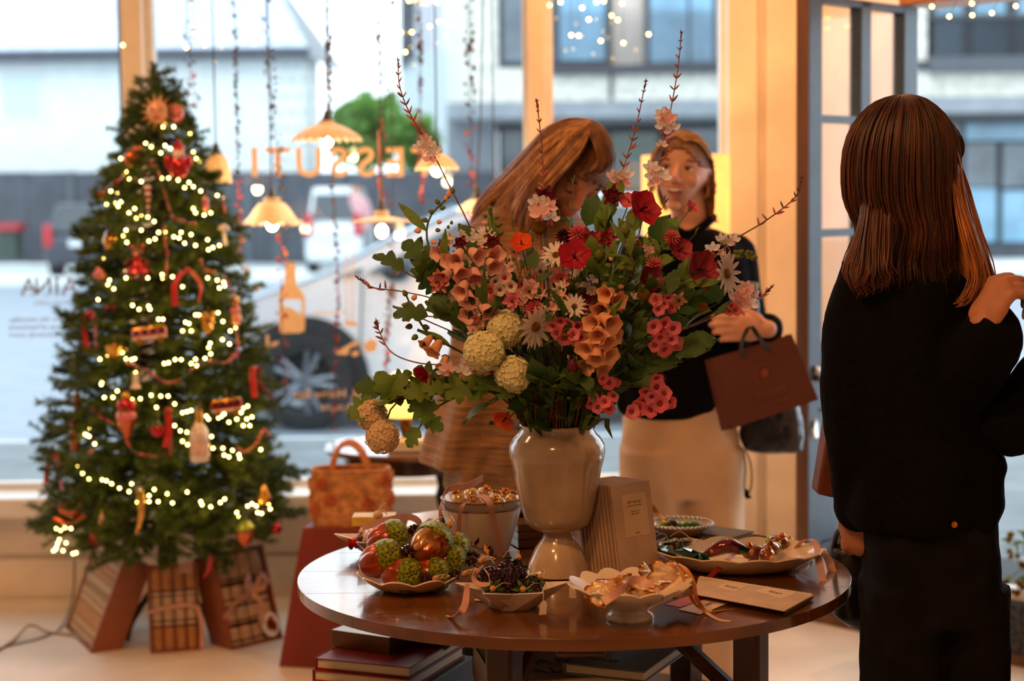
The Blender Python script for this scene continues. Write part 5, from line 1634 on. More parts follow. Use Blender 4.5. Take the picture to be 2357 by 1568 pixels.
oyster('gilded oyster at the back of the bowl', 1425, 1338, 3.15, 0.0299, (.7, .1, 4.0))
MB_ = MB().ell((0, 0, 0), .007, 10).ell((.006, 0, -.004), .006, 8)
o = MB_.build('brown_bead', pm('chestnut_bead', (104, 42, 18), .3, coat=.5))
o.location = WT(1353, 1356, 3.1)
tag(o, 'small chestnut brown bead at the rim of the footed bowl', 'bead')
M_gstar = pm('green_glass_star', (14, 92, 44), .12, .3, var=.3, scale=30, coat=.9, col2=(4, 36, 20))
def gstar(label, px, py, d, R, rot):
 t = thing('green_star_ornament', label, 'ornament', W(px, py, d), 'green star ornaments in the oval dish', rot)
 g = MB()
 for sg in (1, -1):
  vs = [V((0, 0, sg * R * .35))] + [V((cos(a) * (R if j % 2 == 0 else R * .5), sin(a) * (R if j % 2 == 0 else R * .5), sg * .001)) for j, a in enumerate(np.linspace(0, 2 * pi, 12, endpoint=False))]
  g.add(vs, [(0, 1 + j, 1 + (j + 1) % 12) if sg > 0 else (0, 1 + (j + 1) % 12, 1 + j) for j in range(12)])
 g.build('star', M_gstar, t, world=False, smooth=0)
 MB().ell((R * .9, 0, .008), .006, 8).build('wood_bead', M_bead, t, world=False)
 MB().tube(spline([V((R * .9, 0, .012)), V((R * .6, .02, .03)), V((R * .1, .03, .02))], 8), .0008, 4).build('string', M_string, t, world=False)
gstar('green glass star lying uppermost in the oval dish', 1556, 1252, 3.55, .038, (-.35, .1, .4))
gstar('green glass star under the uppermost one by the notebooks', 1532, 1268, 3.51, .034, (.3, .2, 1.2))
gstar('darkest green star at the front rim of the oval dish', 1590, 1278, 3.48, .036, (.5, .3, 2.0))
gstar('green star touching the red chilli ornament', 1612, 1282, 3.48, .028, (.2, -.1, .2))
def simple_orn(name, label, px, py, d, parts, group=None, rot=None):
 t = thing(name, label, 'ornament', W(px, py, d), group, rot)
 for nm, mb, mat in parts:
  mb.build(nm, mat, t, world=False)
 return t
M_chilli = pm('wine_red_glass', (120, 8, 14), .1, .2, var=.2, scale=30, coat=.9)
simple_orn('chilli_ornament', 'glossy dark red chilli ornament with a red ribbon in the oval dish', 1672, 1270, 3.49, [
 ('pod', MB().tube(spline([V((-.055, 0, -.012)), V((-.03, 0, .0)), V((.0, 0, .012)), V((.025, 0, .006))], 14), [.003, .010, .015, .017, .012], 14), M_chilli),
 ('stalk', MB().tube([V((.024, 0, .006)), V((.04, 0, .002)), V((.048, 0, .004))], [.014, .008, .004], 10), M_gstar),
 ('wood_bead', MB().ell((.05, -.008, .0), .006, 8), M_bead)])
M_amberg = pm('amber_glass', (150, 74, 20), .1, .2, var=.3, scale=40, coat=.9)
M_lime = pm('lime_foil', (170, 180, 40), .2, .6, var=.3, scale=80)
for k, (px, py, d, a, lab) in enumerate(((1735, 1272, 3.51, 0, 'amber sprig ornament next to the chilli stalk'), (1775, 1266, 3.50, 1, 'amber ornament with lime foil in the middle of the oval dish'), (1808, 1258, 3.6, 2, 'amber bird ornament with a lime bead tail'),
                                         (1842, 1268, 3.6, .6, 'amber and lime ornament under the ribbon loop'), (1765, 1280, 3.45, 1.4, 'amber ornament at the front rim beside a white tag'), (1790, 1250, 3.57, 2.2, 'pale amber ornament at the back of the oval dish'))):
 simple_orn('amber_ornament', lab, px, py, d, [
  ('body', MB().ell((0, 0, 0), (.027, .017, .017), 14), M_amberg), ('tip', MB().ell((.02, 0, .003), (.013, .013, .013), 10), M_lime),
  ('wood_bead', MB().ell((-.02, -.01, .0), .006, 8), M_bead), ('gold_cap', MB().lathe([(.004, 0), (.008, .006), (.003, .012)], 10, (-.012, 0, .010)), M_gilt)],
  'amber ornaments in the oval dish', (.2, .1, a))
price_tag('white tag among the amber ornaments in the oval dish', W(1777, 1280, 3.44), (1, 0, .1), (0, .4, 1), [W(1780, 1275, 3.5), W(1790, 1270, 3.46)])
for k, (px, py, mat, lab) in enumerate(((1528, 1211, M_lime, 'lime yellow fruit ornament in the beaded bowl beside the notebooks'), (1560, 1212, M_lime, 'lime yellow fruit ornament in the middle of the beaded bowl'), (1548, 1208, O_blk, 'black fruit ornament between the two lime ones'), (1590, 1213, O_green, 'long dark green ornament at the rim of the beaded bowl'))):
 simple_orn('fruit_ornament', lab, px, py, 3.83 + .02 * (k % 2), [('fruit', MB().ell((0, 0, 0), (.015 if k < 3 else .028, .014, .013), 12), mat), ('wood_bead', MB().ell((-.004, -.016, -.004), .0055, 8), M_bead)], 'fruit ornaments in the beaded bowl')
MB_ = MB().ribbon(spline([W(1500, 1165, 3.9), W(1512, 1180, 3.9), W(1530, 1196, 3.86)], 8), [.012, .01, .008], (1, 0, .3))
tag(MB_.build('gold_ribbon', pm('gold_satin_ribbon', (206, 140, 40), .35, .2, sheen=.3)), 'short gold ribbon end rising from the beaded bowl', 'ribbon')
M_pearl = pm('pearl_gold_glass', (238, 196, 138), .12, .35, var=.12, scale=40, coat=.8)
for k, (px, py, d, s) in enumerate(((1058, 1150, 3.70, .017), (1085, 1140, 3.74, .018), (1112, 1137, 3.76, .015), (1140, 1150, 3.70, .015), (1158, 1146, 3.76, .016), (1178, 1152, 3.72, .016), (1150, 1157, 3.68, .013), (1118, 1160, 3.68, .012), (1096, 1158, 3.69, .014))):
 t = thing('pearl_ornament', 'glossy cream gold pearl ornament in the bucket, ' + ('outermost by the basket', 'behind the ribbon loop', 'at the back rim', 'between the two ribbon tails', 'at the rear beside the vase', 'touching the vase side', 'small one at the front rim', 'smallest at the front under the ribbon', 'front one below the ribbon bend')[k], 'ornament', WT(px, py, d), 'pearl ornaments in the bucket', (rnd(-.5, .5), rnd(-.8, .8), 0))
 MB().lathe([(0, -1.1 * s), (.6 * s, -.9 * s), (s, -.2 * s), (.9 * s, .4 * s), (.4 * s, .95 * s), (0, 1.1 * s)], 14).build('pearl', M_pearl, t, world=False, smooth=80)
 g = MB()
 for j in range(5):
  g.ell((cos(j * 1.256) * .4 * s, sin(j * 1.256) * .4 * s, 1.1 * s), .28 * s, 6)
 g.build('gold_beads', M_gilt, t, world=False)
def rib(label, pts, w, mat=M_pinkrib, side=None, n=30, twist=0.0, group='satin ribbons on the table'):
 ps = spline([WT(*p) for p in pts], n)
 return tag(MB().ribbon(ps, w, side, .0009, twist).build('ribbon', mat, smooth=60), label, 'ribbon', group)
rib('blush ribbon arching up over the bucket and down its side', [(1016, 1240, 3.66), (1014, 1170, 3.66), (1030, 1128, 3.68), (1066, 1122, 3.7), (1092, 1112, 3.72), (1112, 1100, 3.74)], [.003, .008, .013, .015, .016, .016], side=(.3, .1, 1))
rib('blush ribbon tail hanging over the bucket rim towards the acorns', [(1122, 1142, 3.72), (1090, 1152, 3.68), (1066, 1162, 3.645), (1058, 1190, 3.65), (1056, 1220, 3.66), (1054, 1247, 3.67)], [.016, .014, .010, .009, .009, .008], side=(1, -.2, .4))
rib('blush ribbon tail hanging down the bucket face towards the vase', [(1080, 1148, 3.70), (1110, 1142, 3.68), (1128, 1160, 3.64), (1136, 1200, 3.655), (1148, 1245, 3.665), (1150, 1284, 3.675)], [.013, .014, .013, .012, .012, .011], side=(1, 0, .35))
rib('wide blush ribbon lying across the rear star dish', [(833, 1216, 3.63), (862, 1206, 3.63), (900, 1196, 3.64), (935, 1190, 3.66), (958, 1196, 3.66), (966, 1210, 3.66), (955, 1222, 3.67)], [.013, .015, .014, .014, .013, .009], side=(.1, .2, 1))
rib('blush ribbon loop falling from the blackberry dish to the table', [(1112, 1302, 3.2), (1094, 1318, 3.19), (1092, 1336, 3.18), (1108, 1346, 3.175), (1126, 1342, 3.18), (1124, 1324, 3.185), (1114, 1308, 3.2)], .012, side=(.4, 1, .2), twist=.6)
rib('blush ribbon tail curling onto the table in front of the acorn plate', [(1076, 1344, 3.15), (1074, 1366, 3.14), (1070, 1392, 3.115), (1058, 1412, 3.10), (1038, 1420, 3.13), (1028, 1417, 3.15)], [.009, .011, .013, .013, .008, .004], side=(1, .5, 0))
rib('blush ribbon bent over the oysters and the bowl front', [(1388, 1385, 2.995), (1412, 1370, 3.0), (1436, 1354, 3.02), (1446, 1340, 3.05), (1468, 1336, 3.07), (1494, 1348, 3.06), (1514, 1366, 3.04)], [.018, .015, .015, .016, .017, .013], side=(.3, .5, .8))
M_goldrib = pm('old_gold_ribbon', (214, 136, 30), .35, .15, sheen=.3, var=.1)
rib('old gold ribbon falling from the oyster to the table, longer tail', [(1562, 1298, 3.18), (1580, 1312, 3.15), (1596, 1342, 3.13), (1604, 1378, 3.13), (1624, 1408, 3.14), (1652, 1426, 3.095), (1682, 1431, 3.085)], [.005, .009, .009, .006, .008, .009, .009], M_goldrib, (1, .3, 0))
rib('old gold ribbon crossing the small white card, shorter tail', [(1562, 1300, 3.18), (1574, 1330, 3.14), (1588, 1370, 3.13), (1608, 1398, 3.16), (1640, 1407, 3.15), (1690, 1402, 3.18)], [.008, .009, .006, .005, .006, .005], M_goldrib, (1, .3, 0))
rib('dark red ribbon running from the chilli to the booklets', [(1692, 1275, 3.5), (1672, 1292, 3.45), (1650, 1312, 3.42), (1630, 1330, 3.40), (1606, 1337, 3.40)], [.006, .011, .010, .008, .003], pm('dark_red_ribbon', (150, 12, 16), .35, sheen=.3), (1, .4, -.3))
rib('dark red ribbon loop hanging over the oval dish rim', [(1674, 1290, 3.45), (1686, 1306, 3.44), (1704, 1309, 3.44), (1720, 1300, 3.445), (1728, 1288, 3.46)], [.006, .014, .015, .013, .006], MATS['dark_red_ribbon'], (0, .4, 1))
rib('narrow blush ribbon hanging from the oval dish to the table', [(1806, 1268, 3.52), (1820, 1290, 3.485), (1828, 1312, 3.47), (1824, 1340, 3.44), (1832, 1355, 3.42), (1846, 1364, 3.40)], [.007, .008, .006, .008, .009, .003], side=(1, .4, 0))
rib('broad blush ribbon arching over the oval dish end, front tail', [(1832, 1262, 3.58), (1848, 1246, 3.56), (1868, 1243, 3.55), (1880, 1258, 3.53), (1886, 1295, 3.46), (1893, 1330, 3.41), (1897, 1356, 3.385)], [.01, .014, .014, .014, .015, .015, .015], side=(1, .3, 0))
rib('broad blush ribbon spreading from the oval dish to the table edge', [(1880, 1256, 3.54), (1896, 1272, 3.53), (1908, 1292, 3.51), (1916, 1316, 3.49)], [.010, .015, .018, .019], side=(1, .5, .2))
# ---------------------------------------------------------------- paper goods on the table
M_note = pm('warm_grey_card', (206, 176, 146), .7, var=.04, scale=30)
M_notepage = pm('cream_inner_pages', (196, 150, 98), .8, var=.08)
M_label = pm('cream_label_paper', (226, 194, 152), .7, var=.03)
B0, B1 = Wz(1428, 1333, TZ), Wz(1519, 1315, TZ)
wv = (B1 - B0)
cw_ = wv.length
wv.normalize()
sv = V((-wv.y, wv.x, 0))
if sv.y < 0:
 sv = -sv
NH = .183
for k in range(10):
 off = sv * (.0093 * k) + wv * (-.0016 * k)
 lean = sv * .030 + V((0, 0, NH))
 lab = ('front notebook of the standing row, cream printed label on its cover' if k == 0 else 'hindmost notebook of the standing row beside the vase' if k == 9 else '%s grey notebook back from the labelled one in the standing row' % ('', 'first', 'second', 'third', 'fourth', 'fifth', 'sixth', 'seventh', 'eighth')[min(k, 8)])
 t = thing('notebook', lab, 'notebook', B0 + off, 'notebooks standing in a row by the vase')
 def slab(u0, u1, d0, d1, v0=0, v1=1):
  q = [B0 + off + wv * (u0 * cw_) + sv * d0, B0 + off + wv * (u1 * cw_) + sv * d0, B0 + off + wv * (u1 * cw_) + sv * d1, B0 + off + wv * (u0 * cw_) + sv * d1]
  return MB().prism([p + lean * v0 for p in q], lean * (v1 - v0))
 slab(0, 1, 0, .0012).build('cover', M_note, t, fix=True, smooth=0)
 slab(0, 1, .0052, .0064).build('cover', M_note, t, fix=True, smooth=0)
 slab(.004, .97, .0014, .005, .006, .988).build('pages', M_notepage, t, fix=True, smooth=0)
 slab(0, .012, .0, .0064).build('spine', M_note, t, fix=True, smooth=0)
 if k == 0:
  lb = slab(.25, .86, -.0005, -.0001, .42, .88).build('label', M_label, t, fix=True, smooth=0)
  up_ = lean.normalized()
  nn = wv.cross(up_)
  if nn.y > 0:
   nn = -nn
  Rm = Matrix((wv, up_, nn)).transposed()
  for s_, v_, sz in (('GIFT TAG SET', .79, .0062), ('twelve cards with envelopes', .755, .0034), ('a selection of ten', .69, .0036), ('festive prints', .665, .0036), ('TESSUTI', .455, .0036)):
   text('label_print', s_, M_ink, TRS(B0 + off + wv * (.555 * cw_) + lean * v_ + nn * .0007 - t.location - (lb.location), Rm), sz, lb, .0001)
M_book2 = pm('oatmeal_booklet', (206, 174, 132), .6, var=.07, scale=18)
def flat_quad(px4, z, th, name, mat, parent=None):
 q = [Wz(x, y, z) for x, y in px4]
 return MB().prism(q, (0, 0, th)).build(name, mat, parent, fix=True, smooth=0)
for k, (sh, lab) in enumerate(((0, 'lower oatmeal booklet lying at the table edge'), (1, 'upper oatmeal booklet with two cream labels on the table'))):
 z = TZ + .0005 + .0065 * k
 cs = [(1597 + 1 * k, 1370 - 1 * k), (1808 - 3 * k, 1409 - 1 * k), (1874 - 1 * k, 1373 - 2 * k), (1608, 1330)]
 t = thing('booklet', lab, 'booklet', Wz(1735, 1370, z), 'oatmeal booklets on the table')
 flat_quad(cs, z, .0012, 'cover', M_book2, t)
 flat_quad([(x + (3 if i in (0, 3) else -3), y) for i, (x, y) in enumerate(cs)], z + .0013, .0034, 'pages', M_page, t)
 flat_quad(cs, z + .0048, .0012, 'cover', M_book2, t)
 if k == 1:
  for px4 in (((1648, 1353), (1690, 1363), (1722, 1349), (1672, 1340)), ((1738, 1362), (1800, 1379), (1832, 1366), (1765, 1350))):
   lb = flat_quad(px4, z + .0061, .0004, 'label', M_label, t)
   c = sum((Wz(x, y, z + .0068) for x, y in px4), V((0, 0, 0))) / 4
   d = (Wz(*px4[1], z) - Wz(*px4[0], z)).normalized()
   Rm = Matrix((d, V((0, 0, 1)).cross(d), V((0, 0, 1)))).transposed()
   text('label_print', 'GIFT TAG SET\nfestive prints', M_ink, TRS(c - t.location, Rm), .0055, lb, .0001)
t = thing('business_card', 'small white card with black lettering under the gold ribbon', 'card', Wz(1619, 1397, TZ))
px4 = ((1561, 1404), (1611, 1415), (1677, 1389), (1627, 1379))
lb = flat_quad(px4, TZ + .0012, .0008, 'card', M_tag, t)
c = sum((Wz(x, y, TZ + .0022) for x, y in ((1640, 1383), (1655, 1386), (1622, 1398), (1610, 1396))), V((0, 0, 0))) / 4
d = (Wz(1611, 1415, TZ) - Wz(1561, 1404, TZ)).normalized()
d2 = (Wz(1677, 1389, TZ) - Wz(1611, 1415, TZ)).normalized()
Rm = Matrix((-d2, V((0, 0, 1)).cross(-d2), V((0, 0, 1)))).transposed()
text('card_print', 'G&M', M_ink, TRS(c - t.location, Rm), .016, t, .0001)
t = thing('red_envelope', 'red envelope partly under the footed bowl and the white card', 'envelope', Wz(1580, 1385, TZ))
flat_quad(((1530, 1392), (1566, 1399), (1640, 1376), (1600, 1368)), TZ + .0003, .0007, 'envelope', pm('red_paper', (178, 34, 18), .5, var=.05), t)
flat_quad(((1580, 1396), (1585, 1397), (1640, 1377), (1634, 1376)), TZ + .00105, .0001, 'flap_edge', M_redp, t)
t = book('book', 'grey covered book at the back of the table behind the oval dish', (.46, 3.83, TZ), (.12, .09, .012), radians(-40), M_greybook)
t = thing('paper_sheets', 'white paper sheets shining in the window light behind the acorns', 'paper', Wz(985, 1205, TZ))
for k in range(3):
 flat_quad([(x + k * 2, y - k) for x, y in ((934, 1216), (1008, 1228), (1014, 1176), (944, 1186))], TZ + .001 + k * .0012, .001, 'sheet', M_white, t)
M_yel = pm('yellow_card_box', (222, 184, 66), .5, var=.08)
for k, (px, py, d, lab) in enumerate(((862, 1206, 3.93, 'yellow box behind the rear star dish and its ribbon'), (1028, 1240, 3.86, 'yellow box squeezed between the papers and the bucket'))):
 p = Wz(px, py, TZ)
 t = thing('yellow_box', lab, 'box', (p.x, p.y, TZ))
 q_ = .05 - .024 * k
 MB().bb((-q_, -.03, 0), (q_, .03, .018)).build('body', M_yel, t, world=False, bevel=.001)
 MB().bb((-q_ - .0005, -.0305, .012), (q_ + .0005, .0305, .022)).build('lid', M_yel, t, world=False, bevel=.001)
p = Wz(1232, 1254, TZ)
t = thing('wooden_crate', 'small dark wooden crate between the bucket and the vase', 'crate', (p.x, p.y, TZ), None, (0, 0, .3))
for k in range(3):
 MB().bb((-.05, -.035, .002 + k * .018), (.05, .035, .0185 + k * .018)).build('slat', M_table, t, world=False, bevel=.001)
# ---------------------------------------------------------------- the bouquet
M_stem = pm('green_stem', (74, 98, 36), .5, var=.3, scale=60)
M_rstem = pm('russet_stem', (118, 66, 40), .5, var=.25, scale=60)
M_leafd = pm('deep_green_leaf', (70, 102, 36), .42, var=.3, scale=60, bump=.3, bscale=120, translucent=.25)
M_leafl = pm('fresh_green_leaf', (110, 138, 48), .42, var=.25, scale=60, bump=.3, bscale=120, translucent=.3)
M_leafb = pm('blue_green_leaf', (58, 88, 52), .5, var=.3, scale=60, translucent=.25)
def fm(name, col, col2=None, **k):
 return pm('petal_' + name, col, .5, var=.14, scale=90, col2=col2, sss=0.0, translucent=.3, **k)
F_cream, F_cream2 = fm('cream', (244, 240, 196), (222, 222, 164)), fm('warm_cream', (238, 218, 178), (222, 194, 146))
F_white, F_blush, F_pink, F_rose = fm('white', (240, 230, 220)), fm('blush', (240, 196, 186)), fm('pink', (244, 160, 172), (228, 104, 128)), fm('rose', (216, 74, 104), (190, 44, 80))
F_cer, F_crim, F_wine, F_peach = fm('cerise', (196, 20, 52), (150, 8, 36)), fm('crimson', (170, 10, 26)), fm('wine', (110, 8, 32), (76, 4, 24)), fm('peach', (246, 206, 192), (238, 176, 156))
F_apri, F_oran, F_yel, F_dusk = fm('apricot', (246, 200, 156), (238, 172, 124)), fm('orange', (236, 84, 24)), fm('yellow', (226, 168, 30), (190, 126, 14), bump=1.0, bscale=300), fm('dusky_pink', (214, 128, 124), (190, 92, 96))
F_throat = fm('dark_throat', (172, 40, 74))
F_greenb = fm('green_bud', (128, 138, 54), (92, 104, 36))
def petal_pts(L, w, cup=.3, ruffle=0.0, nu=5, nv=6, tipw=.55, ph=0.0):
 """a petal along +x from the origin, cup lifts the tip to +z"""
 def f(u, v):
  x = L * v
  ww = w * (sin(pi * (v ** .8) * .86 + .12)) * (1 - (1 - tipw) * max(0, v - .75) * 2)
  y = (u - .5) * 2 * ww
  z = cup * L * v * v + abs(u - .5) ** 2 * ww * 1.4 + ruffle * L * sin(u * 13 + ph) * v * v
  return V((x, y, z))
 return f, nu, nv
def ring_petals(mb, n, L, w, cup, ruffle=0, rot=0, z=0, r0=0.0, nu=5, nv=6, tilt=0.0):
 for k in range(n):
  f, a, b = petal_pts(L, w, cup, ruffle, nu, nv, ph=k * 1.7)
  m = Matrix.Rotation(rot + 2 * pi * k / n, 4, 'Z') @ Matrix.Translation((r0, 0, z)) @ Matrix.Rotation(-tilt, 4, 'Y')
  mb.grid(f, a, b, m)
 return mb
PR = {}
def proto(k, mb, mat, sm=60):
 PR[k] = mb.mesh(k, mat, sm)
g = MB()
for i in range(170):
 z = 1 - 2 * (i + .5) / 170
 a = i * 2.39996
 d = V((sqrt(1 - z * z) * cos(a), sqrt(1 - z * z) * sin(a), z))
 m = TRS(d * rnd(.84, .95), frame_of(d + V((rnd(-.25, .25), rnd(-.25, .25), rnd(-.25, .25)))) @ Matrix.Rotation(rnd(0, 6), 3, 'Z'))
 for k in range(5):
  q = Matrix.Rotation(k * 2 * pi / 5, 4, 'Z')
  s_ = rnd(.85, 1.15)
  g.add([(0, 0, 0), (.09 * s_, .075 * s_, .05), (.17 * s_, .04 * s_, .03), (.19 * s_, 0, .045), (.17 * s_, -.04 * s_, .03), (.09 * s_, -.075 * s_, .05)], [(0, 5, 4, 3), (0, 3, 2, 1)], m @ q)
proto('florets', g, F_cream, 0)
proto('heart', MB().ell((0, 0, 0), .86, 20), F_cream2)
g = MB().ell((0, 0, 0), .93, 18)
for i in range(150):
 z = 1 - 2 * (i + .5) / 150
 a = i * 2.39996
 g.ell((sqrt(1 - z * z) * cos(a) * .93, sqrt(1 - z * z) * sin(a) * .93, z * .93), .095, 5)
proto('button_head', g, F_yel)
proto('cup_petals', ring_petals(MB(), 5, 1.0, .62, .45, .05, nu=7, nv=7), F_cer)
proto('column', MB().tube([V((0, 0, 0)), V((0, 0, .45))], [.09, .07], 8).ell((0, 0, .48), .12, 8), F_yel)
proto('bell', MB().lathe([(.0, 0), (.13, .02), (.22, .2), (.27, .5), (.31, .8), (.38, 1.0), (.47, 1.08), (.42, 1.06), (.31, .95), (.24, .6), (.17, .3), (0, .2)], 20,
                          mod=lambda a, i, r, z: (r * (1 + (.14 * cos(5 * a) if 4 < i < 8 else 0)), z + (.06 * cos(a) if i > 4 else 0))), F_peach)
proto('calyx', ring_petals(MB(), 5, .32, .13, .7, nu=3, nv=4), F_greenb)
g = MB()
for k, a in enumerate((-1.25, -.45, .45, 1.25)):
 f, a_, b_ = petal_pts(1.0, .34, .25, .02, 5, 6, .9)
 g.grid(f, a_, b_, Matrix.Rotation(a + pi / 2, 4, 'Z') @ Matrix.Translation((.1, 0, 0)))
proto('spoon_petals', g, F_white)
g = MB()
for k in range(7):
 a = -pi / 2 + rnd(-.6, .6)
 g.tube(spline([V((0, 0, 0)), V((cos(a) * .5, sin(a) * .5, .3)), V((cos(a) * .9, sin(a) * .9, .45))], 5), .018, 4)
proto('whiskers', g, F_rose)
proto('trumpet', MB().lathe([(0, -.9), (.12, -.85), (.22, -.5), (.36, -.1), (.44, 0), (.78, .12), (.8, .14), (.42, .05), (.3, -.1), (0, -.4)], 25,
                             mod=lambda a, i, r, z: (r * (1 + (.22 * abs(cos(2.5 * a)) if 4 < i < 7 else 0)), z)), F_pink)
proto('throat', MB().lathe([(.26, -.02), (.2, -.10), (.1, -.16), (0, -.17)], 16), F_throat)
proto('daisy_rays', ring_petals(ring_petals(MB(), 15, 1.0, .12, .12, nu=3, nv=5, r0=.18), 12, .9, .11, .25, nu=3, nv=5, r0=.15, rot=.1), F_white)
proto('daisy_eye', MB().ell((0, 0, .06), (.26, .26, .14), 14), F_yel)
g = ring_petals(MB(), 5, 1.0, .24, .2, nu=5, nv=5)
ring_petals(g, 5, .62, .26, .7, rot=.63, nu=4, nv=4)
proto('star_petals', g, F_dusk)
g = MB()
for k in range(5):
 a = k * 2 * pi / 5 + .63
 g.tube(spline([V((cos(a) * .2, sin(a) * .2, 0)), V((cos(a) * .32, sin(a) * .32, -.5)), V((cos(a) * .2, sin(a) * .2, -.85))], 6), [.10, .07, .03], 5)
proto('spurs', g, F_wine)
g = MB()
for k in range(14):
 a = k * 2.4
 g.tube([V((0, 0, 0)), V((cos(a) * .12, sin(a) * .12, .5))], .02, 4).ell((cos(a) * .12, sin(a) * .12, .5), .04, 5)
proto('stamens', g, F_yel)
g = MB()
for i in range(70):
 z = 1 - 1.7 * (i + .5) / 70
 a = i * 2.39996
 d = V((sqrt(max(0, 1 - z * z)) * cos(a), sqrt(max(0, 1 - z * z)) * sin(a), z))
 g.tube([d * .3, d * .8, d * rnd(.95, 1.1)], [.05, .1, .03], 5)
proto('pompon', g, F_rose)
def leaf_outline(lobes, mb=None, fold=.22):
 """closed outline (x along midrib) -> two-sided folded blade"""
 g = MB()
 top = [(x, w, ) for x, w in lobes]
 n = len(top)
 vs = []
 for x, w in top:
  vs.append(V((x, 0, .06 * sin(pi * x))))
 for x, w in top:
  vs.append(V((x + w * .18, w, fold * w + .06 * sin(pi * x) - .12 * x * x)))
 for x, w in top:
  vs.append(V((x + w * .18, -w, fold * w + .06 * sin(pi * x) - .12 * x * x)))
 fs = []
 for i in range(n - 1):
  fs.append((i, i + 1, n + i + 1, n + i))
  fs.append((i + 1, i, 2 * n + i, 2 * n + i + 1))
 return g.add(vs, fs)
proto('lobed_leaf', leaf_outline([(0, .04), (.06, .22), (.16, .40), (.26, .36), (.34, .24), (.42, .38), (.54, .48), (.62, .38), (.66, .20), (.76, .26), (.88, .20), (1.0, .02)]), M_leafd, 30)
proto('broad_leaf', leaf_outline([(0, .02), (.1, .20), (.25, .31), (.38, .30), (.42, .34), (.56, .29), (.6, .31), (.74, .21), (.88, .1), (1.0, .01)]), M_leafd, 30)
proto('lance_leaf', leaf_outline([(0, .02), (.15, .08), (.35, .12), (.55, .115), (.75, .08), (.9, .035), (1.0, .005)]), M_leafd, 30)
proto('pod', MB().lathe([(0, 0), (.10, .15), (.12, .5), (.05, .9), (0, 1)], 8), M_rstem)
proto('bud', MB().lathe([(0, 0), (.3, .15), (.38, .45), (.22, .8), (0, 1)], 10), F_greenb)
MOUTH = vb + V((0, 0, 352 * K))
BC = MOUTH + V((0, -.0, .24))
VD = vb.y
def bpt(px, py, o=0.0):
 return W(px, py, VD + o)
GR_B = 'flowers in the cream vase'
def face_dir(p, cam_w=.75, px=0, pz=0):
 out = (p - BC)
 out = out.normalized() if out.length > 1e-4 else V((0, -1, 0))
 d = out * (1 - cam_w) + V((0, -1, .12)) * cam_w + V((px, 0, pz))
 return d.normalized()
def flower(name, label, p, r_stem=.0016, mat=None, via=None, root=None, group=GR_B, cat='flower', n=14):
 """a stem from the vase mouth to p; returns thing and the stem's end direction"""
 a = rnd(0, 6.28)
 rr = rnd(.01, .055)
 base = root or (MOUTH + V((cos(a) * rr, sin(a) * rr, -.10)))
 d = V((p.x - MOUTH.x, p.y - MOUTH.y, 0))
 mouth = MOUTH + V((0, 0, 0)) + (d.normalized() * min(.06, d.length * .4) if d.length > 1e-4 else V((0, 0, 0))) + V((cos(a) * .012, sin(a) * .012, 0))
 pts = [base, mouth] if root is None else [base]
 if via:
  pts += via
 elif root is None:
  pts.append(mouth.lerp(p, .5) + V((-d.x * .12, -d.y * .12, .03)))
 pts.append(p)
 sp = spline(pts, n)
 t = thing(name, label, cat, p, group)
 MB().tube(sp, [r_stem * 1.2, r_stem, r_stem * .75], 5).build('stem', mat or M_stem, t)
 return t, (sp[-1] - sp[-2]).normalized(), sp
def put(t, nm, p, d, s, mat=None, spin=None):
 return inst(nm, PR[nm], t, TRS(V(p) - t.location, frame_of(d) @ Matrix.Rotation(rnd(0, 6.28) if spin is None else spin, 3, 'Z'), s), mat)
def leafy(t, nm, p, d, s, mat=None, up=None):
 """leaf whose midrib points along d"""
 x = V(d).normalized()
 z = V(up) if up is not None else V((rnd(-.4, .4), rnd(-1, -.2), rnd(.1, .9)))
 y = z.cross(x)
 if y.length < 1e-3:
  y = V((0, 1, 0))
 y.normalize()
 z = x.cross(y)
 return inst(nm, PR[nm], t, TRS(V(p) - t.location, Matrix((x, y, z)).transposed(), s), mat)
def stem_leaves(t, sp, k, nm, s, mat=None, lo=.45):
 for i in range(k):
  j = int((lo + (1 - lo) * (i + .3) / k * .92) * (len(sp) - 1))
  q = sp[j]
  d = (sp[min(j + 1, len(sp) - 1)] - sp[j - 1]).normalized()
  sd = (V((rnd(-1, 1), rnd(-.9, .25), rnd(-.3, .7))) + d * .5).normalized()
  leafy(t, nm, q, sd, s * rnd(.75, 1.15), mat)
PX = VD / F
for px, py, r, o, lab, mt in ((1164, 757, 41, -.17, 'cream green snowball bloom, uppermost of three above the vase', None), (1115, 808, 44, -.21, 'largest cream snowball bloom in the middle of three', None),
                              (1180, 862, 41, -.20, 'cream snowball bloom nearest the vase rim', None), (855, 955, 36, -.12, 'warm cream snowball drooping over the side table', F_cream2), (880, 1005, 38, -.14, 'lowest warm cream snowball hanging beside the raffia basket', F_cream2)):
 p = bpt(px, py, o)
 via = None
 if px < 1000:
  via = [bpt(1130, 880, -.08), bpt(985, 905, -.12), bpt(px + 28, 930, o)]
 t, d, sp = flower('snowball_flower', lab, p + V((0, .01, 0)), .0022, M_rstem if via else M_stem, via)
 put(t, 'heart', p, (0, -1, 0), r * PX)
 put(t, 'florets', p, (rnd(-.4, .4), -1, rnd(-.3, .3)), r * PX * 1.05, mt)
 if not via:
  stem_leaves(t, sp, 3, 'lobed_leaf', .06, M_leafd, .6)
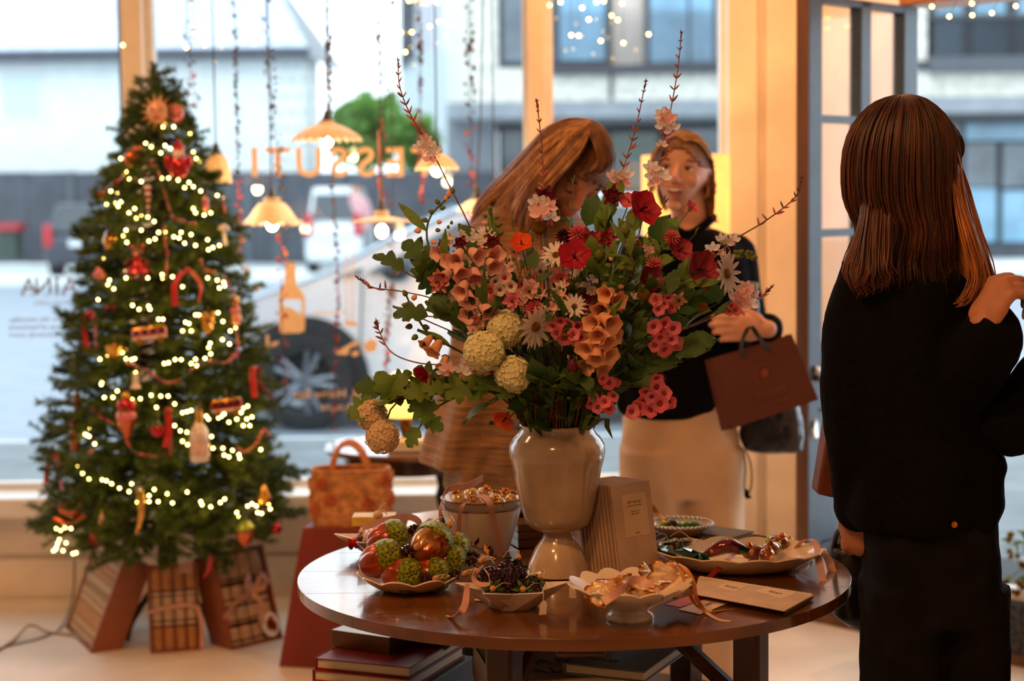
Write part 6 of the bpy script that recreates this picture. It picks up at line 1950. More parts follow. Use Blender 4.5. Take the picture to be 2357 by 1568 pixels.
for px, py, r, o, lab in ((1243, 523, 17, -.06, 'yellow button ball flower high beside the white gaura'), (1208, 546, 15, -.08, 'yellow button ball flower behind the orange poppy'), (1618, 710, 13, -.10, 'small ochre button ball near the black jacket'),
                          (937, 717, 10, -.08, 'tiny ochre button ball at the window side of the bouquet'), (1484, 680, 14, -.16, 'ochre button ball between apricot foxglove and crimson flowers'), (1090, 690, 10, -.14, 'greenish button ball by the blush foxglove')):
 p = bpt(px, py, o)
 t, d, sp = flower('button_flower', lab, p)
 put(t, 'button_head', p, d, r * PX)
 put(t, 'calyx', p - d * r * PX * .9, d, r * PX * 1.2)
 stem_leaves(t, sp, 2, 'lance_leaf', .04, M_leafb)
for px, py, r, o, mt, dx, dz_, lab in ((1322, 592, 37, -.17, F_cer, -.1, .15, 'cerise cup flower facing out at the middle top'), (1474, 484, 44, -.05, F_cer, .35, .1, 'large cerise flower above the foliage before the laughing woman'), (1606, 622, 46, -.10, F_crim, .3, 0, 'big crimson flower beside the white daisy'),
                                      (1562, 578, 32, -.04, F_crim, .1, .2, 'crimson flower above the big crimson one'), (1497, 645, 30, -.12, F_wine, 0, .2, 'deep wine flower under the green leaves'), (982, 868, 30, -.12, F_cer, -.7, -.2, 'cerise flower drooping at the window side'),
                                      (1448, 466, 22, -.02, F_rose, -.4, .2, 'small rose flower beside the large cerise one'), (1200, 562, 26, -.12, F_oran, .1, .3, 'bright orange poppy near the yellow buttons'), (1165, 962, 28, -.15, F_oran, -.5, -.5, 'orange flower hanging over the vase rim'),
                                      (1500, 870, 30, -.10, F_wine, .2, -.3, 'wine red flower low beside the pink clusters'), (1590, 480, 18, .02, F_rose, .4, .4, 'small pink flower at the neck of the laughing woman'), (1345, 700, 24, -.14, F_wine, 0, .1, 'dark wine flower in the heart of the bouquet'), (1150, 868, 24, -.12, F_crim, -.2, -.1, 'crimson flower behind the lowest snowball')):
 p = bpt(px, py, o)
 t, d, sp = flower('cup_flower', lab, p)
 fd = face_dir(p, .7, dx, dz_)
 put(t, 'cup_petals', p, fd, r * PX, mt)
 put(t, 'column', p, fd, r * PX, F_wine if mt in (F_cer, F_crim) else None)
 put(t, 'calyx', p - fd * r * PX * .1, -fd, r * PX * 1.2)
 stem_leaves(t, sp, 2, 'broad_leaf', .05, M_leafd)
def foxglove(label, path, bells, mt, buds=(), size=.038, smat=None):
 via = [bpt(*q) for q in path[:-1]]
 p = bpt(*path[-1])
 t, d, sp = flower('foxglove', label, p, .0026, smat, via, n=24)
 for (px, py, o, dx, dz_) in bells:
  q = bpt(px, py, o)
  dd = V((dx, -.75, dz_)).normalized()
  s_ = size * rnd(.85, 1.1)
  put(t, 'bell', q - dd * s_ * .8, dd, s_, mt)
  put(t, 'calyx', q - dd * s_ * .84, dd, s_)
 for (px, py, o, dx, dz_) in buds:
  q = bpt(px, py, o)
  put(t, 'bud', q, V((dx, -.4, dz_)), .014 * rnd(.8, 1.2), F_greenb if rnd(0, 1) < .7 else F_apri)
 stem_leaves(t, sp, 3, 'lance_leaf', .07, M_leafl, .3)
foxglove('blush foxglove spike arching out to a budded tip at the window side', [(1160, 800, -.08), (1090, 690, -.1), (1020, 610, -.08), (985, 560, -.06), (990, 500, -.05), (1040, 448, -.05)],
         [(1050, 596, -.14, -.3, -.5), (1062, 668, -.17, -.3, -.5), (1100, 588, -.12, .5, -.3), (1136, 612, -.14, .3, -.3), (1020, 640, -.12, -.5, -.4), (1080, 690, -.17, .2, -.6), (1122, 715, -.18, .5, -.5), (1138, 590, -.1, .3, .1), (1095, 640, -.15, .1, -.5), (1035, 598, -.1, -.5, -.3), (1010, 580, -.08, -.6, -.3), (1080, 720, -.16, -.3, -.6), (1060, 628, -.15, .3, -.5)],
         F_peach, [(980, 575, -.07, -1, -.4), (992, 556, -.07, 1, -.2), (970, 530, -.06, -1, -.1), (1002, 530, -.06, 1, 0), (985, 508, -.06, -1, .2), (1005, 512, -.06, 1, .1), (1000, 490, -.05, -1, .4), (1012, 480, -.05, 1, .2), (1012, 470, -.05, -.6, .7), (1024, 462, -.05, .4, .9), (1034, 454, -.05, 0, 1), (1040, 446, -.05, .4, 1)])
foxglove('apricot foxglove spike hanging with open bells in front of the black jacket', [(1350, 860, -.12), (1365, 780, -.18), (1385, 710, -.18), (1408, 640, -.15), (1414, 590, -.13)],
         [(1385, 712, -.2, -.3, -.3), (1366, 742, -.22, -.6, -.2), (1404, 742, -.22, .5, -.4), (1395, 782, -.24, .3, -.5), (1350, 800, -.24, -.6, -.4), (1372, 822, -.25, -.1, -.6), (1400, 815, -.23, .6, -.5), (1376, 770, -.25, -.1, -.3), (1418, 690, -.18, .6, -.2), (1396, 676, -.19, -.4, -.1), (1352, 838, -.22, -.4, -.6), (1385, 845, -.22, .4, -.7), (1340, 780, -.2, -.9, 0), (1412, 770, -.2, .9, -.1)],
         F_apri, [(1400, 655, -.17, -1, 0), (1422, 660, -.16, 1, 0), (1404, 636, -.15, -1, .2), (1424, 640, -.15, 1, .2), (1408, 615, -.14, -1, .4), (1424, 620, -.14, 1, .3), (1410, 600, -.14, -.6, .6), (1420, 600, -.13, .6, .6)], .042)
foxglove('budded foxglove stem bowing low at the window side', [(1130, 850, -.06), (1070, 815, -.1), (990, 770, -.12), (955, 720, -.1), (935, 680, -.08)],
         [(1090, 830, -.16, -.2, -.6), (1000, 805, -.15, -.5, -.7), (980, 790, -.14, -.6, -.7), (1020, 840, -.15, -.3, -.8)], F_apri,
         [(978, 790, -.13, -.6, -.7), (962, 772, -.12, -.8, -.5), (985, 772, -.12, .8, -.4), (950, 750, -.11, -1, -.2), (972, 752, -.11, 1, -.2), (945, 735, -.11, -1, 0), (964, 732, -.1, 1, 0), (940, 705, -.1, -1, .3), (948, 690, -.09, .7, .6), (936, 682, -.09, -.5, 1)], .032)
foxglove('greenish foxglove tip standing behind the blush foxglove', [(1160, 640, 0), (1140, 560, .02), (1130, 490, .02)], [], F_peach,
         [(1128, 488, .02, 0, 1), (1122, 500, .02, -1, .5), (1138, 503, .02, 1, .5), (1124, 516, .02, -1, .3), (1140, 520, .02, 1, .3), (1126, 532, .02, -1, .2), (1144, 538, .02, 1, .2)])
def gaura(label, path, flor, pods, s=.024, tip=True):
 via = [bpt(*q) for q in path[:-1]]
 p = bpt(*path[-1])
 t, d, sp = flower('gaura_wand', label, p, .0015, M_rstem, via, n=30)
 for (px, py, o, r) in flor:
  q = bpt(px, py, o)
  fd = V((rnd(-.5, .5), -1, rnd(-.3, .3))).normalized()
  mt = random.choice((F_white, F_white, F_blush))
  put(t, 'spoon_petals', q, fd, r * PX, mt, spin=rnd(-.5, .5))
  put(t, 'whiskers', q, fd, r * PX * .8, spin=rnd(-.4, .4))
 n0 = len(sp)
 for k in range(pods):
  j = n0 - 1 - int(k * .42)
  if j < 2:
   break
  q = sp[j]
  dd = ((sp[j] - sp[j - 1]).normalized() * .8 + V((random.choice((-1, 1)) * rnd(.4, .9), rnd(-.4, .2), rnd(-.2, .3)))).normalized()
  put(t, 'pod', q, dd, (.0055 + .0006 * k) * rnd(.9, 1.2), F_dusk if k > 6 and rnd(0, 1) < .6 else M_rstem)
 if tip:
  for k in range(8):
   put(t, 'pod', sp[-1] - d * .002 * k, (d + V((rnd(-.3, .3), rnd(-.3, .3), 0))).normalized(), .010, M_rstem)
 return t
gaura('pale gaura wand rising highest at the window side of the bouquet', [(1180, 760, -.02), (1085, 530, 0), (1030, 420, .02), (985, 330, .02), (945, 265, .02), (920, 200, .02), (916, 142, .02)],
      [(985, 340, 0, 22), (968, 345, 0, 20), (1000, 352, 0, 20), (990, 372, 0, 18), (978, 325, .0, 18)], 26)
gaura('gaura wand with white blooms beside the bowed blonde head', [(1270, 760, -.08), (1255, 600, -.06), (1252, 480, -.05), (1248, 350, -.04), (1236, 236, -.04)],
      [(1240, 470, -.08, 24), (1262, 478, -.08, 22), (1246, 495, -.09, 24), (1268, 505, -.08, 20), (1232, 488, -.08, 20)], 24)
gaura('gaura wand leaning between the two women', [(1370, 760, -.02), (1405, 520, 0), (1432, 400, .02), (1462, 300, .03), (1486, 190, .03)],
      [(1425, 415, 0, 24), (1440, 408, 0, 22), (1412, 412, 0, 20), (1434, 424, .0, 18)], 24)
gaura('tallest gaura wand crossing the laughing face', [(1420, 760, -.04), (1480, 500, -.02), (1515, 380, 0), (1540, 270, 0), (1560, 160, 0), (1568, 78, 0)],
      [(1540, 280, -.02, 24), (1528, 292, -.02, 22), (1548, 300, -.02, 20), (1526, 268, -.02, 20), (1508, 405, -.03, 24), (1522, 410, -.03, 22), (1500, 390, -.03, 20), (1510, 425, -.03, 18), (1522, 335, -.02, 14)], 30)
gaura('gaura wand reaching towards the blue door', [(1480, 760, -.05), (1600, 640, -.04), (1680, 560, -.02), (1760, 510, 0), (1830, 455, .02), (1845, 412, .02)],
      [(1672, 562, -.05, 18), (1640, 578, -.05, 20), (1660, 556, -.05, 18), (1690, 556, -.05, 16)], 24)
gaura('short gaura wand bending over the shopping hand', [(1480, 800, -.08), (1600, 745, -.08), (1690, 695, -.07), (1745, 688, -.06), (1775, 662, -.06)],
      [(1712, 680, -.1, 24), (1698, 692, -.1, 24), (1722, 700, -.1, 22), (1708, 712, -.1, 24), (1730, 684, -.09, 20), (1690, 706, -.1, 18), (1718, 662, -.1, 18)], 14)
gaura('russet gaura wand pointing to the painted bottle', [(1130, 800, -.04), (1020, 700, -.04), (930, 672, -.03), (860, 662, -.02), (824, 640, -.02)], [(1030, 690, -.1, 16), (1045, 705, -.1, 16)], 20)
gaura('gaura wand with white stars low at the window side', [(1150, 880, -.1), (1050, 845, -.14), (960, 835, -.14), (900, 810, -.12), (872, 760, -.1), (868, 742, -.1)],
      [(1032, 852, -.2, 20), (1062, 858, -.2, 20), (1092, 850, -.2, 18), (1075, 836, -.19, 16), (1112, 862, -.19, 16), (1018, 862, -.19, 14)], 18)
def trumpets(label, path, blooms, r=20, mt=(F_pink, F_rose, F_dusk), leafs=3):
 via = [bpt(*q) for q in path[:-1]]
 t, d, sp = flower('penstemon', label, bpt(*path[-1]), .0019, M_rstem, via, n=18)
 for (px, py, o) in blooms:
  q = bpt(px, py, o)
  fd = V((rnd(-.6, .6), -1, rnd(-.7, .1))).normalized()
  rr = r * PX * rnd(.85, 1.15)
  m_ = random.choice(mt)
  put(t, 'trumpet', q, fd, rr, m_)
  put(t, 'throat', q, fd, rr)
 stem_leaves(t, sp, leafs, 'lance_leaf', .06, M_leafd)
trumpets('pink penstemon cluster in front of the black jacket', [(1420, 830, -.1), (1480, 800, -.16), (1530, 770, -.18)], [(1505, 752, -.22), (1530, 746, -.2), (1550, 756, -.22), (1520, 778, -.23), (1545, 782, -.22), (1508, 796, -.22), (1530, 806, -.22), (1556, 790, -.2), (1516, 762, -.2)], 19)
trumpets('large pink penstemon cluster low beside the vase rim', [(1400, 900, -.1), (1460, 890, -.15), (1510, 900, -.16)], [(1512, 892, -.2), (1530, 906, -.2), (1500, 914, -.22), (1520, 930, -.22), (1482, 925, -.2), (1496, 945, -.21), (1538, 925, -.19), (1470, 940, -.2), (1455, 948, -.21), (1512, 872, -.18), (1488, 905, -.2)], 20, (F_pink, F_rose, F_pink))
trumpets('deep pink penstemon spray hanging before the vase shoulder', [(1340, 920, -.12), (1380, 890, -.18), (1385, 930, -.2)], [(1388, 872, -.22), (1402, 882, -.21), (1368, 916, -.23), (1392, 925, -.23), (1376, 938, -.23), (1402, 940, -.22), (1360, 930, -.22), (1412, 912, -.2), (1416, 880, -.2)], 17, (F_rose, F_rose, F_pink))
trumpets('pink penstemon beside the white petals in the bouquet heart', [(1290, 860, -.12), (1285, 790, -.18), (1300, 750, -.2)], [(1282, 768, -.22), (1300, 780, -.22), (1320, 770, -.22), (1308, 748, -.2), (1330, 752, -.2), (1290, 742, -.2), (1336, 778, -.2), (1272, 752, -.2)], 17)
trumpets('rose penstemon under the crimson flowers', [(1440, 780, -.1), (1500, 720, -.14), (1520, 690, -.14)], [(1510, 690, -.18), (1528, 700, -.18), (1538, 686, -.16), (1516, 712, -.18), (1545, 708, -.17)], 15)
trumpets('dusky penstemon in the upper window side of the bouquet', [(1200, 760, -.06), (1220, 700, -.1), (1218, 660, -.12)], [(1205, 655, -.16), (1224, 662, -.16), (1240, 680, -.16), (1210, 682, -.16), (1232, 645, -.14), (1196, 672, -.15)], 18, (F_dusk, F_blush, F_dusk))
trumpets('blush penstemon above the snowballs', [(1180, 760, -.08), (1160, 700, -.12), (1150, 660, -.14)], [(1140, 648, -.16), (1162, 640, -.16), (1150, 668, -.17), (1176, 660, -.16), (1128, 670, -.16)], 17, (F_blush, F_dusk, F_white))
trumpets('pink penstemon by the shopping hand', [(1500, 800, -.08), (1620, 740, -.1), (1690, 705, -.1)], [(1684, 705, -.12), (1694, 715, -.12), (1678, 718, -.12)], 12)
for px, py, r, o, dx, dz_, lab in ((1672, 630, 46, -.12, .8, .1, 'white daisy seen from the side before the black sleeve'), (1232, 752, 44, -.2, .5, -.2, 'white daisy beside the uppermost snowball'), (1280, 588, 34, -.1, -.2, .6, 'white daisy behind the cerise cup flower'), (1335, 562, 24, -.06, .4, .6, 'small white daisy under the wine columbine'),
                                   (1322, 705, 24, -.2, 0, .1, 'small white double daisy in the bouquet heart'), (1118, 545, 22, -.06, .2, .3, 'small white daisy beside the yellow buttons')):
 p = bpt(px, py, o)
 t, d, sp = flower('daisy', lab, p)
 fd = V((dx, -.6, dz_)).normalized()
 put(t, 'daisy_rays', p, fd, r * PX)
 put(t, 'daisy_eye', p, fd, r * PX)
 put(t, 'calyx', p, -fd, r * PX * .8)
 stem_leaves(t, sp, 2, 'lance_leaf', .05, M_leafl)
for px, py, r, o, mt, dx, dz_, lab in ((1012, 648, 30, -.12, F_dusk, -.5, -.1, 'dusky pink columbine at the window side'), (1215, 668, 30, -.18, F_blush, .2, -.2, 'blush columbine over the wine flower'), (1135, 560, 24, -.08, F_wine, 0, .2, 'wine columbine near the white gaura'), (1254, 455, 30, -.06, F_wine, .2, .1, 'wine columbine beside the bowed face'),
                                      (1410, 452, 28, -.02, F_wine, -.1, .2, 'wine columbine above the green foliage'), (1358, 552, 30, -.1, F_crim, .1, .2, 'crimson columbine left of centre top'.replace('left of centre top', 'at the centre top')), (1396, 548, 26, -.08, F_crim, .2, .2, 'crimson columbine touching the green leaves'), (1020, 566, 18, -.06, F_wine, -.3, .4, 'small wine columbine near the budded foxglove'),
                                      (1290, 640, 28, -.14, F_dusk, .1, -.1, 'dusky columbine under the daisies'), (1060, 560, 20, -.06, F_wine, 0, .3, 'wine columbine between foxglove stems'), (1180, 690, 26, -.2, F_pink, -.1, -.3, 'pink columbine over the snowballs'), (1560, 690, 22, -.1, F_apri, .2, -.2, 'apricot columbine by the crimson flower')):
 p = bpt(px, py, o)
 t, d, sp = flower('columbine', lab, p)
 fd = V((dx, -1, dz_)).normalized()
 put(t, 'star_petals', p, fd, r * PX, mt)
 put(t, 'spurs', p, fd, r * PX, mt if mt is not F_blush else F_dusk)
 put(t, 'stamens', p, fd, r * PX)
 stem_leaves(t, sp, 2, 'lobed_leaf', .035, M_leafb)
for px, py, r, o, lab in ((1330, 540, 24, -.06, 'rose pompon flower by the bowed face'), (1546, 548, 20, -.04, 'rose pompon flower above the crimson flowers'), (1230, 710, 22, -.17, 'wine pompon flower beside the snowball'), (1298, 545, 20, -.05, 'rose pompon beside the daisy'), (1220, 700, 16, -.16, 'small pompon over the blush columbine'), (1505, 610, 20, -.1, 'rose pompon among the foliage')):
 p = bpt(px, py, o)
 t, d, sp = flower('pompon_flower', lab, p)
 put(t, 'pompon', p, face_dir(p, .5), r * PX, random.choice((F_rose, F_wine)))
 put(t, 'calyx', p, -face_dir(p, .5), r * PX * .7)
for px, py, o, lab in ((1318, 860, -.24, 'round peony bud low in front of the stems'), (1090, 790, -.15, 'closed green bud between the snowballs'), (1440, 545, -.1, 'green bud in the foliage'), (1380, 600, -.12, 'small bud beside the cerise cup')):
 p = bpt(px, py, o)
 t, d, sp = flower('peony_bud', lab, p)
 put(t, 'bud', p, V((0, -.3, 1)), .030, F_wine if px == 1318 else F_greenb)
 put(t, 'calyx', p, V((0, -.3, 1)), .045)
def spray(label, path, leaf, n, s, mat, lo=.4, smat=None):
 via = [bpt(*q) for q in path[:-1]]
 t, d, sp = flower('leafy_spray', label, bpt(*path[-1]), .0020, smat or M_rstem, via, cat='foliage', group='leafy sprays in the cream vase', n=20)
 stem_leaves(t, sp, n, leaf, s, mat, lo)
 leafy(t, leaf, sp[-1], d, s, mat)
spray('lobed leaf spray beside the foxglove buds', [(1150, 800, -.04), (1020, 680, -.06), (930, 625, -.06)], 'lobed_leaf', 8, .068, M_leafd, .5)
spray('lobed leaf spray under the russet wand', [(1140, 820, -.06), (1060, 740, -.12), (985, 728, -.12)], 'lobed_leaf', 8, .068, M_leafd, .45)
spray('leaf spray behind the foxglove bells', [(1160, 780, -.02), (1060, 660, -.05), (985, 600, -.05)], 'lobed_leaf', 8, .062, M_leafd, .5)
spray('guelder leaf branch drooping to the low snowballs', [(1140, 890, -.1), (1010, 900, -.14), (900, 920, -.13), (868, 930, -.13)], 'lobed_leaf', 11, .062, M_leafl, .4)
spray('second guelder leaf branch over the lit lamp', [(1130, 880, -.08), (1000, 880, -.1), (930, 905, -.1), (880, 900, -.1)], 'lobed_leaf', 10, .055, M_leafd, .45)
spray('guelder twig with small leaves near the table lamp', [(1120, 900, -.1), (1000, 940, -.12), (965, 985, -.12)], 'lobed_leaf', 7, .045, M_leafl, .45)
spray('fresh green spray in front of the laughing woman', [(1400, 760, -.02), (1440, 620, -.04), (1455, 535, -.03)], 'broad_leaf', 16, .054, M_leafl, .3)
spray('dense green spray above the crimson flowers', [(1420, 740, -.04), (1500, 620, -.06), (1535, 545, -.02)], 'broad_leaf', 16, .056, M_leafl, .3)
spray('green spray behind the wine columbines', [(1360, 740, .02), (1390, 560, 0), (1410, 470, 0)], 'broad_leaf', 14, .058, M_leafl, .35)
spray('dark green spray under the daisies', [(1400, 800, -.08), (1480, 700, -.12), (1560, 640, -.1)], 'broad_leaf', 12, .066, M_leafd, .35)
spray('dark leaf spray beside the shopping bag', [(1420, 860, -.08), (1500, 820, -.1), (1570, 800, -.1)], 'broad_leaf', 9, .072, M_leafd, .35)
spray('dark leaf spray over the button ball', [(1440, 800, -.04), (1540, 720, -.06), (1610, 690, -.06)], 'broad_leaf', 10, .06, M_leafd, .4)
spray('leaf spray in the heart of the bouquet', [(1300, 860, -.06), (1320, 720, -.1), (1340, 640, -.1)], 'broad_leaf', 14, .058, M_leafd, .25)
spray('leaf spray behind the snowballs', [(1200, 860, -.04), (1180, 720, -.06), (1200, 620, -.04)], 'lance_leaf', 14, .085, M_leafd, .25)
spray('dark foliage low beside the snowballs', [(1230, 900, -.14), (1180, 900, -.2), (1130, 930, -.2)], 'broad_leaf', 9, .066, M_leafd, .3)
spray('dark foliage over the vase rim', [(1270, 930, -.14), (1260, 900, -.2), (1250, 880, -.22)], 'broad_leaf', 10, .066, M_leafd, .2)
spray('dark foliage between the pink clusters', [(1360, 920, -.1), (1420, 880, -.14), (1480, 860, -.14)], 'broad_leaf', 10, .068, M_leafd, .2)
spray('back foliage filling behind the cerise flowers', [(1290, 800, .08), (1320, 620, .1), (1350, 520, .1)], 'broad_leaf', 16, .07, M_leafd, .2)
spray('back foliage behind the blush columbine', [(1240, 820, .08), (1150, 660, .1), (1100, 580, .1)], 'broad_leaf', 16, .07, M_leafd, .2)
spray('back foliage behind the apricot foxglove', [(1370, 820, .08), (1440, 660, .1), (1500, 560, .1)], 'broad_leaf', 16, .07, M_leafd, .2)
spray('low back foliage on the window side', [(1200, 880, .05), (1100, 790, .06), (1040, 740, .06)], 'broad_leaf', 14, .068, M_leafd, .2)
spray('low back foliage towards the door side', [(1380, 880, .05), (1490, 780, .06), (1560, 720, .06)], 'broad_leaf', 14, .07, M_leafd, .2)
for k, (px, py, o, lab) in enumerate(((1105, 560, -.06, 'white star floret spray near the yellow buttons'), (1060, 540, -.05, 'white star floret spray by the blonde hair'), (1170, 620, -.12, 'white star floret spray over the foxglove bells'), (1260, 610, -.1, 'white star floret spray beside the cerise cup'),
                                      (1240, 660, -.16, 'blush floret spray in the bouquet heart'), (1300, 680, -.16, 'blush floret spray under the cerise cup'), (1350, 650, -.12, 'white floret spray beside the apricot foxglove'), (1445, 700, -.12, 'blush floret spray by the button ball'),
                                      (1085, 650, -.12, 'blush floret spray among the peach bells'), (1185, 595, -.1, 'blush floret spray behind the orange poppy'), (1340, 610, -.1, 'white floret spray touching the cerise cup'), (1660, 600, -.06, 'white floret spray above the side daisy'),
                                      (1030, 700, -.1, 'white floret spray over the lobed leaves'), (1110, 740, -.16, 'blush floret spray above the snowballs'), (1270, 700, -.18, 'pink floret spray at the snowball side'), (1480, 585, -.08, 'rose floret spray inside the green foliage'))):
 p = bpt(px, py, o)
 t, d, sp = flower('floret_spray', lab, p, .0011, M_rstem)
 for j in range(5):
  q = p + V((rnd(-.022, .022), rnd(-.012, .006), rnd(-.018, .022)))
  put(t, 'star_petals' if k % 3 else 'spoon_petals', q, V((rnd(-.6, .6), -1, rnd(-.4, .5))).normalized(), .011 * rnd(.8, 1.3), random.choice((F_white, F_blush, F_blush, F_dusk) if 'white' not in lab else (F_white, F_white, F_blush)))
 for j in range(4):
  put(t, 'bud', p + V((rnd(-.025, .025), rnd(-.01, .01), rnd(-.02, .03))), V((rnd(-.5, .5), -.3, 1)), .009, F_greenb)
for k, (px, py, o, lab) in enumerate(((1130, 500, 0, 'wispy grass stem by the camel cape'), (1180, 520, 0, 'wispy grass stem behind the yellow buttons'), (1320, 425, .0, 'wispy grass stem before the bowed face'), (1380, 480, .02, 'wispy grass stem between the faces'), (1530, 470, .02, 'wispy grass stem under the laughing face'),
                                      (1600, 540, -.02, 'wispy grass stem at the black shoulder'), (1650, 700, -.06, 'wispy grass stem near the ochre button'), (1030, 610, -.04, 'wispy grass stem on the window side'), (1225, 560, -.02, 'wispy grass stem near the wine columbine'), (1290, 500, 0, 'wispy grass stem below the bowed chin'))):
 t, d, sp = flower('grass_stem', lab, bpt(px, py, o), .0010, M_leafl)
 for j in range(9):
  put(t, 'pod', sp[-1 - j // 3] + V((0, 0, .004 * (j % 3))), (d + V((rnd(-.5, .5), rnd(-.4, .2), 0))).normalized(), .012, M_leafl)
for k, (path, lab) in enumerate((([(1190, 800, -.1), (1130, 740, -.16), (1120, 690, -.18)], 'small dark spray among the peach bells'), ([(1250, 800, -.1), (1240, 700, -.16), (1230, 620, -.14)], 'small dark spray beside the blush columbine'), ([(1300, 800, -.1), (1320, 760, -.18), (1300, 720, -.2)], 'small dark spray over the pink penstemon'),
                                 ([(1400, 840, -.1), (1450, 780, -.14), (1470, 740, -.14)], 'small dark spray near the apricot bells'), ([(1420, 700, -.06), (1460, 620, -.12), (1440, 570, -.12)], 'small fresh spray in front of the foliage'), ([(1350, 760, -.08), (1380, 650, -.1), (1370, 590, -.12)], 'small fresh spray under the crimson columbine'),
                                 ([(1440, 760, -.08), (1540, 680, -.12), (1600, 660, -.12)], 'small fresh spray under the big crimson flower'), ([(1300, 900, -.12), (1330, 860, -.2), (1345, 880, -.22)], 'small dark spray over the vase rim'))):
 spray(lab, path, 'broad_leaf' if k % 2 else 'lance_leaf', 12, .045 if k % 2 else .06, M_leafl if 'fresh' in lab else M_leafd, .3)
t, d, sp = flower('budded_sprig', 'green budded sprig beside the white gaura at the black shoulder', bpt(1728, 590, -.06), .002, M_leafl, [bpt(1480, 740, -.06), bpt(1600, 640, -.06), bpt(1680, 590, -.06)], n=24)
for k in range(16):
 q = sp[-1 - int(k * .3)]
 put(t, 'bud', q, V((rnd(-1, 1), -.4, rnd(-.6, .8))), .016 * rnd(.7, 1.1), F_greenb)
for k in range(26):
 a = rnd(-1, 1)
 px = 1288 + a * 78
 t = thing('strap_leaf', 'narrow strap leaf rising inside the vase rim', 'foliage', MOUTH, 'strap leaves at the vase rim')
 o_ = rnd(-.06, .05)
 pts = spline([MOUTH + V((a * .03, o_ * .5, -.08)), bpt(px, 955, o_ - .02), bpt(px + a * rnd(20, 60), 905 - rnd(0, 40), o_ - .06), bpt(px + a * rnd(50, 120), 850 + rnd(-60, 50), o_ - rnd(.06, .14))], 10)
 MB().ribbon(pts, [.006, .011, .010, .001], (1, rnd(-.5, .5), 0), .0006).build('blade', random.choice((M_leafd, M_leafb, M_leafl)), t)
for n_l, (x0, y0, x1, y1, x2, y2) in enumerate(((1310, 960, 1350, 870, 1300, 830), (1385, 965, 1398, 985, 1410, 1010), (1240, 930, 1180, 900, 1085, 950))):
 t = thing('strap_leaf', ('pale strap leaf rising before the stems in the vase', 'pale strap leaf drooping over the door side of the vase rim', 'pale strap leaf curving out under the snowballs')[n_l], 'foliage', MOUTH, 'strap leaves at the vase rim')
 MB().ribbon(spline([MOUTH + V((0, 0, -.06)), bpt(x0, y0, -.07), bpt(x1, y1, -.11), bpt(x2, y2, -.13)], 12), [.006, .011, .010, .001], (1, .3, 0), .0006).build('blade', M_leafl, t)
# ---------------------------------------------------------------- people
M_skin = pm('skin', (222, 164, 134), .5, var=.05, scale=30, sss=.15)
M_skin2 = pm('skin_tan', (184, 122, 90), .5, var=.05, scale=30, sss=.15)
M_lip = pm('lip', (180, 84, 78), .35, var=.06)
M_lash = pm('dark_lash', (36, 22, 16), .6)
M_eye = pm('eye_white', (226, 218, 210), .25, var=.02)
M_iris = pm('brown_iris', (58, 36, 22), .2)
M_teeth = pm('teeth', (240, 232, 220), .3, var=.02)
M_mouth = pm('mouth_inside', (72, 20, 20), .6)
M_blackw = pm('black_wool', (8, 7, 7), .9, var=.25, scale=80, bump=.3, bscale=260, spec=.12)
M_denim = pm('washed_black_denim', (20, 17, 16), .85, var=.3, scale=12, bump=.3, bscale=300, spec=.15)
M_camel = pm('camel_ribbed_wool', (150, 108, 66), .85, var=.2, scale=160, stretch=(.05, .05, 1), bump=.8, bscale=150, sheen=.2)
M_beige = pm('beige_crepe', (222, 186, 148), .75, var=.05, scale=8, bump=.05, bscale=300)
M_shoe = pm('black_leather_shoe', (26, 22, 20), .35, coat=.3)
def head_geo(mb, M, s=1.0, jaw=.36):
 def hp(u, v):
  a, t = u * 2 * pi, -pi / 2 + pi * v
  x, y, z = .074 * cos(t) * cos(a), .094 * cos(t) * sin(a), .112 * sin(t)
  if z < -.02:
   q = min(1, (-z - .02) / .095)
   x *= 1 - jaw * q
   y *= (1 - .8 * q) if y > 0 else 1 - .05 * q
  if y < -.080:
   y = -.080 + (y + .080) * .45
  if y < 0:
   for sx in (-1, 1):
    y += .011 * math.exp(-((x - sx * .031) ** 2 + (z - .008) ** 2) / .00026)
  return V((x, y, z)) * s
 mb.grid(hp, 44, 30, M, closeu=True)
 def e(c, r, n=12, rot=None):
  k = MB().ell(V(c) * s, tuple(q * s for q in r), n, rot)
  mb.add(k.v, k.f, M)
 def tb_(pts, r, n=10):
  k = MB().tube([V(p) * s for p in pts], [q * s for q in r] if isinstance(r, list) else r * s, n)
  mb.add(k.v, k.f, M)
 tb_([(0, -.078, .022), (0, -.092, .0), (0, -.106, -.022), (0, -.098, -.033)], [.006, .0085, .0105, .008])
 e((.010, -.094, -.030), (.008, .009, .007)); e((-.010, -.094, -.030), (.008, .009, .007))
 e((.031, -.072, .026), (.02, .010, .007)); e((-.031, -.072, .026), (.02, .010, .007))
 e((.041, -.060, -.022), (.022, .02, .02)); e((-.041, -.060, -.022), (.022, .02, .02))
 e((0, -.076, -.100), (.021, .016, .014))
 e((0, -.084, -.056), (.022, .010, .012))
 for sx in (-1, 1):
  e((sx * .075, .010, -.004), (.007, .016, .026), 10, Matrix.Rotation(sx * -.3, 3, 'Z'))
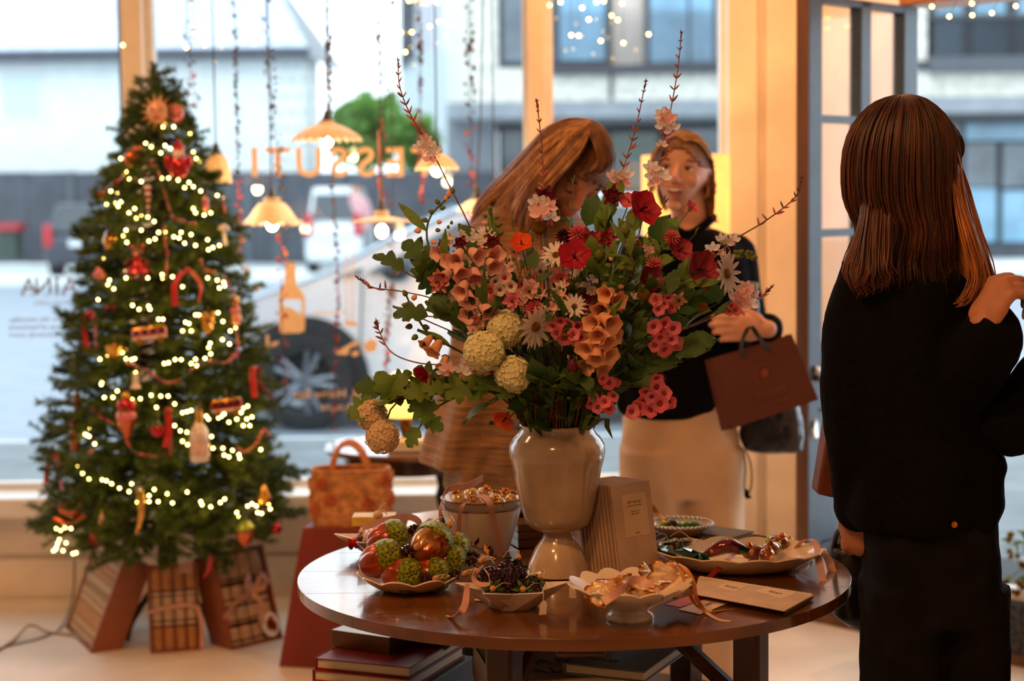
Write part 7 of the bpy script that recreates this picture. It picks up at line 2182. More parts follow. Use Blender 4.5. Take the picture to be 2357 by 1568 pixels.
def face_parts(root, M, s=1.0, closed=False, smile=False, skin=None, off=V((0, 0, 0))):
 Mo = Matrix.Translation(-off) @ M
 def b(mb, nm, mat, parent=root):
  mb.v = [Mo @ (p * s) for p in mb.v]
  return mb.build(nm, mat, parent, world=False)
 for sx in (-1, 1):
  c = V((sx * .031, -.0685, .008))
  if closed:
   b(MB().ell(c + V((0, -.002, -.001)), (.0145, .0115, .0100), 14), 'eyelid', skin)
   b(MB().tube([c + V((.0145 * cos(a), -.0125, -.0035 + .006 * sin(a))) for a in np.linspace(pi + .2, 2 * pi - .2, 9)], [.0006, .0016, .0006], 5), 'lashes', M_lash)
  else:
   ey = b(MB().ell(c, (.0125, .0115, .0095), 14), 'eye', M_eye)
   b(MB().ell(c + V((-.0015, -.0085, 0)), (.0066, .004, .0066), 10), 'iris', M_iris, ey)
   b(MB().grid(lambda u, v: c + V((.0150 * cos(pi * u), -.0140 * sin(pi * u) * cos(v * 1.3) * .95 + .002, .0030 + .0100 * sin(v * 1.3))), 12, 6), 'eyelid', skin)
   b(MB().tube([c + V((.0145 * cos(a), -.0125 * sin(a) - .0005, .0033 + .0012 * sin(a))) for a in np.linspace(.15, pi - .15, 9)], [.0010, .0024, .0012], 6), 'lashes', M_lash)
  b(MB().tube(spline([c + V((sx * -.014, -.010, .018)), c + V((sx * .004, -.011, .0225)), c + V((sx * .019, -.003, .0165))], 8), [.0016, .0036, .0014], 6), 'eyebrow', M_lash)
 if smile:
  def arc(z, dpt, w=.025, y=-.0925):
   return [V((w * t, y + .012 * t * t, z + dpt * t * t)) for t in np.linspace(-1, 1, 11)]
  b(MB().ell((0, -.0865, -.0605), (.0205, .0085, .0085), 14), 'mouth', M_mouth)
  b(MB().ribbon([p for p in arc(-.0560, .006, .019, -.0955)], .0068, (0, 0, 1), .002), 'teeth', M_teeth)
  b(MB().tube(arc(-.0515, .006), [.0012, .0034, .0030, .0034, .0012], 8), 'upper_lip', M_lip)
  b(MB().tube(arc(-.0685, .0165, .024), [.0012, .0036, .0046, .0036, .0012], 8), 'lower_lip', M_lip)
 else:
  b(MB().tube([V((.021 * t, -.0945 + .010 * t * t, -.0545 + .002 * t * t)) for t in np.linspace(-1, 1, 9)], [.0010, .0036, .0030, .0036, .0010], 8), 'upper_lip', M_lip)
  b(MB().tube([V((.020 * t, -.0935 + .010 * t * t, -.0615 + .003 * t * t)) for t in np.linspace(-1, 1, 9)], [.0010, .0044, .0050, .0044, .0010], 8), 'lower_lip', M_lip)
def hand_geo(mb, wrist, d, nrm, side, curl=(.5, .6, .5), s=1.0, thumb=(.9, .45), spread=.12):
 """d: wrist to knuckles, nrm: back of the hand, side: +1/-1 puts the thumb on that side"""
 d, nrm = V(d).normalized(), V(nrm)
 nrm = (nrm - d * nrm.dot(d)).normalized()
 sd = d.cross(nrm) * side                  # towards the thumb
 w = V(wrist)
 R = Matrix((sd, d, nrm)).transposed()
 mb.ell(w + d * .048 * s, (.038 * s, .052 * s, .015 * s), 16, R)
 mb.ell(w + d * .072 * s, (.040 * s, .022 * s, .0135 * s), 14, R)
 mb.ell(w + d * .005 * s, (.026 * s, .030 * s, .018 * s), 12, R)
 L = (.040, .044, .042, .033)
 for i in range(4):
  off = (1.5 - i) * .0195
  p = w + (d * (.088 - .004 * abs(i - 1)) + sd * off) * s
  dirn = (d + sd * off * spread * 8).normalized()
  ax_ = sd
  pts = [w + (d * .05 + sd * off * .8) * s, p]
  ang = 0
  for j, c in enumerate(curl):
   ang += c * (1 + .08 * i)
   q = Quaternion(ax_, -ang * side)
   dd = q @ dirn
   if dd.dot(nrm) > dirn.dot(nrm) + 1e-6 and ang < pi:
    dd = Quaternion(ax_, ang * side) @ dirn
   pts.append(pts[-1] + dd * L[i] * s * (1, .68, .55)[j])
  mb.tube(pts[:1] + spline(pts[1:], 10), [.0085 * s, .0092 * s, .0085 * s, .0078 * s, .0062 * s], 10)
  mb.ell(p, (.0098 * s,) * 3, 8)
  mb.ell(pts[-1], (.0064 * s,) * 3, 8)
 b0 = w + (d * .022 + sd * .026) * s
 t1 = b0 + (sd * thumb[1] + d * thumb[0] - nrm * .35).normalized() * .042 * s
 t2 = t1 + (sd * (thumb[1] - .35) + d * thumb[0] - nrm * .35).normalized() * .030 * s
 mb.tube(spline([w + d * .015 * s, b0, t1, t2], 10), [.013 * s, .0145 * s, .012 * s, .0095 * s, .007 * s], 10)
 mb.ell(t2, (.0072 * s,) * 3, 8)
def limb(mb, pts, r, n=14, k=14):
 sp = spline(pts, k)
 mb.tube(sp, r, n)
 mb.ell(sp[0], (interp(r, 0),) * 3, 12)
 mb.ell(sp[-1], (interp(r, 1),) * 3, 12)
def rows_loft(mb, rows, n=44, power=2.4, fold=0.0, nf=9, ph=0.0, steps=5):
 """rows of (py, x left, x right, depth, half depth): closed loft with super-elliptic sections"""
 dense = []
 for i in range((len(rows) - 1) * steps + 1):
  t = i / steps
  j = min(int(t), len(rows) - 2)
  u = t - j
  u = u * u * (3 - 2 * u) * .35 + u * .65
  dense.append([a + (b - a) * u for a, b in zip(rows[j], rows[j + 1])])
 vs, fs = [], []
 for i, (py, xl, xr, d, hd) in enumerate(dense):
  c = W((xl + xr) / 2, py, d)
  hw = (xr - xl) / 2 * d / F
  f_ = fold * min(1, i / (len(dense) * .35))
  for j in range(n):
   x, y = sup(2 * pi * j / n, power)
   k = 1 + f_ * sin(nf * 2 * pi * j / n + ph + .5 * sin(i * .15)) * (.5 + .5 * abs(y))
   vs.append(c + V((x * hw * (1 + (k - 1) * .4), y * hd * k, 0)))
 m = len(dense)
 for i in range(m - 1):
  for j in range(n):
   fs.append((i * n + j, i * n + (j + 1) % n, (i + 1) * n + (j + 1) % n, (i + 1) * n + j))
 fs.append(tuple(range(n))[::-1])
 fs.append(tuple((m - 1) * n + j for j in range(n)))
 return mb.add(vs, fs)
def skinned(mb, name, mat, root, voxel, smooth=3, wrinkle=0.0, wsize=.12):
 o = mb.build(name, mat, root, smooth=180, fix=True)
 r = o.modifiers.new('remesh', 'REMESH')
 r.mode = 'VOXEL'
 r.voxel_size = voxel
 r.use_smooth_shade = True
 s = o.modifiers.new('smooth', 'SMOOTH')
 s.factor = .5
 s.iterations = smooth
 if wrinkle:
  tx = bpy.data.textures.new(name + '_folds', 'CLOUDS')
  tx.noise_scale = wsize
  tx.noise_depth = 2
  dm = o.modifiers.new('folds', 'DISPLACE')
  dm.texture = tx
  dm.strength = wrinkle
  dm.mid_level = .5
  dm.texture_coords = 'LOCAL'
 return o
def strands(name, guides, n, mat, root, r=.0026, jit=.006, segs=14, fr=.0, seed=1):
 """tapered hair strands interpolated between neighbouring guide curves"""
 rng = random.Random(seed)
 G = [spline(g, segs) for g in guides]
 mb = MB()
 for k in range(n):
  i = rng.randrange(len(G) - 1)
  u = rng.random()
  jx, jy, jz = rng.gauss(0, jit), rng.gauss(0, jit), rng.gauss(0, jit)
  e = rng.uniform(.84, 1.0)
  w = rng.uniform(-1, 1) * fr
  ph_ = rng.uniform(0, 6)
  pts = []
  for s_ in range(segs):
   t = s_ / (segs - 1)
   p = G[i][s_].lerp(G[i + 1][s_], u)
   a = (.25 + .75 * t)
   pts.append(p + V((jx * a + w * t * sin(t * 7 + ph_), jy * a, jz * a * .6 + w * .4 * t * cos(t * 6 + ph_))))
  m = max(4, int(segs * e))
  rr = r * rng.uniform(.6, 1.3)
  mb.tube(pts[:m], [rr * .7, rr, rr, rr * .8, rr * .2], 4, caps=False)
 return mb.build(name, mat, root, smooth=180)
def shoe(mb, c, d):
 d = V(d).normalized()
 R = Matrix((V((-d.y, d.x, 0)), d, V((0, 0, 1)))).transposed()
 c = V(c)
 mb.ell(c + d * .05 + V((0, 0, .035)), (.042, .125, .034), 16, R)
 mb.ell(c - d * .02 + V((0, 0, .06)), (.036, .055, .05), 14, R)
def hairmat(name, c1, c2):
 return pm(name, c1, .42, var=.2, scale=60, col2=c2, stretch=(1, 1, .12), spec=.45)
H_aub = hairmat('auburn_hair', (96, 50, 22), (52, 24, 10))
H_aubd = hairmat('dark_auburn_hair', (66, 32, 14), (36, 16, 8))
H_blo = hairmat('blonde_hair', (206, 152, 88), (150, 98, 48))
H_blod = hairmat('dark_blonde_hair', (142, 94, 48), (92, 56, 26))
H_bro = hairmat('light_brown_hair', (176, 126, 76), (116, 76, 42))
# ================= the woman seen from behind, nearest the camera
D3 = 3.30
def p3(px, py, o=0.0):
 return W(px, py, D3 + o)
base = p3(2140, 1400)
w3 = thing('person', 'woman seen from behind with long auburn hair, black sweater and dark jeans', 'person', (base.x, D3, 0))
B = MB()
HM3 = Matrix.Translation(p3(2080, 372)) @ Matrix.Rotation(radians(140), 4, 'Z')
head_geo(B, HM3, .96)
limb(B, [p3(2085, 400, .01), p3(2090, 590, .02)], [.052, .058])
rows_loft(B, [(560, 2060, 2130, D3, .05), (610, 1985, 2215, D3, .085), (700, 1960, 2245, D3, .105), (900, 1985, 2235, D3, .10), (1050, 1995, 2250, D3, .10), (1230, 2012, 2266, D3, .10), (1330, 2016, 2268, D3, .10)])
for sx, px in ((-1, 2075), (1, 2216)):
 limb(B, [p3(px, 1290), V((p3(px, 1260).x, D3 + .0, .48)), V((p3(px, 1260).x, D3 + .03, .09))], [.058, .048, .042])
 B.ell((p3(px, 1260).x, D3 - .03 + .09, .045), (.04, .10, .035), 12)
limb(B, [p3(1985, 650), p3(1968, 930, .01), p3(1972, 1176, .02)], [.045, .040, .026])
hand_geo(B, p3(1973, 1168, .02), (.05, .05, -1), (-.55, -.83, 0), 1, (1.15, 1.25, .9), .98, (.8, .2))
limb(B, [p3(2225, 650, .05), p3(2215, 900, -.02), p3(2262, 745, -.22)], [.045, .042, .025])
hand_geo(B, p3(2253, 760, -.22), (.45, -.1, .9), (-.75, -.5, .45), -1, (1.05, .9, .6), 1.04, (.95, .25))
skinned(B, 'body', M_skin2, w3, .0042, 4)
B = MB()
rows_loft(B, [(585, 2045, 2150, D3, .055), (612, 1985, 2215, D3, .085), (650, 1948, 2246, D3, .112), (720, 1938, 2264, D3, .125), (820, 1935, 2266, D3, .128), (920, 1938, 2278, D3, .128), (1010, 1940, 2296, D3, .13),
              (1068, 1936, 2314, D3, .138), (1098, 1932, 2304, D3, .134), (1165, 1928, 2306, D3, .138), (1205, 1950, 2290, D3, .134)], fold=.05, nf=7)
limb(B, [p3(1992, 640, -.01), p3(1960, 780, -.03), p3(1962, 980, -.035), p3(1972, 1172, .01)], [.052, .056, .056, .048])
limb(B, [p3(2222, 660, .03), p3(2235, 800, -.03), p3(2225, 880, -.09)], [.06, .065, .062])
limb(B, [p3(2225, 880, -.09), p3(2262, 815, -.16), p3(2282, 772, -.2)], [.060, .062, .058])
rows_loft(B, [(560, 2055, 2138, D3 + .01, .045), (600, 2030, 2165, D3 + .01, .06)])
skinned(B, 'sweater', M_blackw, w3, .0085, 4, .018, .11)
B = MB()
rows_loft(B, [(1150, 1992, 2284, D3, .118), (1230, 1988, 2290, D3, .128), (1330, 1990, 2296, D3, .128), (1420, 1988, 2304, D3, .125)], power=2.6)
for a, b_, s_ in ((1984, 2150, -.01), (2142, 2314, .01)):
 rows_loft(B, [(1340, a, b_, D3 + s_, .115), (1568, a + 2, b_ + 2, D3 + s_, .105), (1900, a, b_ + 8, D3 + s_, .10), (2290, a - 2, b_ + 10, D3 + s_, .105)], power=2.5)
tr3 = skinned(B, 'jeans', M_denim, w3, .0085, 3, .014, .10)
MB().lathe([(0, 0), (.0058, 0), (.0058, .002), (.003, .0032), (0, .003)], 14, m=TRS(p3(2196, 1208, -.142), frame_of((0.15, -1, .1)))).build('jeans_button', M_gilt, tr3)
sh = MB()
for px in (2066, 2228):
 shoe(sh, (p3(px, 1260).x, D3 + .02, 0), (.2, 1, 0))
 k = sh.build('shoe', M_shoe, w3, smooth=180)
 sh = MB()
HR = [(223, 2062, 2090, .03), (228, 2040, 2106, .06), (239, 2014, 2130, .085), (262, 1988, 2155, .102), (300, 1963, 2180, .112), (350, 1948, 2190, .118), (410, 1945, 2190, .118), (460, 1950, 2191, .115), (495, 1964, 2193, .11), (525, 1980, 2196, .105), (565, 1964, 2204, .105), (600, 1950, 2212, .10)]
B = MB()
rows_loft(B, [(a, b_ + 6, c - 6, D3 - .0, h - .008) for a, b_, c, h in HR], power=2.2, n=52)
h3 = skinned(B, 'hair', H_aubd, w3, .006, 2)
def ring_pt(row, th, k=1.0, dd=0.0):
 a, b_, c, h = row
 x, y = cos(th), sin(th)
 return W((b_ + c) / 2, a, D3) + V((x * (c - b_) / 2 * D3 / F * k, y * h * k + dd, 0))
def guide3(th, end_rows, k=1.0):
 return [ring_pt(r_, th, k if i > 0 else .9) for i, r_ in enumerate(HR)] + end_rows
gs, gl = [], []
for i in range(15):
 th = pi + .05 + (pi * .98) * i / 14           # round the back, from one side to the other
 e = HR[-1]
 low = [ring_pt((640 + 30 * sin(i * 1.7), e[1] - 12, e[2] + 14, .105), th, 1.04), ring_pt((668 + 26 * sin(i * 2.3), e[1] - 8, e[2] + 16, .11), th, 1.02)]
 (gs if i < 11 else gl).append(guide3(th, low, 1.02))
gl.insert(0, gs[-1])
strands('hair_strands', gs, 620, H_aub, h3, .0022, .0055, 22, .008, 5)
strands('hair_strands', gs, 260, H_aubd, h3, .0024, .006, 22, .008, 6)
strands('hair_strands', gl, 200, H_aub, h3, .0024, .006, 22, .010, 7)
side_g = [[p3(2172, 300, -.05), p3(2196, 350, -.04), p3(2205, 430, -.05), p3(2232, 520, -.07), p3(2258, 600, -.08), p3(2268, 660, -.09), p3(2240, 705, -.10)],
          [p3(2168, 310, -.06), p3(2190, 400, -.07), p3(2205, 480, -.09), p3(2225, 560, -.11), p3(2245, 640, -.12), p3(2225, 690, -.13), p3(2195, 702, -.12)],
          [p3(2176, 300, .0), p3(2205, 380, .02), p3(2228, 450, .01), p3(2254, 540, -.01), p3(2276, 620, -.03), p3(2280, 670, -.03), p3(2264, 712, -.05)]]
k = MB()
rows_loft(k, [(360, 2178, 2192, D3, .02), (420, 2176, 2200, D3 - .02, .04), (480, 2176, 2218, D3 - .025, .045), (560, 2184, 2242, D3 - .035, .05), (640, 2196, 2258, D3 - .05, .045), (670, 2208, 2246, D3 - .06, .035)], power=2.2)
skinned(k, 'side_hair_volume', pm('daylit_honey_base', (130, 76, 34), .5, var=.2, scale=40, stretch=(1, 1, .12)), h3, .007, 3)  # base under the honey strands, daylight put into its colour
strands('side_hair', side_g, 480, pm('daylit_honey_hair', (190, 118, 56), .42, var=.2, scale=60, col2=(130, 74, 32), stretch=(1, 1, .12)), h3, .0024, .006, 20, .012, 8)  # blonder tone also carries the daylight falling on this side of the hair
strands('fringe', [[p3(2140, 245, -.05), p3(2178, 278, -.02), p3(2204, 320, .0), p3(2208, 352, .0), p3(2194, 382, .01)], [p3(2150, 250, .0), p3(2186, 283, .02), p3(2212, 325, .03), p3(2212, 358, .03), p3(2196, 378, .03)]], 110, H_aubd, h3, .0020, .003, 14, .003, 9)
curl = [[p3(1985, 360, -.02), p3(1985, 470, -.07), p3(1972, 540, -.09), p3(1944, 615, -.10), p3(1960, 650, -.11), p3(1975, 670, -.10), p3(1962, 690, -.09)], [p3(2010, 360, -.03), p3(2008, 470, -.085), p3(2000, 560, -.105), p3(2000, 625, -.12), p3(1985, 655, -.12), p3(2000, 672, -.12), p3(1990, 684, -.11)], [p3(2050, 380, -.05), p3(2048, 480, -.10), p3(2046, 580, -.115), p3(2045, 615, -.125), p3(2060, 630, -.125), p3(2050, 645, -.12), p3(2040, 650, -.12)]]
strands('curled_ends', curl, 120, H_aub, h3, .0022, .007, 14, .008, 10)
bg_ = W(1946, 1330, 3.62)
t = thing('handbag', 'slouchy black handbag hanging from the hand at the table edge', 'bag', (bg_.x, 3.62, bg_.z))
k = MB()
rows_loft(k, [(1222, 1926, 1982, 3.62, .02), (1262, 1908, 1992, 3.62, .05), (1340, 1906, 1996, 3.62, .062), (1410, 1914, 1998, 3.62, .06), (1442, 1950, 1990, 3.62, .04)], power=2.6)
skinned(k, 'body', pm('soft_black_leather', (26, 20, 20), .5, var=.2, scale=20, bump=.2, coat=.2), t, .006, 3, .012, .07)
MB().tube(spline([W(1916, 1265, 3.62), W(1930, 1222, 3.52), W(1968, 1226, 3.36), W(1990, 1240, 3.36), W(1994, 1268, 3.60)], 16), .006, 8).build('strap', MATS['soft_black_leather'], t)
t = thing('shoulder_bag', 'rust brown leather bag showing beyond the black sweater', 'bag', W(1930, 1060, 3.5))
k = MB()
k.prism([W(1908, 962, 3.46), W(1990, 962, 3.46), W(1990, 1150, 3.46), W(1914, 1146, 3.46), W(1880, 1138, 3.46)], (0, .07, 0))
k.build('body', pm('rust_leather', (112, 52, 26), .55, var=.15, scale=14), t, fix=True, bevel=.006)
MB().tube(spline([W(1912, 968, 3.49), W(1925, 900, 3.47), W(1960, 700, 3.44), W(1992, 640, 3.42), W(2010, 640, 3.3)], 14), .005, 6).build('strap', MATS['rust_leather'], t)
MB().ell(W(1910, 972, 3.485), (.006, .006, .006), 8).build('strap_ring', M_brass, t)
# ================= the laughing woman in the black jacket
D2 = 5.0
def p2(px, py, o=0.0):
 return W(px, py, D2 + o)
w2 = thing('person', 'laughing woman in a black jacket and beige trousers behind the bouquet', 'person', (p2(1570, 900).x, D2, 0))
HM2 = Matrix.Translation(p2(1571, 398)) @ Matrix.Rotation(radians(-17), 4, 'Z') @ Matrix.Rotation(radians(5), 4, 'Y') @ Matrix.Rotation(radians(-4), 4, 'X')
B = MB()
head_geo(B, HM2, 1.0, .34)
limb(B, [p2(1580, 440, .01), p2(1590, 540, .03)], [.050, .056])
rows_loft(B, [(520, 1560, 1630, D2 + .02, .05), (560, 1480, 1695, D2, .08), (650, 1450, 1700, D2, .10), (800, 1465, 1665, D2, .09), (950, 1445, 1690, D2, .11), (1050, 1445, 1695, D2, .10)])
for px in (1500, 1635):
 q = p2(px, 960)
 limb(B, [q, V((q.x, D2, .48)), V((q.x, D2 + .02, .08))], [.08, .052, .04])
limb(B, [p2(1690, 580), p2(1722, 790, .02), p2(1768, 758, -.2)], [.045, .040, .026])
hand_geo(B, p2(1764, 756, -.2), (-1, -.22, .05), (-.1, -1, .15), 1, (.35, .7, .6), 1.02, (.8, .5))
limb(B, [p2(1470, 590), p2(1440, 780, .02), p2(1450, 940, -.02)], [.045, .040, .026])
hand_geo(B, p2(1450, 940, -.02), (0, -.1, -1), (-1, 0, 0), 1, (.3, .35, .3), 1.0)
skinned(B, 'body', M_skin, w2, .0042, 3)
face_parts(w2, HM2, 1.0, False, True, M_skin, V(w2.location))
B = MB()
rows_loft(B, [(528, 1548, 1648, D2 + .02, .062), (545, 1500, 1690, D2, .085), (575, 1445, 1722, D2, .11), (640, 1425, 1728, D2, .125), (760, 1425, 1700, D2, .125), (880, 1422, 1680, D2, .13), (940, 1432, 1660, D2, .13), (956, 1450, 1630, D2, .12)], power=2.5)
limb(B, [p2(1692, 585), p2(1712, 690, 0), p2(1728, 775, -.02)], [.062, .058, .055])
limb(B, [p2(1728, 775, -.02), p2(1752, 768, -.1), p2(1766, 757, -.17)], [.055, .050, .047])
limb(B, [p2(1472, 590), p2(1440, 780, .02), p2(1450, 925, -.02)], [.06, .055, .045])
skinned(B, 'jacket', M_blackw, w2, .009, 3, .012, .12)
MB().tube(spline([p2(1556, 528, -.05), p2(1585, 540, -.055), p2(1630, 512, -.03), p2(1642, 500, .02)], 10), .012, 8).build('collar', M_blackw, w2)
B = MB()
rows_loft(B, [(935, 1436, 1672, D2, .115), (1000, 1430, 1698, D2, .128), (1080, 1426, 1706, D2, .125), (1140, 1426, 1708, D2, .12)], power=2.6)
for a, b_, s_ in ((1424, 1572, -.025), (1560, 1712, .0)):
 rows_loft(B, [(1030, a, b_, D2 + s_, .118), (1220, a - 2, b_ + 2, D2 + s_, .112), (1450, a - 4, b_ + 4, D2 + s_, .112), (1638, a - 6, b_ + 6, D2 + s_, .12)], power=2.4, fold=.05, nf=5)
skinned(B, 'trousers', M_beige, w2, .009, 3, .02, .16)
for px in (1500, 1640):
 sh = MB()
 shoe(sh, (p2(px, 960).x, D2 - .02, 0), (-.2, -1, 0))
 sh.build('shoe', M_shoe, w2, smooth=180)
def skull_hair(root, HM, mat, matd, part_x=.0, s=1.0, drop=-.10, seed=3, n=420, face_lim=.62):
 off = Matrix.Translation(-V(root.location))
 capm = MB()
 def hp(u, v):
  a, t = u * 2 * pi, -.55 + (pi / 2 + .55) * v
  return V((.079 * cos(t) * cos(a), .099 * cos(t) * sin(a), .117 * sin(t)))
 nu, nv = 56, 22
 pts = {}
 for i in range(nu):
  for j in range(nv):
   pts[i, j] = hp(i / nu, j / (nv - 1))
 idx = {}
 for i in range(nu):
  for j in range(nv - 1):
   q = [(i, j), ((i + 1) % nu, j), ((i + 1) % nu, j + 1), (i, j + 1)]
   c = sum((pts[k] for k in q), V((0, 0, 0))) / 4
   lim = .062 - .9 * c.x * c.x / .079
   if c.y < -.030 and c.z < lim and abs(c.x) < .074:
    continue
   if c.y < .030 and c.z < .024:
    continue
   o = len(capm.v)
   capm.v += [HM @ (pts[k] * s) for k in q]
   capm.f.append((o, o + 1, o + 2, o + 3))
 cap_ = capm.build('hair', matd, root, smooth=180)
 sol = cap_.modifiers.new('thick', 'SOLIDIFY')
 sol.thickness = .006
 gs_l, gs_r = [], []
 for sgn, lst in ((-1, gs_l), (1, gs_r)):
  for y0, yb, zb in ((-.072, .0, .036), (-.05, .03, .012), (-.02, .055, -.02), (.02, .075, -.04), (.06, .085, -.06)):
   st_ = V((part_x, y0, .117 * sqrt(max(.05, 1 - (y0 / .099) ** 2))))
   g_ = []
   for k in range(7):
    t = k / 6
    q = st_.lerp(V((sgn * .076, yb, zb)), t)
    q.x = part_x + (sgn * .082 - part_x) * sin(t * pi / 2)
    e = (q.x / .083) ** 2 + (q.y / .103) ** 2
    q.z = max(q.z, .121 * sqrt(max(0, 1 - e))) if t < .8 else q.z
    g_.append(HM @ (q * s))
   g_.append(HM @ (V((sgn * .055, .075, zb - .05)) * s))
   g_.append(HM @ (V((sgn * .035, .072, drop)) * s))
   lst.append(g_)
 strands('hair_strands', gs_l, n // 2, mat, cap_, .0019, .003, 18, .002, seed)
 strands('hair_strands', gs_r, n // 2, mat, cap_, .0019, .003, 18, .002, seed + 1)
 return cap_
h2 = skull_hair(w2, HM2, H_bro, H_blod, .012, 1.0, -.085)
strands('loose_strands', [[p2(1634, 395, -.02), p2(1642, 430, -.03), p2(1644, 470, -.03), p2(1640, 505, -.02), p2(1662, 514, -.02)], [p2(1628, 400, .02), p2(1630, 440, .02), p2(1622, 480, .02), p2(1632, 505, .02), p2(1650, 512, .02)]], 90, H_blod, h2, .0016, .004, 12, .004, 4)
strands('loose_strands', [[p2(1530, 318, -.06), p2(1512, 350, -.06), p2(1504, 400, -.05), p2(1508, 450, -.03)], [p2(1524, 320, .0), p2(1502, 355, .0), p2(1496, 410, .0), p2(1500, 470, .02)]], 90, H_bro, h2, .0016, .004, 12, .003, 5)
for py in (425, 440, 452):
 pass
MB().tube([p2(1629, 420, -.04), p2(1630, 436, -.04), p2(1628, 452, -.04)], [.003, .006, .008], 8).build('earring', M_brass, w2)
DB = 4.80
t = thing('water_bottle', 'clear glass bottle held in the hand above the brown bag', 'bottle', W(1718, 796, DB + .035))
M_bottle = pm('bottle_glass', (214, 224, 220), .05, var=.02, trans=.9)
bl = MB().lathe([(0, 0), (.024, 0), (.026, .006), (.026, .10), (.018, .135), (.013, .15), (.0125, .165), (0, .166)], 20, m=TRS((0, 0, 0), frame_of((.12, 0, 1)))).build('glass', M_bottle, t, world=False)
MB().lathe([(.0135, .160), (.0145, .162), (.0145, .178), (0, .179)], 16, m=TRS((0, 0, 0), frame_of((.12, 0, 1)))).build('cap', pm('pale_green_cap', (150, 160, 140), .4), t, world=False)
M_paper = pm('brown_paper_bag', (100, 50, 36), .6, var=.06, scale=8, bump=.05)
t = thing('paper_shopping_bag', 'reddish brown paper shopping bag with black ribbon handles, tilted in her hand', 'bag', W(1760, 880, DB))
q4 = [W(1637, 826, DB), W(1822, 769, DB), W(1884, 920, DB), W(1690, 986, DB)]
g4 = [W(1622, 830, DB + .07), W(1806, 774, DB + .09), W(1866, 926, DB + .09), W(1660, 991, DB + .07)]
MB().prism(q4, (0, .003, 0)).build('front', M_paper, t, fix=True, smooth=0)
MB().prism(g4, (0, .003, 0)).build('back', M_paper, t, fix=True, smooth=0)
md = [(a + b_) / 2 + V((.012 if i in (0, 3) else -.01, 0, 0)) for i, (a, b_) in enumerate(zip(q4, g4))]
MB().add([q4[0], md[0], g4[0], g4[3], md[3], q4[3]], [(0, 1, 4, 5), (1, 2, 3, 4)]).build('gusset', M_paper, t, smooth=0)
MB().add([q4[1], md[1], g4[1], g4[2], md[2], q4[2]], [(0, 1, 4, 5), (1, 2, 3, 4)]).build('gusset', M_paper, t, smooth=0)
MB().add([q4[3], q4[2], g4[2], g4[3]], [(0, 1, 2, 3)]).build('base', M_paper, t, smooth=0)
M_emb = pm('embossed_brown', (150, 78, 56), .45, var=.05)
ex = (q4[1] - q4[0]).normalized()
ez = (q4[0] - q4[3]).normalized()
ez = (ez - ex * ez.dot(ex)).normalized()
ec = W(1757, 860, DB - .003)
MB().tube([ec + ex * cos(a) * .026 + ez * sin(a) * .026 for a in np.linspace(0, 2 * pi, 33)], .0008, 4, caps=False).build('emblem_ring', M_emb, t)
MB().ell(ec + ex * .004, (.010, .0006, .012), 12).build('emblem_mark', M_emb, t)
Rm = Matrix((ex, ez, ex.cross(ez))).transposed()
text('bag_print', 'TESSUTI', M_emb, TRS(W(1775, 903, DB - .002) - t.location, Rm), .022, t, .0003, spacing=1.1)
text('bag_print', 'JERVOIS RD HERNE BAY', M_emb, TRS(W(1783, 926, DB - .002) - t.location, Rm), .008, t, .0003)
M_brib = pm('black_ribbon', (14, 14, 16), .4, sheen=.2)
for pl in ([(1708, 822, -.012), (1706, 800, -.03), (1714, 770, -.06), (1728, 752, -.06), (1744, 772, -.06), (1760, 795, -.03), (1772, 806, -.012)], [(1690, 812, .08), (1705, 780, .06), (1726, 748, .02), (1748, 745, .02), (1758, 770, .05), (1756, 796, .08)]):
 MB().ribbon(spline([W(x, y, DB + o_) for x, y, o_ in pl], 18), .012, (1, 0, .4), .001).build('handle', M_brib, t)
t = thing('bucket_bag', 'soft black leather bag hanging behind the brown paper bag', 'bag', W(1775, 970, DB + .16))
k = MB()
rows_loft(k, [(850, 1740, 1800, DB + .18, .03), (900, 1718, 1836, DB + .18, .055), (960, 1704, 1846, DB + .18, .065), (1010, 1704, 1850, DB + .18, .065), (1036, 1716, 1846, DB + .18, .06), (1042, 1740, 1820, DB + .18, .03)], power=2.8)
M_leath = pm('glossy_black_leather', (40, 46, 54), .28, var=.15, scale=20, bump=.15, coat=.4)
skinned(k, 'body', M_leath, t, .006, 3, .012, .06)
MB().tube(spline([W(1712, 1036, DB + .11), W(1716, 1080, DB + .1), W(1713, 1120, DB + .1), W(1718, 1142, DB + .1)], 10), .0022, 6).tube(spline([W(1716, 1036, DB + .12), W(1728, 1070, DB + .1), W(1730, 1115, DB + .1), W(1720, 1145, DB + .1)], 10), .0022, 6).build('drawstring', M_blackw, t)
MB().ell(W(1718, 1136, DB + .1), (.007, .007, .014), 8).ell(W(1722, 1144, DB + .1), (.010, .007, .006), 8).build('toggle', M_blackw, t)
MB().tube(spline([W(1730, 900, DB + .16), W(1720, 760, DB + .24), W(1715, 620, D2 + .10), W(1700, 560, D2 + .05)], 12), .006, 6).build('strap', M_leath, t)
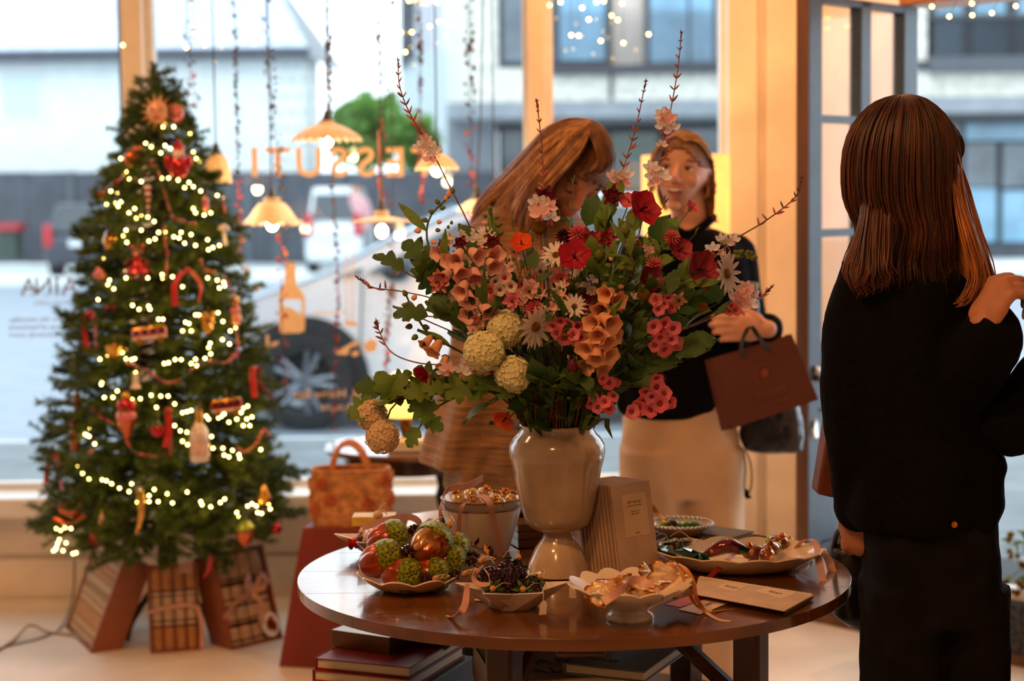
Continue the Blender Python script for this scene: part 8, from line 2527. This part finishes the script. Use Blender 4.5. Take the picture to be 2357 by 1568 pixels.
# ================= the woman bowing over the flowers in the camel cape
D1 = 4.45
def p1(px, py, o=0.0):
 return W(px, py, D1 + o)
w1 = thing('person', 'blonde woman in a camel ribbed cape bowing her head over the bouquet', 'person', (p1(1180, 900).x, D1, 0))
HM1 = Matrix.Translation(p1(1322, 392, -.06)) @ Matrix.Rotation(radians(24), 4, 'Z') @ Matrix.Rotation(radians(48), 4, 'X') @ Matrix.Rotation(radians(-8), 4, 'Z') @ Matrix.Rotation(radians(12), 4, 'Y')
B = MB()
head_geo(B, HM1, 1.04, .36)
limb(B, [HM1 @ V((0, .03, -.05)), p1(1262, 480, .04), p1(1230, 540, .05)], [.052, .052, .058])
rows_loft(B, [(500, 1170, 1290, D1 + .04, .06), (560, 1120, 1320, D1 + .03, .09), (700, 1110, 1300, D1, .10), (850, 1100, 1270, D1, .09), (980, 1060, 1290, D1, .11), (1080, 1060, 1290, D1, .10)])
for px in (1110, 1240):
 q = p1(px, 1000)
 limb(B, [q, V((q.x, D1, .48)), V((q.x, D1 + .02, .08))], [.08, .055, .042])
for (a, b_, c) in (((1130, 560), (1100, 760), (1180, 800)), ((1310, 560), (1330, 760), (1290, 840))):
 limb(B, [p1(*a), p1(*b_, -.02), p1(*c, -.18)], [.042, .036, .024])
 hand_geo(B, p1(*c, -.18), (.5, -.6, .3), (0, -.4, .9), 1, (.5, .5, .4), .95)
skinned(B, 'body', M_skin2, w1, .0045, 3)
face_parts(w1, HM1, 1.04, True, False, M_skin2, V(w1.location))
B = MB()
rows_loft(B, [(440, 1195, 1280, D1 + .06, .06), (458, 1150, 1300, D1 + .05, .09), (485, 1112, 1325, D1 + .04, .12), (525, 1080, 1352, D1 + .03, .145), (600, 1060, 1366, D1, .165), (700, 1048, 1366, D1, .18), (800, 1036, 1360, D1, .19), (900, 1006, 1356, D1, .20), (1000, 978, 1350, D1, .21), (1062, 962, 1350, D1, .215)],
          power=2.2, fold=.13, nf=8, ph=.7)
rows_loft(B, [(1000, 1030, 1348, D1 - .02, .20), (1120, 1020, 1350, D1 - .02, .205)], power=2.2, fold=.12, nf=8, ph=.7)
skinned(B, 'cape', M_camel, w1, .008, 2, .012, .2)
B = MB()
rows_loft(B, [(1000, 1040, 1320, D1, .12), (1120, 1036, 1322, D1, .12)], power=2.6)
for a, b_ in ((1036, 1185), (1175, 1322)):
 rows_loft(B, [(1080, a, b_, D1, .11), (1400, a + 14, b_ - 14, D1, .085), (1760, a + 20, b_ - 20, D1, .075)], power=2.4)
skinned(B, 'trousers', M_denim, w1, .009, 3, .012, .12)
for px in (1110, 1248):
 sh = MB()
 shoe(sh, (p1(px, 1000).x, D1 - .02, 0), (.3, -1, 0))
 sh.build('shoe', M_shoe, w1, smooth=180)
B = MB()
def cap1(u, v):
 a, t = u * 2 * pi, -.2 + (pi / 2 + .2) * v
 return V((.083 * cos(t) * cos(a), .104 * cos(t) * sin(a) + .008, .121 * sin(t) + .002)) * 1.04
nu, nv = 60, 22
for i in range(nu):
 for j in range(nv - 1):
  q = [cap1(i / nu, j / (nv - 1)), cap1((i + 1) / nu, j / (nv - 1)), cap1((i + 1) / nu, (j + 1) / (nv - 1)), cap1(i / nu, (j + 1) / (nv - 1))]
  c = sum(q, V((0, 0, 0))) / 4
  if c.y < -.035 and c.z < .055 - .6 * c.x * c.x / .08:
   continue
  o = len(B.v)
  B.v += [HM1 @ p for p in q]
  B.f.append((o, o + 1, o + 2, o + 3))
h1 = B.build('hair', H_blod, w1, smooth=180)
md_ = h1.modifiers.new('thick', 'SOLIDIFY')
md_.thickness = .008
GF = [[(1352, 276, -.06), (1310, 276, -.04), (1262, 298, .0), (1218, 345, .04), (1165, 402, .08), (1110, 462, .12), (1080, 520, .14)],
      [(1355, 277, -.09), (1308, 285, -.09), (1255, 315, -.07), (1208, 365, -.03), (1160, 418, .02), (1110, 475, .06), (1086, 530, .08)],
      [(1357, 280, -.12), (1312, 298, -.13), (1258, 338, -.12), (1212, 392, -.08), (1168, 432, -.03), (1118, 476, .01), (1092, 530, .04)],
      [(1358, 286, -.15), (1318, 315, -.165), (1268, 365, -.16), (1232, 410, -.14), (1205, 452, -.11), (1186, 500, -.09), (1180, 560, -.08)],
      [(1358, 296, -.17), (1326, 335, -.185), (1285, 380, -.185), (1254, 420, -.17), (1232, 462, -.15), (1218, 510, -.13), (1212, 570, -.12)],
      [(1356, 308, -.185), (1334, 352, -.20), (1296, 394, -.20), (1268, 422, -.19), (1254, 462, -.17), (1246, 510, -.15), (1240, 560, -.14)]]
G_ = [[p1(*q) for q in g] for g in GF]
for sd_, gg in ((11, G_[:3]), (21, G_[3:])):
 strands('hair_strands', gg, 420, H_blo, h1, .0026, .006, 20, .006, sd_)
 strands('hair_strands', gg, 230, H_blod, h1, .0028, .007, 20, .006, sd_ + 1)
strands('hair_strands', [g[:6] for g in G_[2:4]], 380, H_blo, h1, .0028, .006, 18, .005, 31)
GR = [[(1352, 276, -.06), (1380, 288, -.04), (1400, 318, -.02), (1408, 352, -.02), (1404, 384, -.03)], [(1356, 282, -.12), (1384, 302, -.12), (1402, 334, -.12), (1407, 366, -.12), (1396, 396, -.13)],
      [(1358, 292, -.17), (1382, 322, -.19), (1396, 356, -.19), (1392, 384, -.19), (1372, 400, -.185)], [(1356, 308, -.185), (1372, 344, -.205), (1376, 374, -.205), (1356, 394, -.205), (1320, 404, -.20)]]
strands('hair_strands', [[p1(*q) for q in g] for g in GR], 420, H_blod, h1, .0024, .004, 16, .002, 13)
strands('loose_strands', [[p1(1398, 385, -.05), p1(1396, 420, -.06), p1(1390, 460, -.07), p1(1380, 510, -.08)], [p1(1404, 380, -.03), p1(1404, 420, -.04), p1(1398, 465, -.05), p1(1392, 520, -.06)]], 60, H_blo, h1, .0018, .005, 12, .003, 14)
# ================= a fourth visitor, mostly beyond the edge of the picture
D4 = 3.30
t4x = W(2560, 900, D4).x
w4 = thing('person', 'visitor in black of whom only a bent sleeve shows at the doorway', 'person', (t4x, D4, 0))
def a4(x, z, y=0.0):
 return V((t4x + x, D4 + y, z))
B = MB()
HM4 = Matrix.Translation(a4(0, 1.56, -.0)) @ Matrix.Rotation(radians(-90), 4, 'Z')
head_geo(B, HM4, 1.0)
limb(B, [a4(0, 1.52), a4(0, 1.38)], [.05, .055])
limb(B, [a4(0, 1.36), a4(0, 1.1), a4(0, .92)], [.12, .11, .13])
for s in (-1, 1):
 limb(B, [a4(0, .9, s * .08), a4(0, .48, s * .08), a4(0, .08, s * .08)], [.08, .055, .042])
limb(B, [a4(-.02, 1.34, -.16), W(2335, 972, D4 - .1), W(2440, 905, D4 - .05)], [.04, .03, .026])
hand_geo(B, W(2440, 905, D4 - .05), (1, .1, .5), (0, -1, .2), 1, (.5, .6, .4))
limb(B, [a4(0, 1.34, .18), a4(.06, 1.06, .22), a4(.14, .84, .2)], [.045, .04, .028])
hand_geo(B, a4(.14, .84, .2), (-.1, 0, -1), (0, 1, 0), 1, (.3, .3, .3))
skinned(B, 'body', M_skin, w4, .006, 3)
B = MB()
limb(B, [a4(0, 1.36), a4(0, 1.15), a4(0, .86)], [.13, .14, .15], 20)
limb(B, [a4(-.02, 1.33, -.15), W(2325, 975, D4 - .1)], [.07, .062])
limb(B, [W(2325, 975, D4 - .1), W(2430, 915, D4 - .06)], [.062, .05])
limb(B, [a4(0, 1.34, .18), a4(.06, 1.06, .22), a4(.13, .86, .2)], [.065, .055, .045])
limb(B, [a4(0, 1.34, -.16), a4(0, 1.36, .18)], [.08, .08])
skinned(B, 'coat', M_blackw, w4, .010, 3, .014, .12)
B = MB()
for s in (-1, 1):
 limb(B, [a4(0, .9, s * .08), a4(0, .48, s * .08), a4(0, .06, s * .08)], [.1, .085, .075], 16)
skinned(B, 'trousers', M_denim, w4, .010, 3)
for s in (-1, 1):
 sh = MB()
 shoe(sh, (t4x, D4 + s * .08, 0), (-1, 0, 0))
 sh.build('shoe', M_shoe, w4, smooth=180)
skull_hair(w4, HM4, H_bro, H_blod, 0, n=120)
# ================= a passer-by across the road
t = thing('person', 'passer-by in a pale top standing beside the white van', 'person', (W(822, 590, 34.2).x, 34.2, .15))
def a5(x, z, y=0.0):
 return V((t.location.x + x, 34.2 + y, z + .15))
B = MB()
B.ell(a5(0, 1.58), (.08, .1, .12), 14)
limb(B, [a5(0, 1.5), a5(0, 1.3), a5(0, .9)], [.05, .13, .14])
for s in (-1, 1):
 limb(B, [a5(s * .09, .9), a5(s * .09, .45), a5(s * .1, .04)], [.085, .06, .045])
 limb(B, [a5(s * .19, 1.38), a5(s * .26, 1.1), a5(s * .2, .86, -.05)], [.05, .042, .035])
skinned(B, 'body', M_skin, t, .015, 2)
B = MB()
limb(B, [a5(0, 1.42), a5(0, 1.2), a5(0, .86)], [.15, .16, .17], 16)
for s in (-1, 1):
 limb(B, [a5(s * .18, 1.39), a5(s * .26, 1.1), a5(s * .21, .92, -.04)], [.07, .06, .05])
skinned(B, 'top', pm('rosy_top', (222, 170, 172), .8), t, .02, 2)
B = MB()
for s in (-1, 1):
 limb(B, [a5(s * .08, .92), a5(s * .09, .45), a5(s * .1, .05)], [.10, .08, .07])
skinned(B, 'trousers', pm('navy_trousers', (46, 52, 70), .8), t, .02, 2)
MB().ell(a5(0, 1.61, .02), (.09, .105, .11), 14).build('hair', H_blod, t, smooth=180)
pp = V((1.73, 5.50, .2))
t = thing('flowering_plant', 'leggy yellow flowered plant in a grey pot outside the doorway', 'plant', pp)
MB().lathe([(0, 0), (.07, 0), (.095, .12), (.1, .13), (.09, .13), (.085, .11), (0, .11)], 24).build('pot', M_mgrey, t, world=False)
for k, (px, py) in enumerate(((2322, 1240), (2330, 1278), (2318, 1335), (2336, 1360), (2350, 1300), (2352, 1228), (2345, 1345), (2370, 1260), (2390, 1300), (2420, 1230))):
 p = W(px, py, 5.42 + .02 * (k % 4))
 sp = spline([pp + V((0, 0, .1)), pp.lerp(p, .5) + V((0, 0, .08)), p], 10)
 MB().tube(sp, [.0025, .0015], 5).build('stem', M_leafl, t)
 for j in range(3):
  put(t, 'star_petals', p + V((rnd(-.014, .014), -.004, rnd(-.014, .014))), V((rnd(-.5, .5), -1, rnd(-.5, .5))), .014, F_yel)
 for j in range(3):
  leafy(t, 'lance_leaf', sp[4 + 2 * j], V((rnd(-1, 1), -.4, rnd(-.2, .8))), .055, M_leafl)
finish_texts()
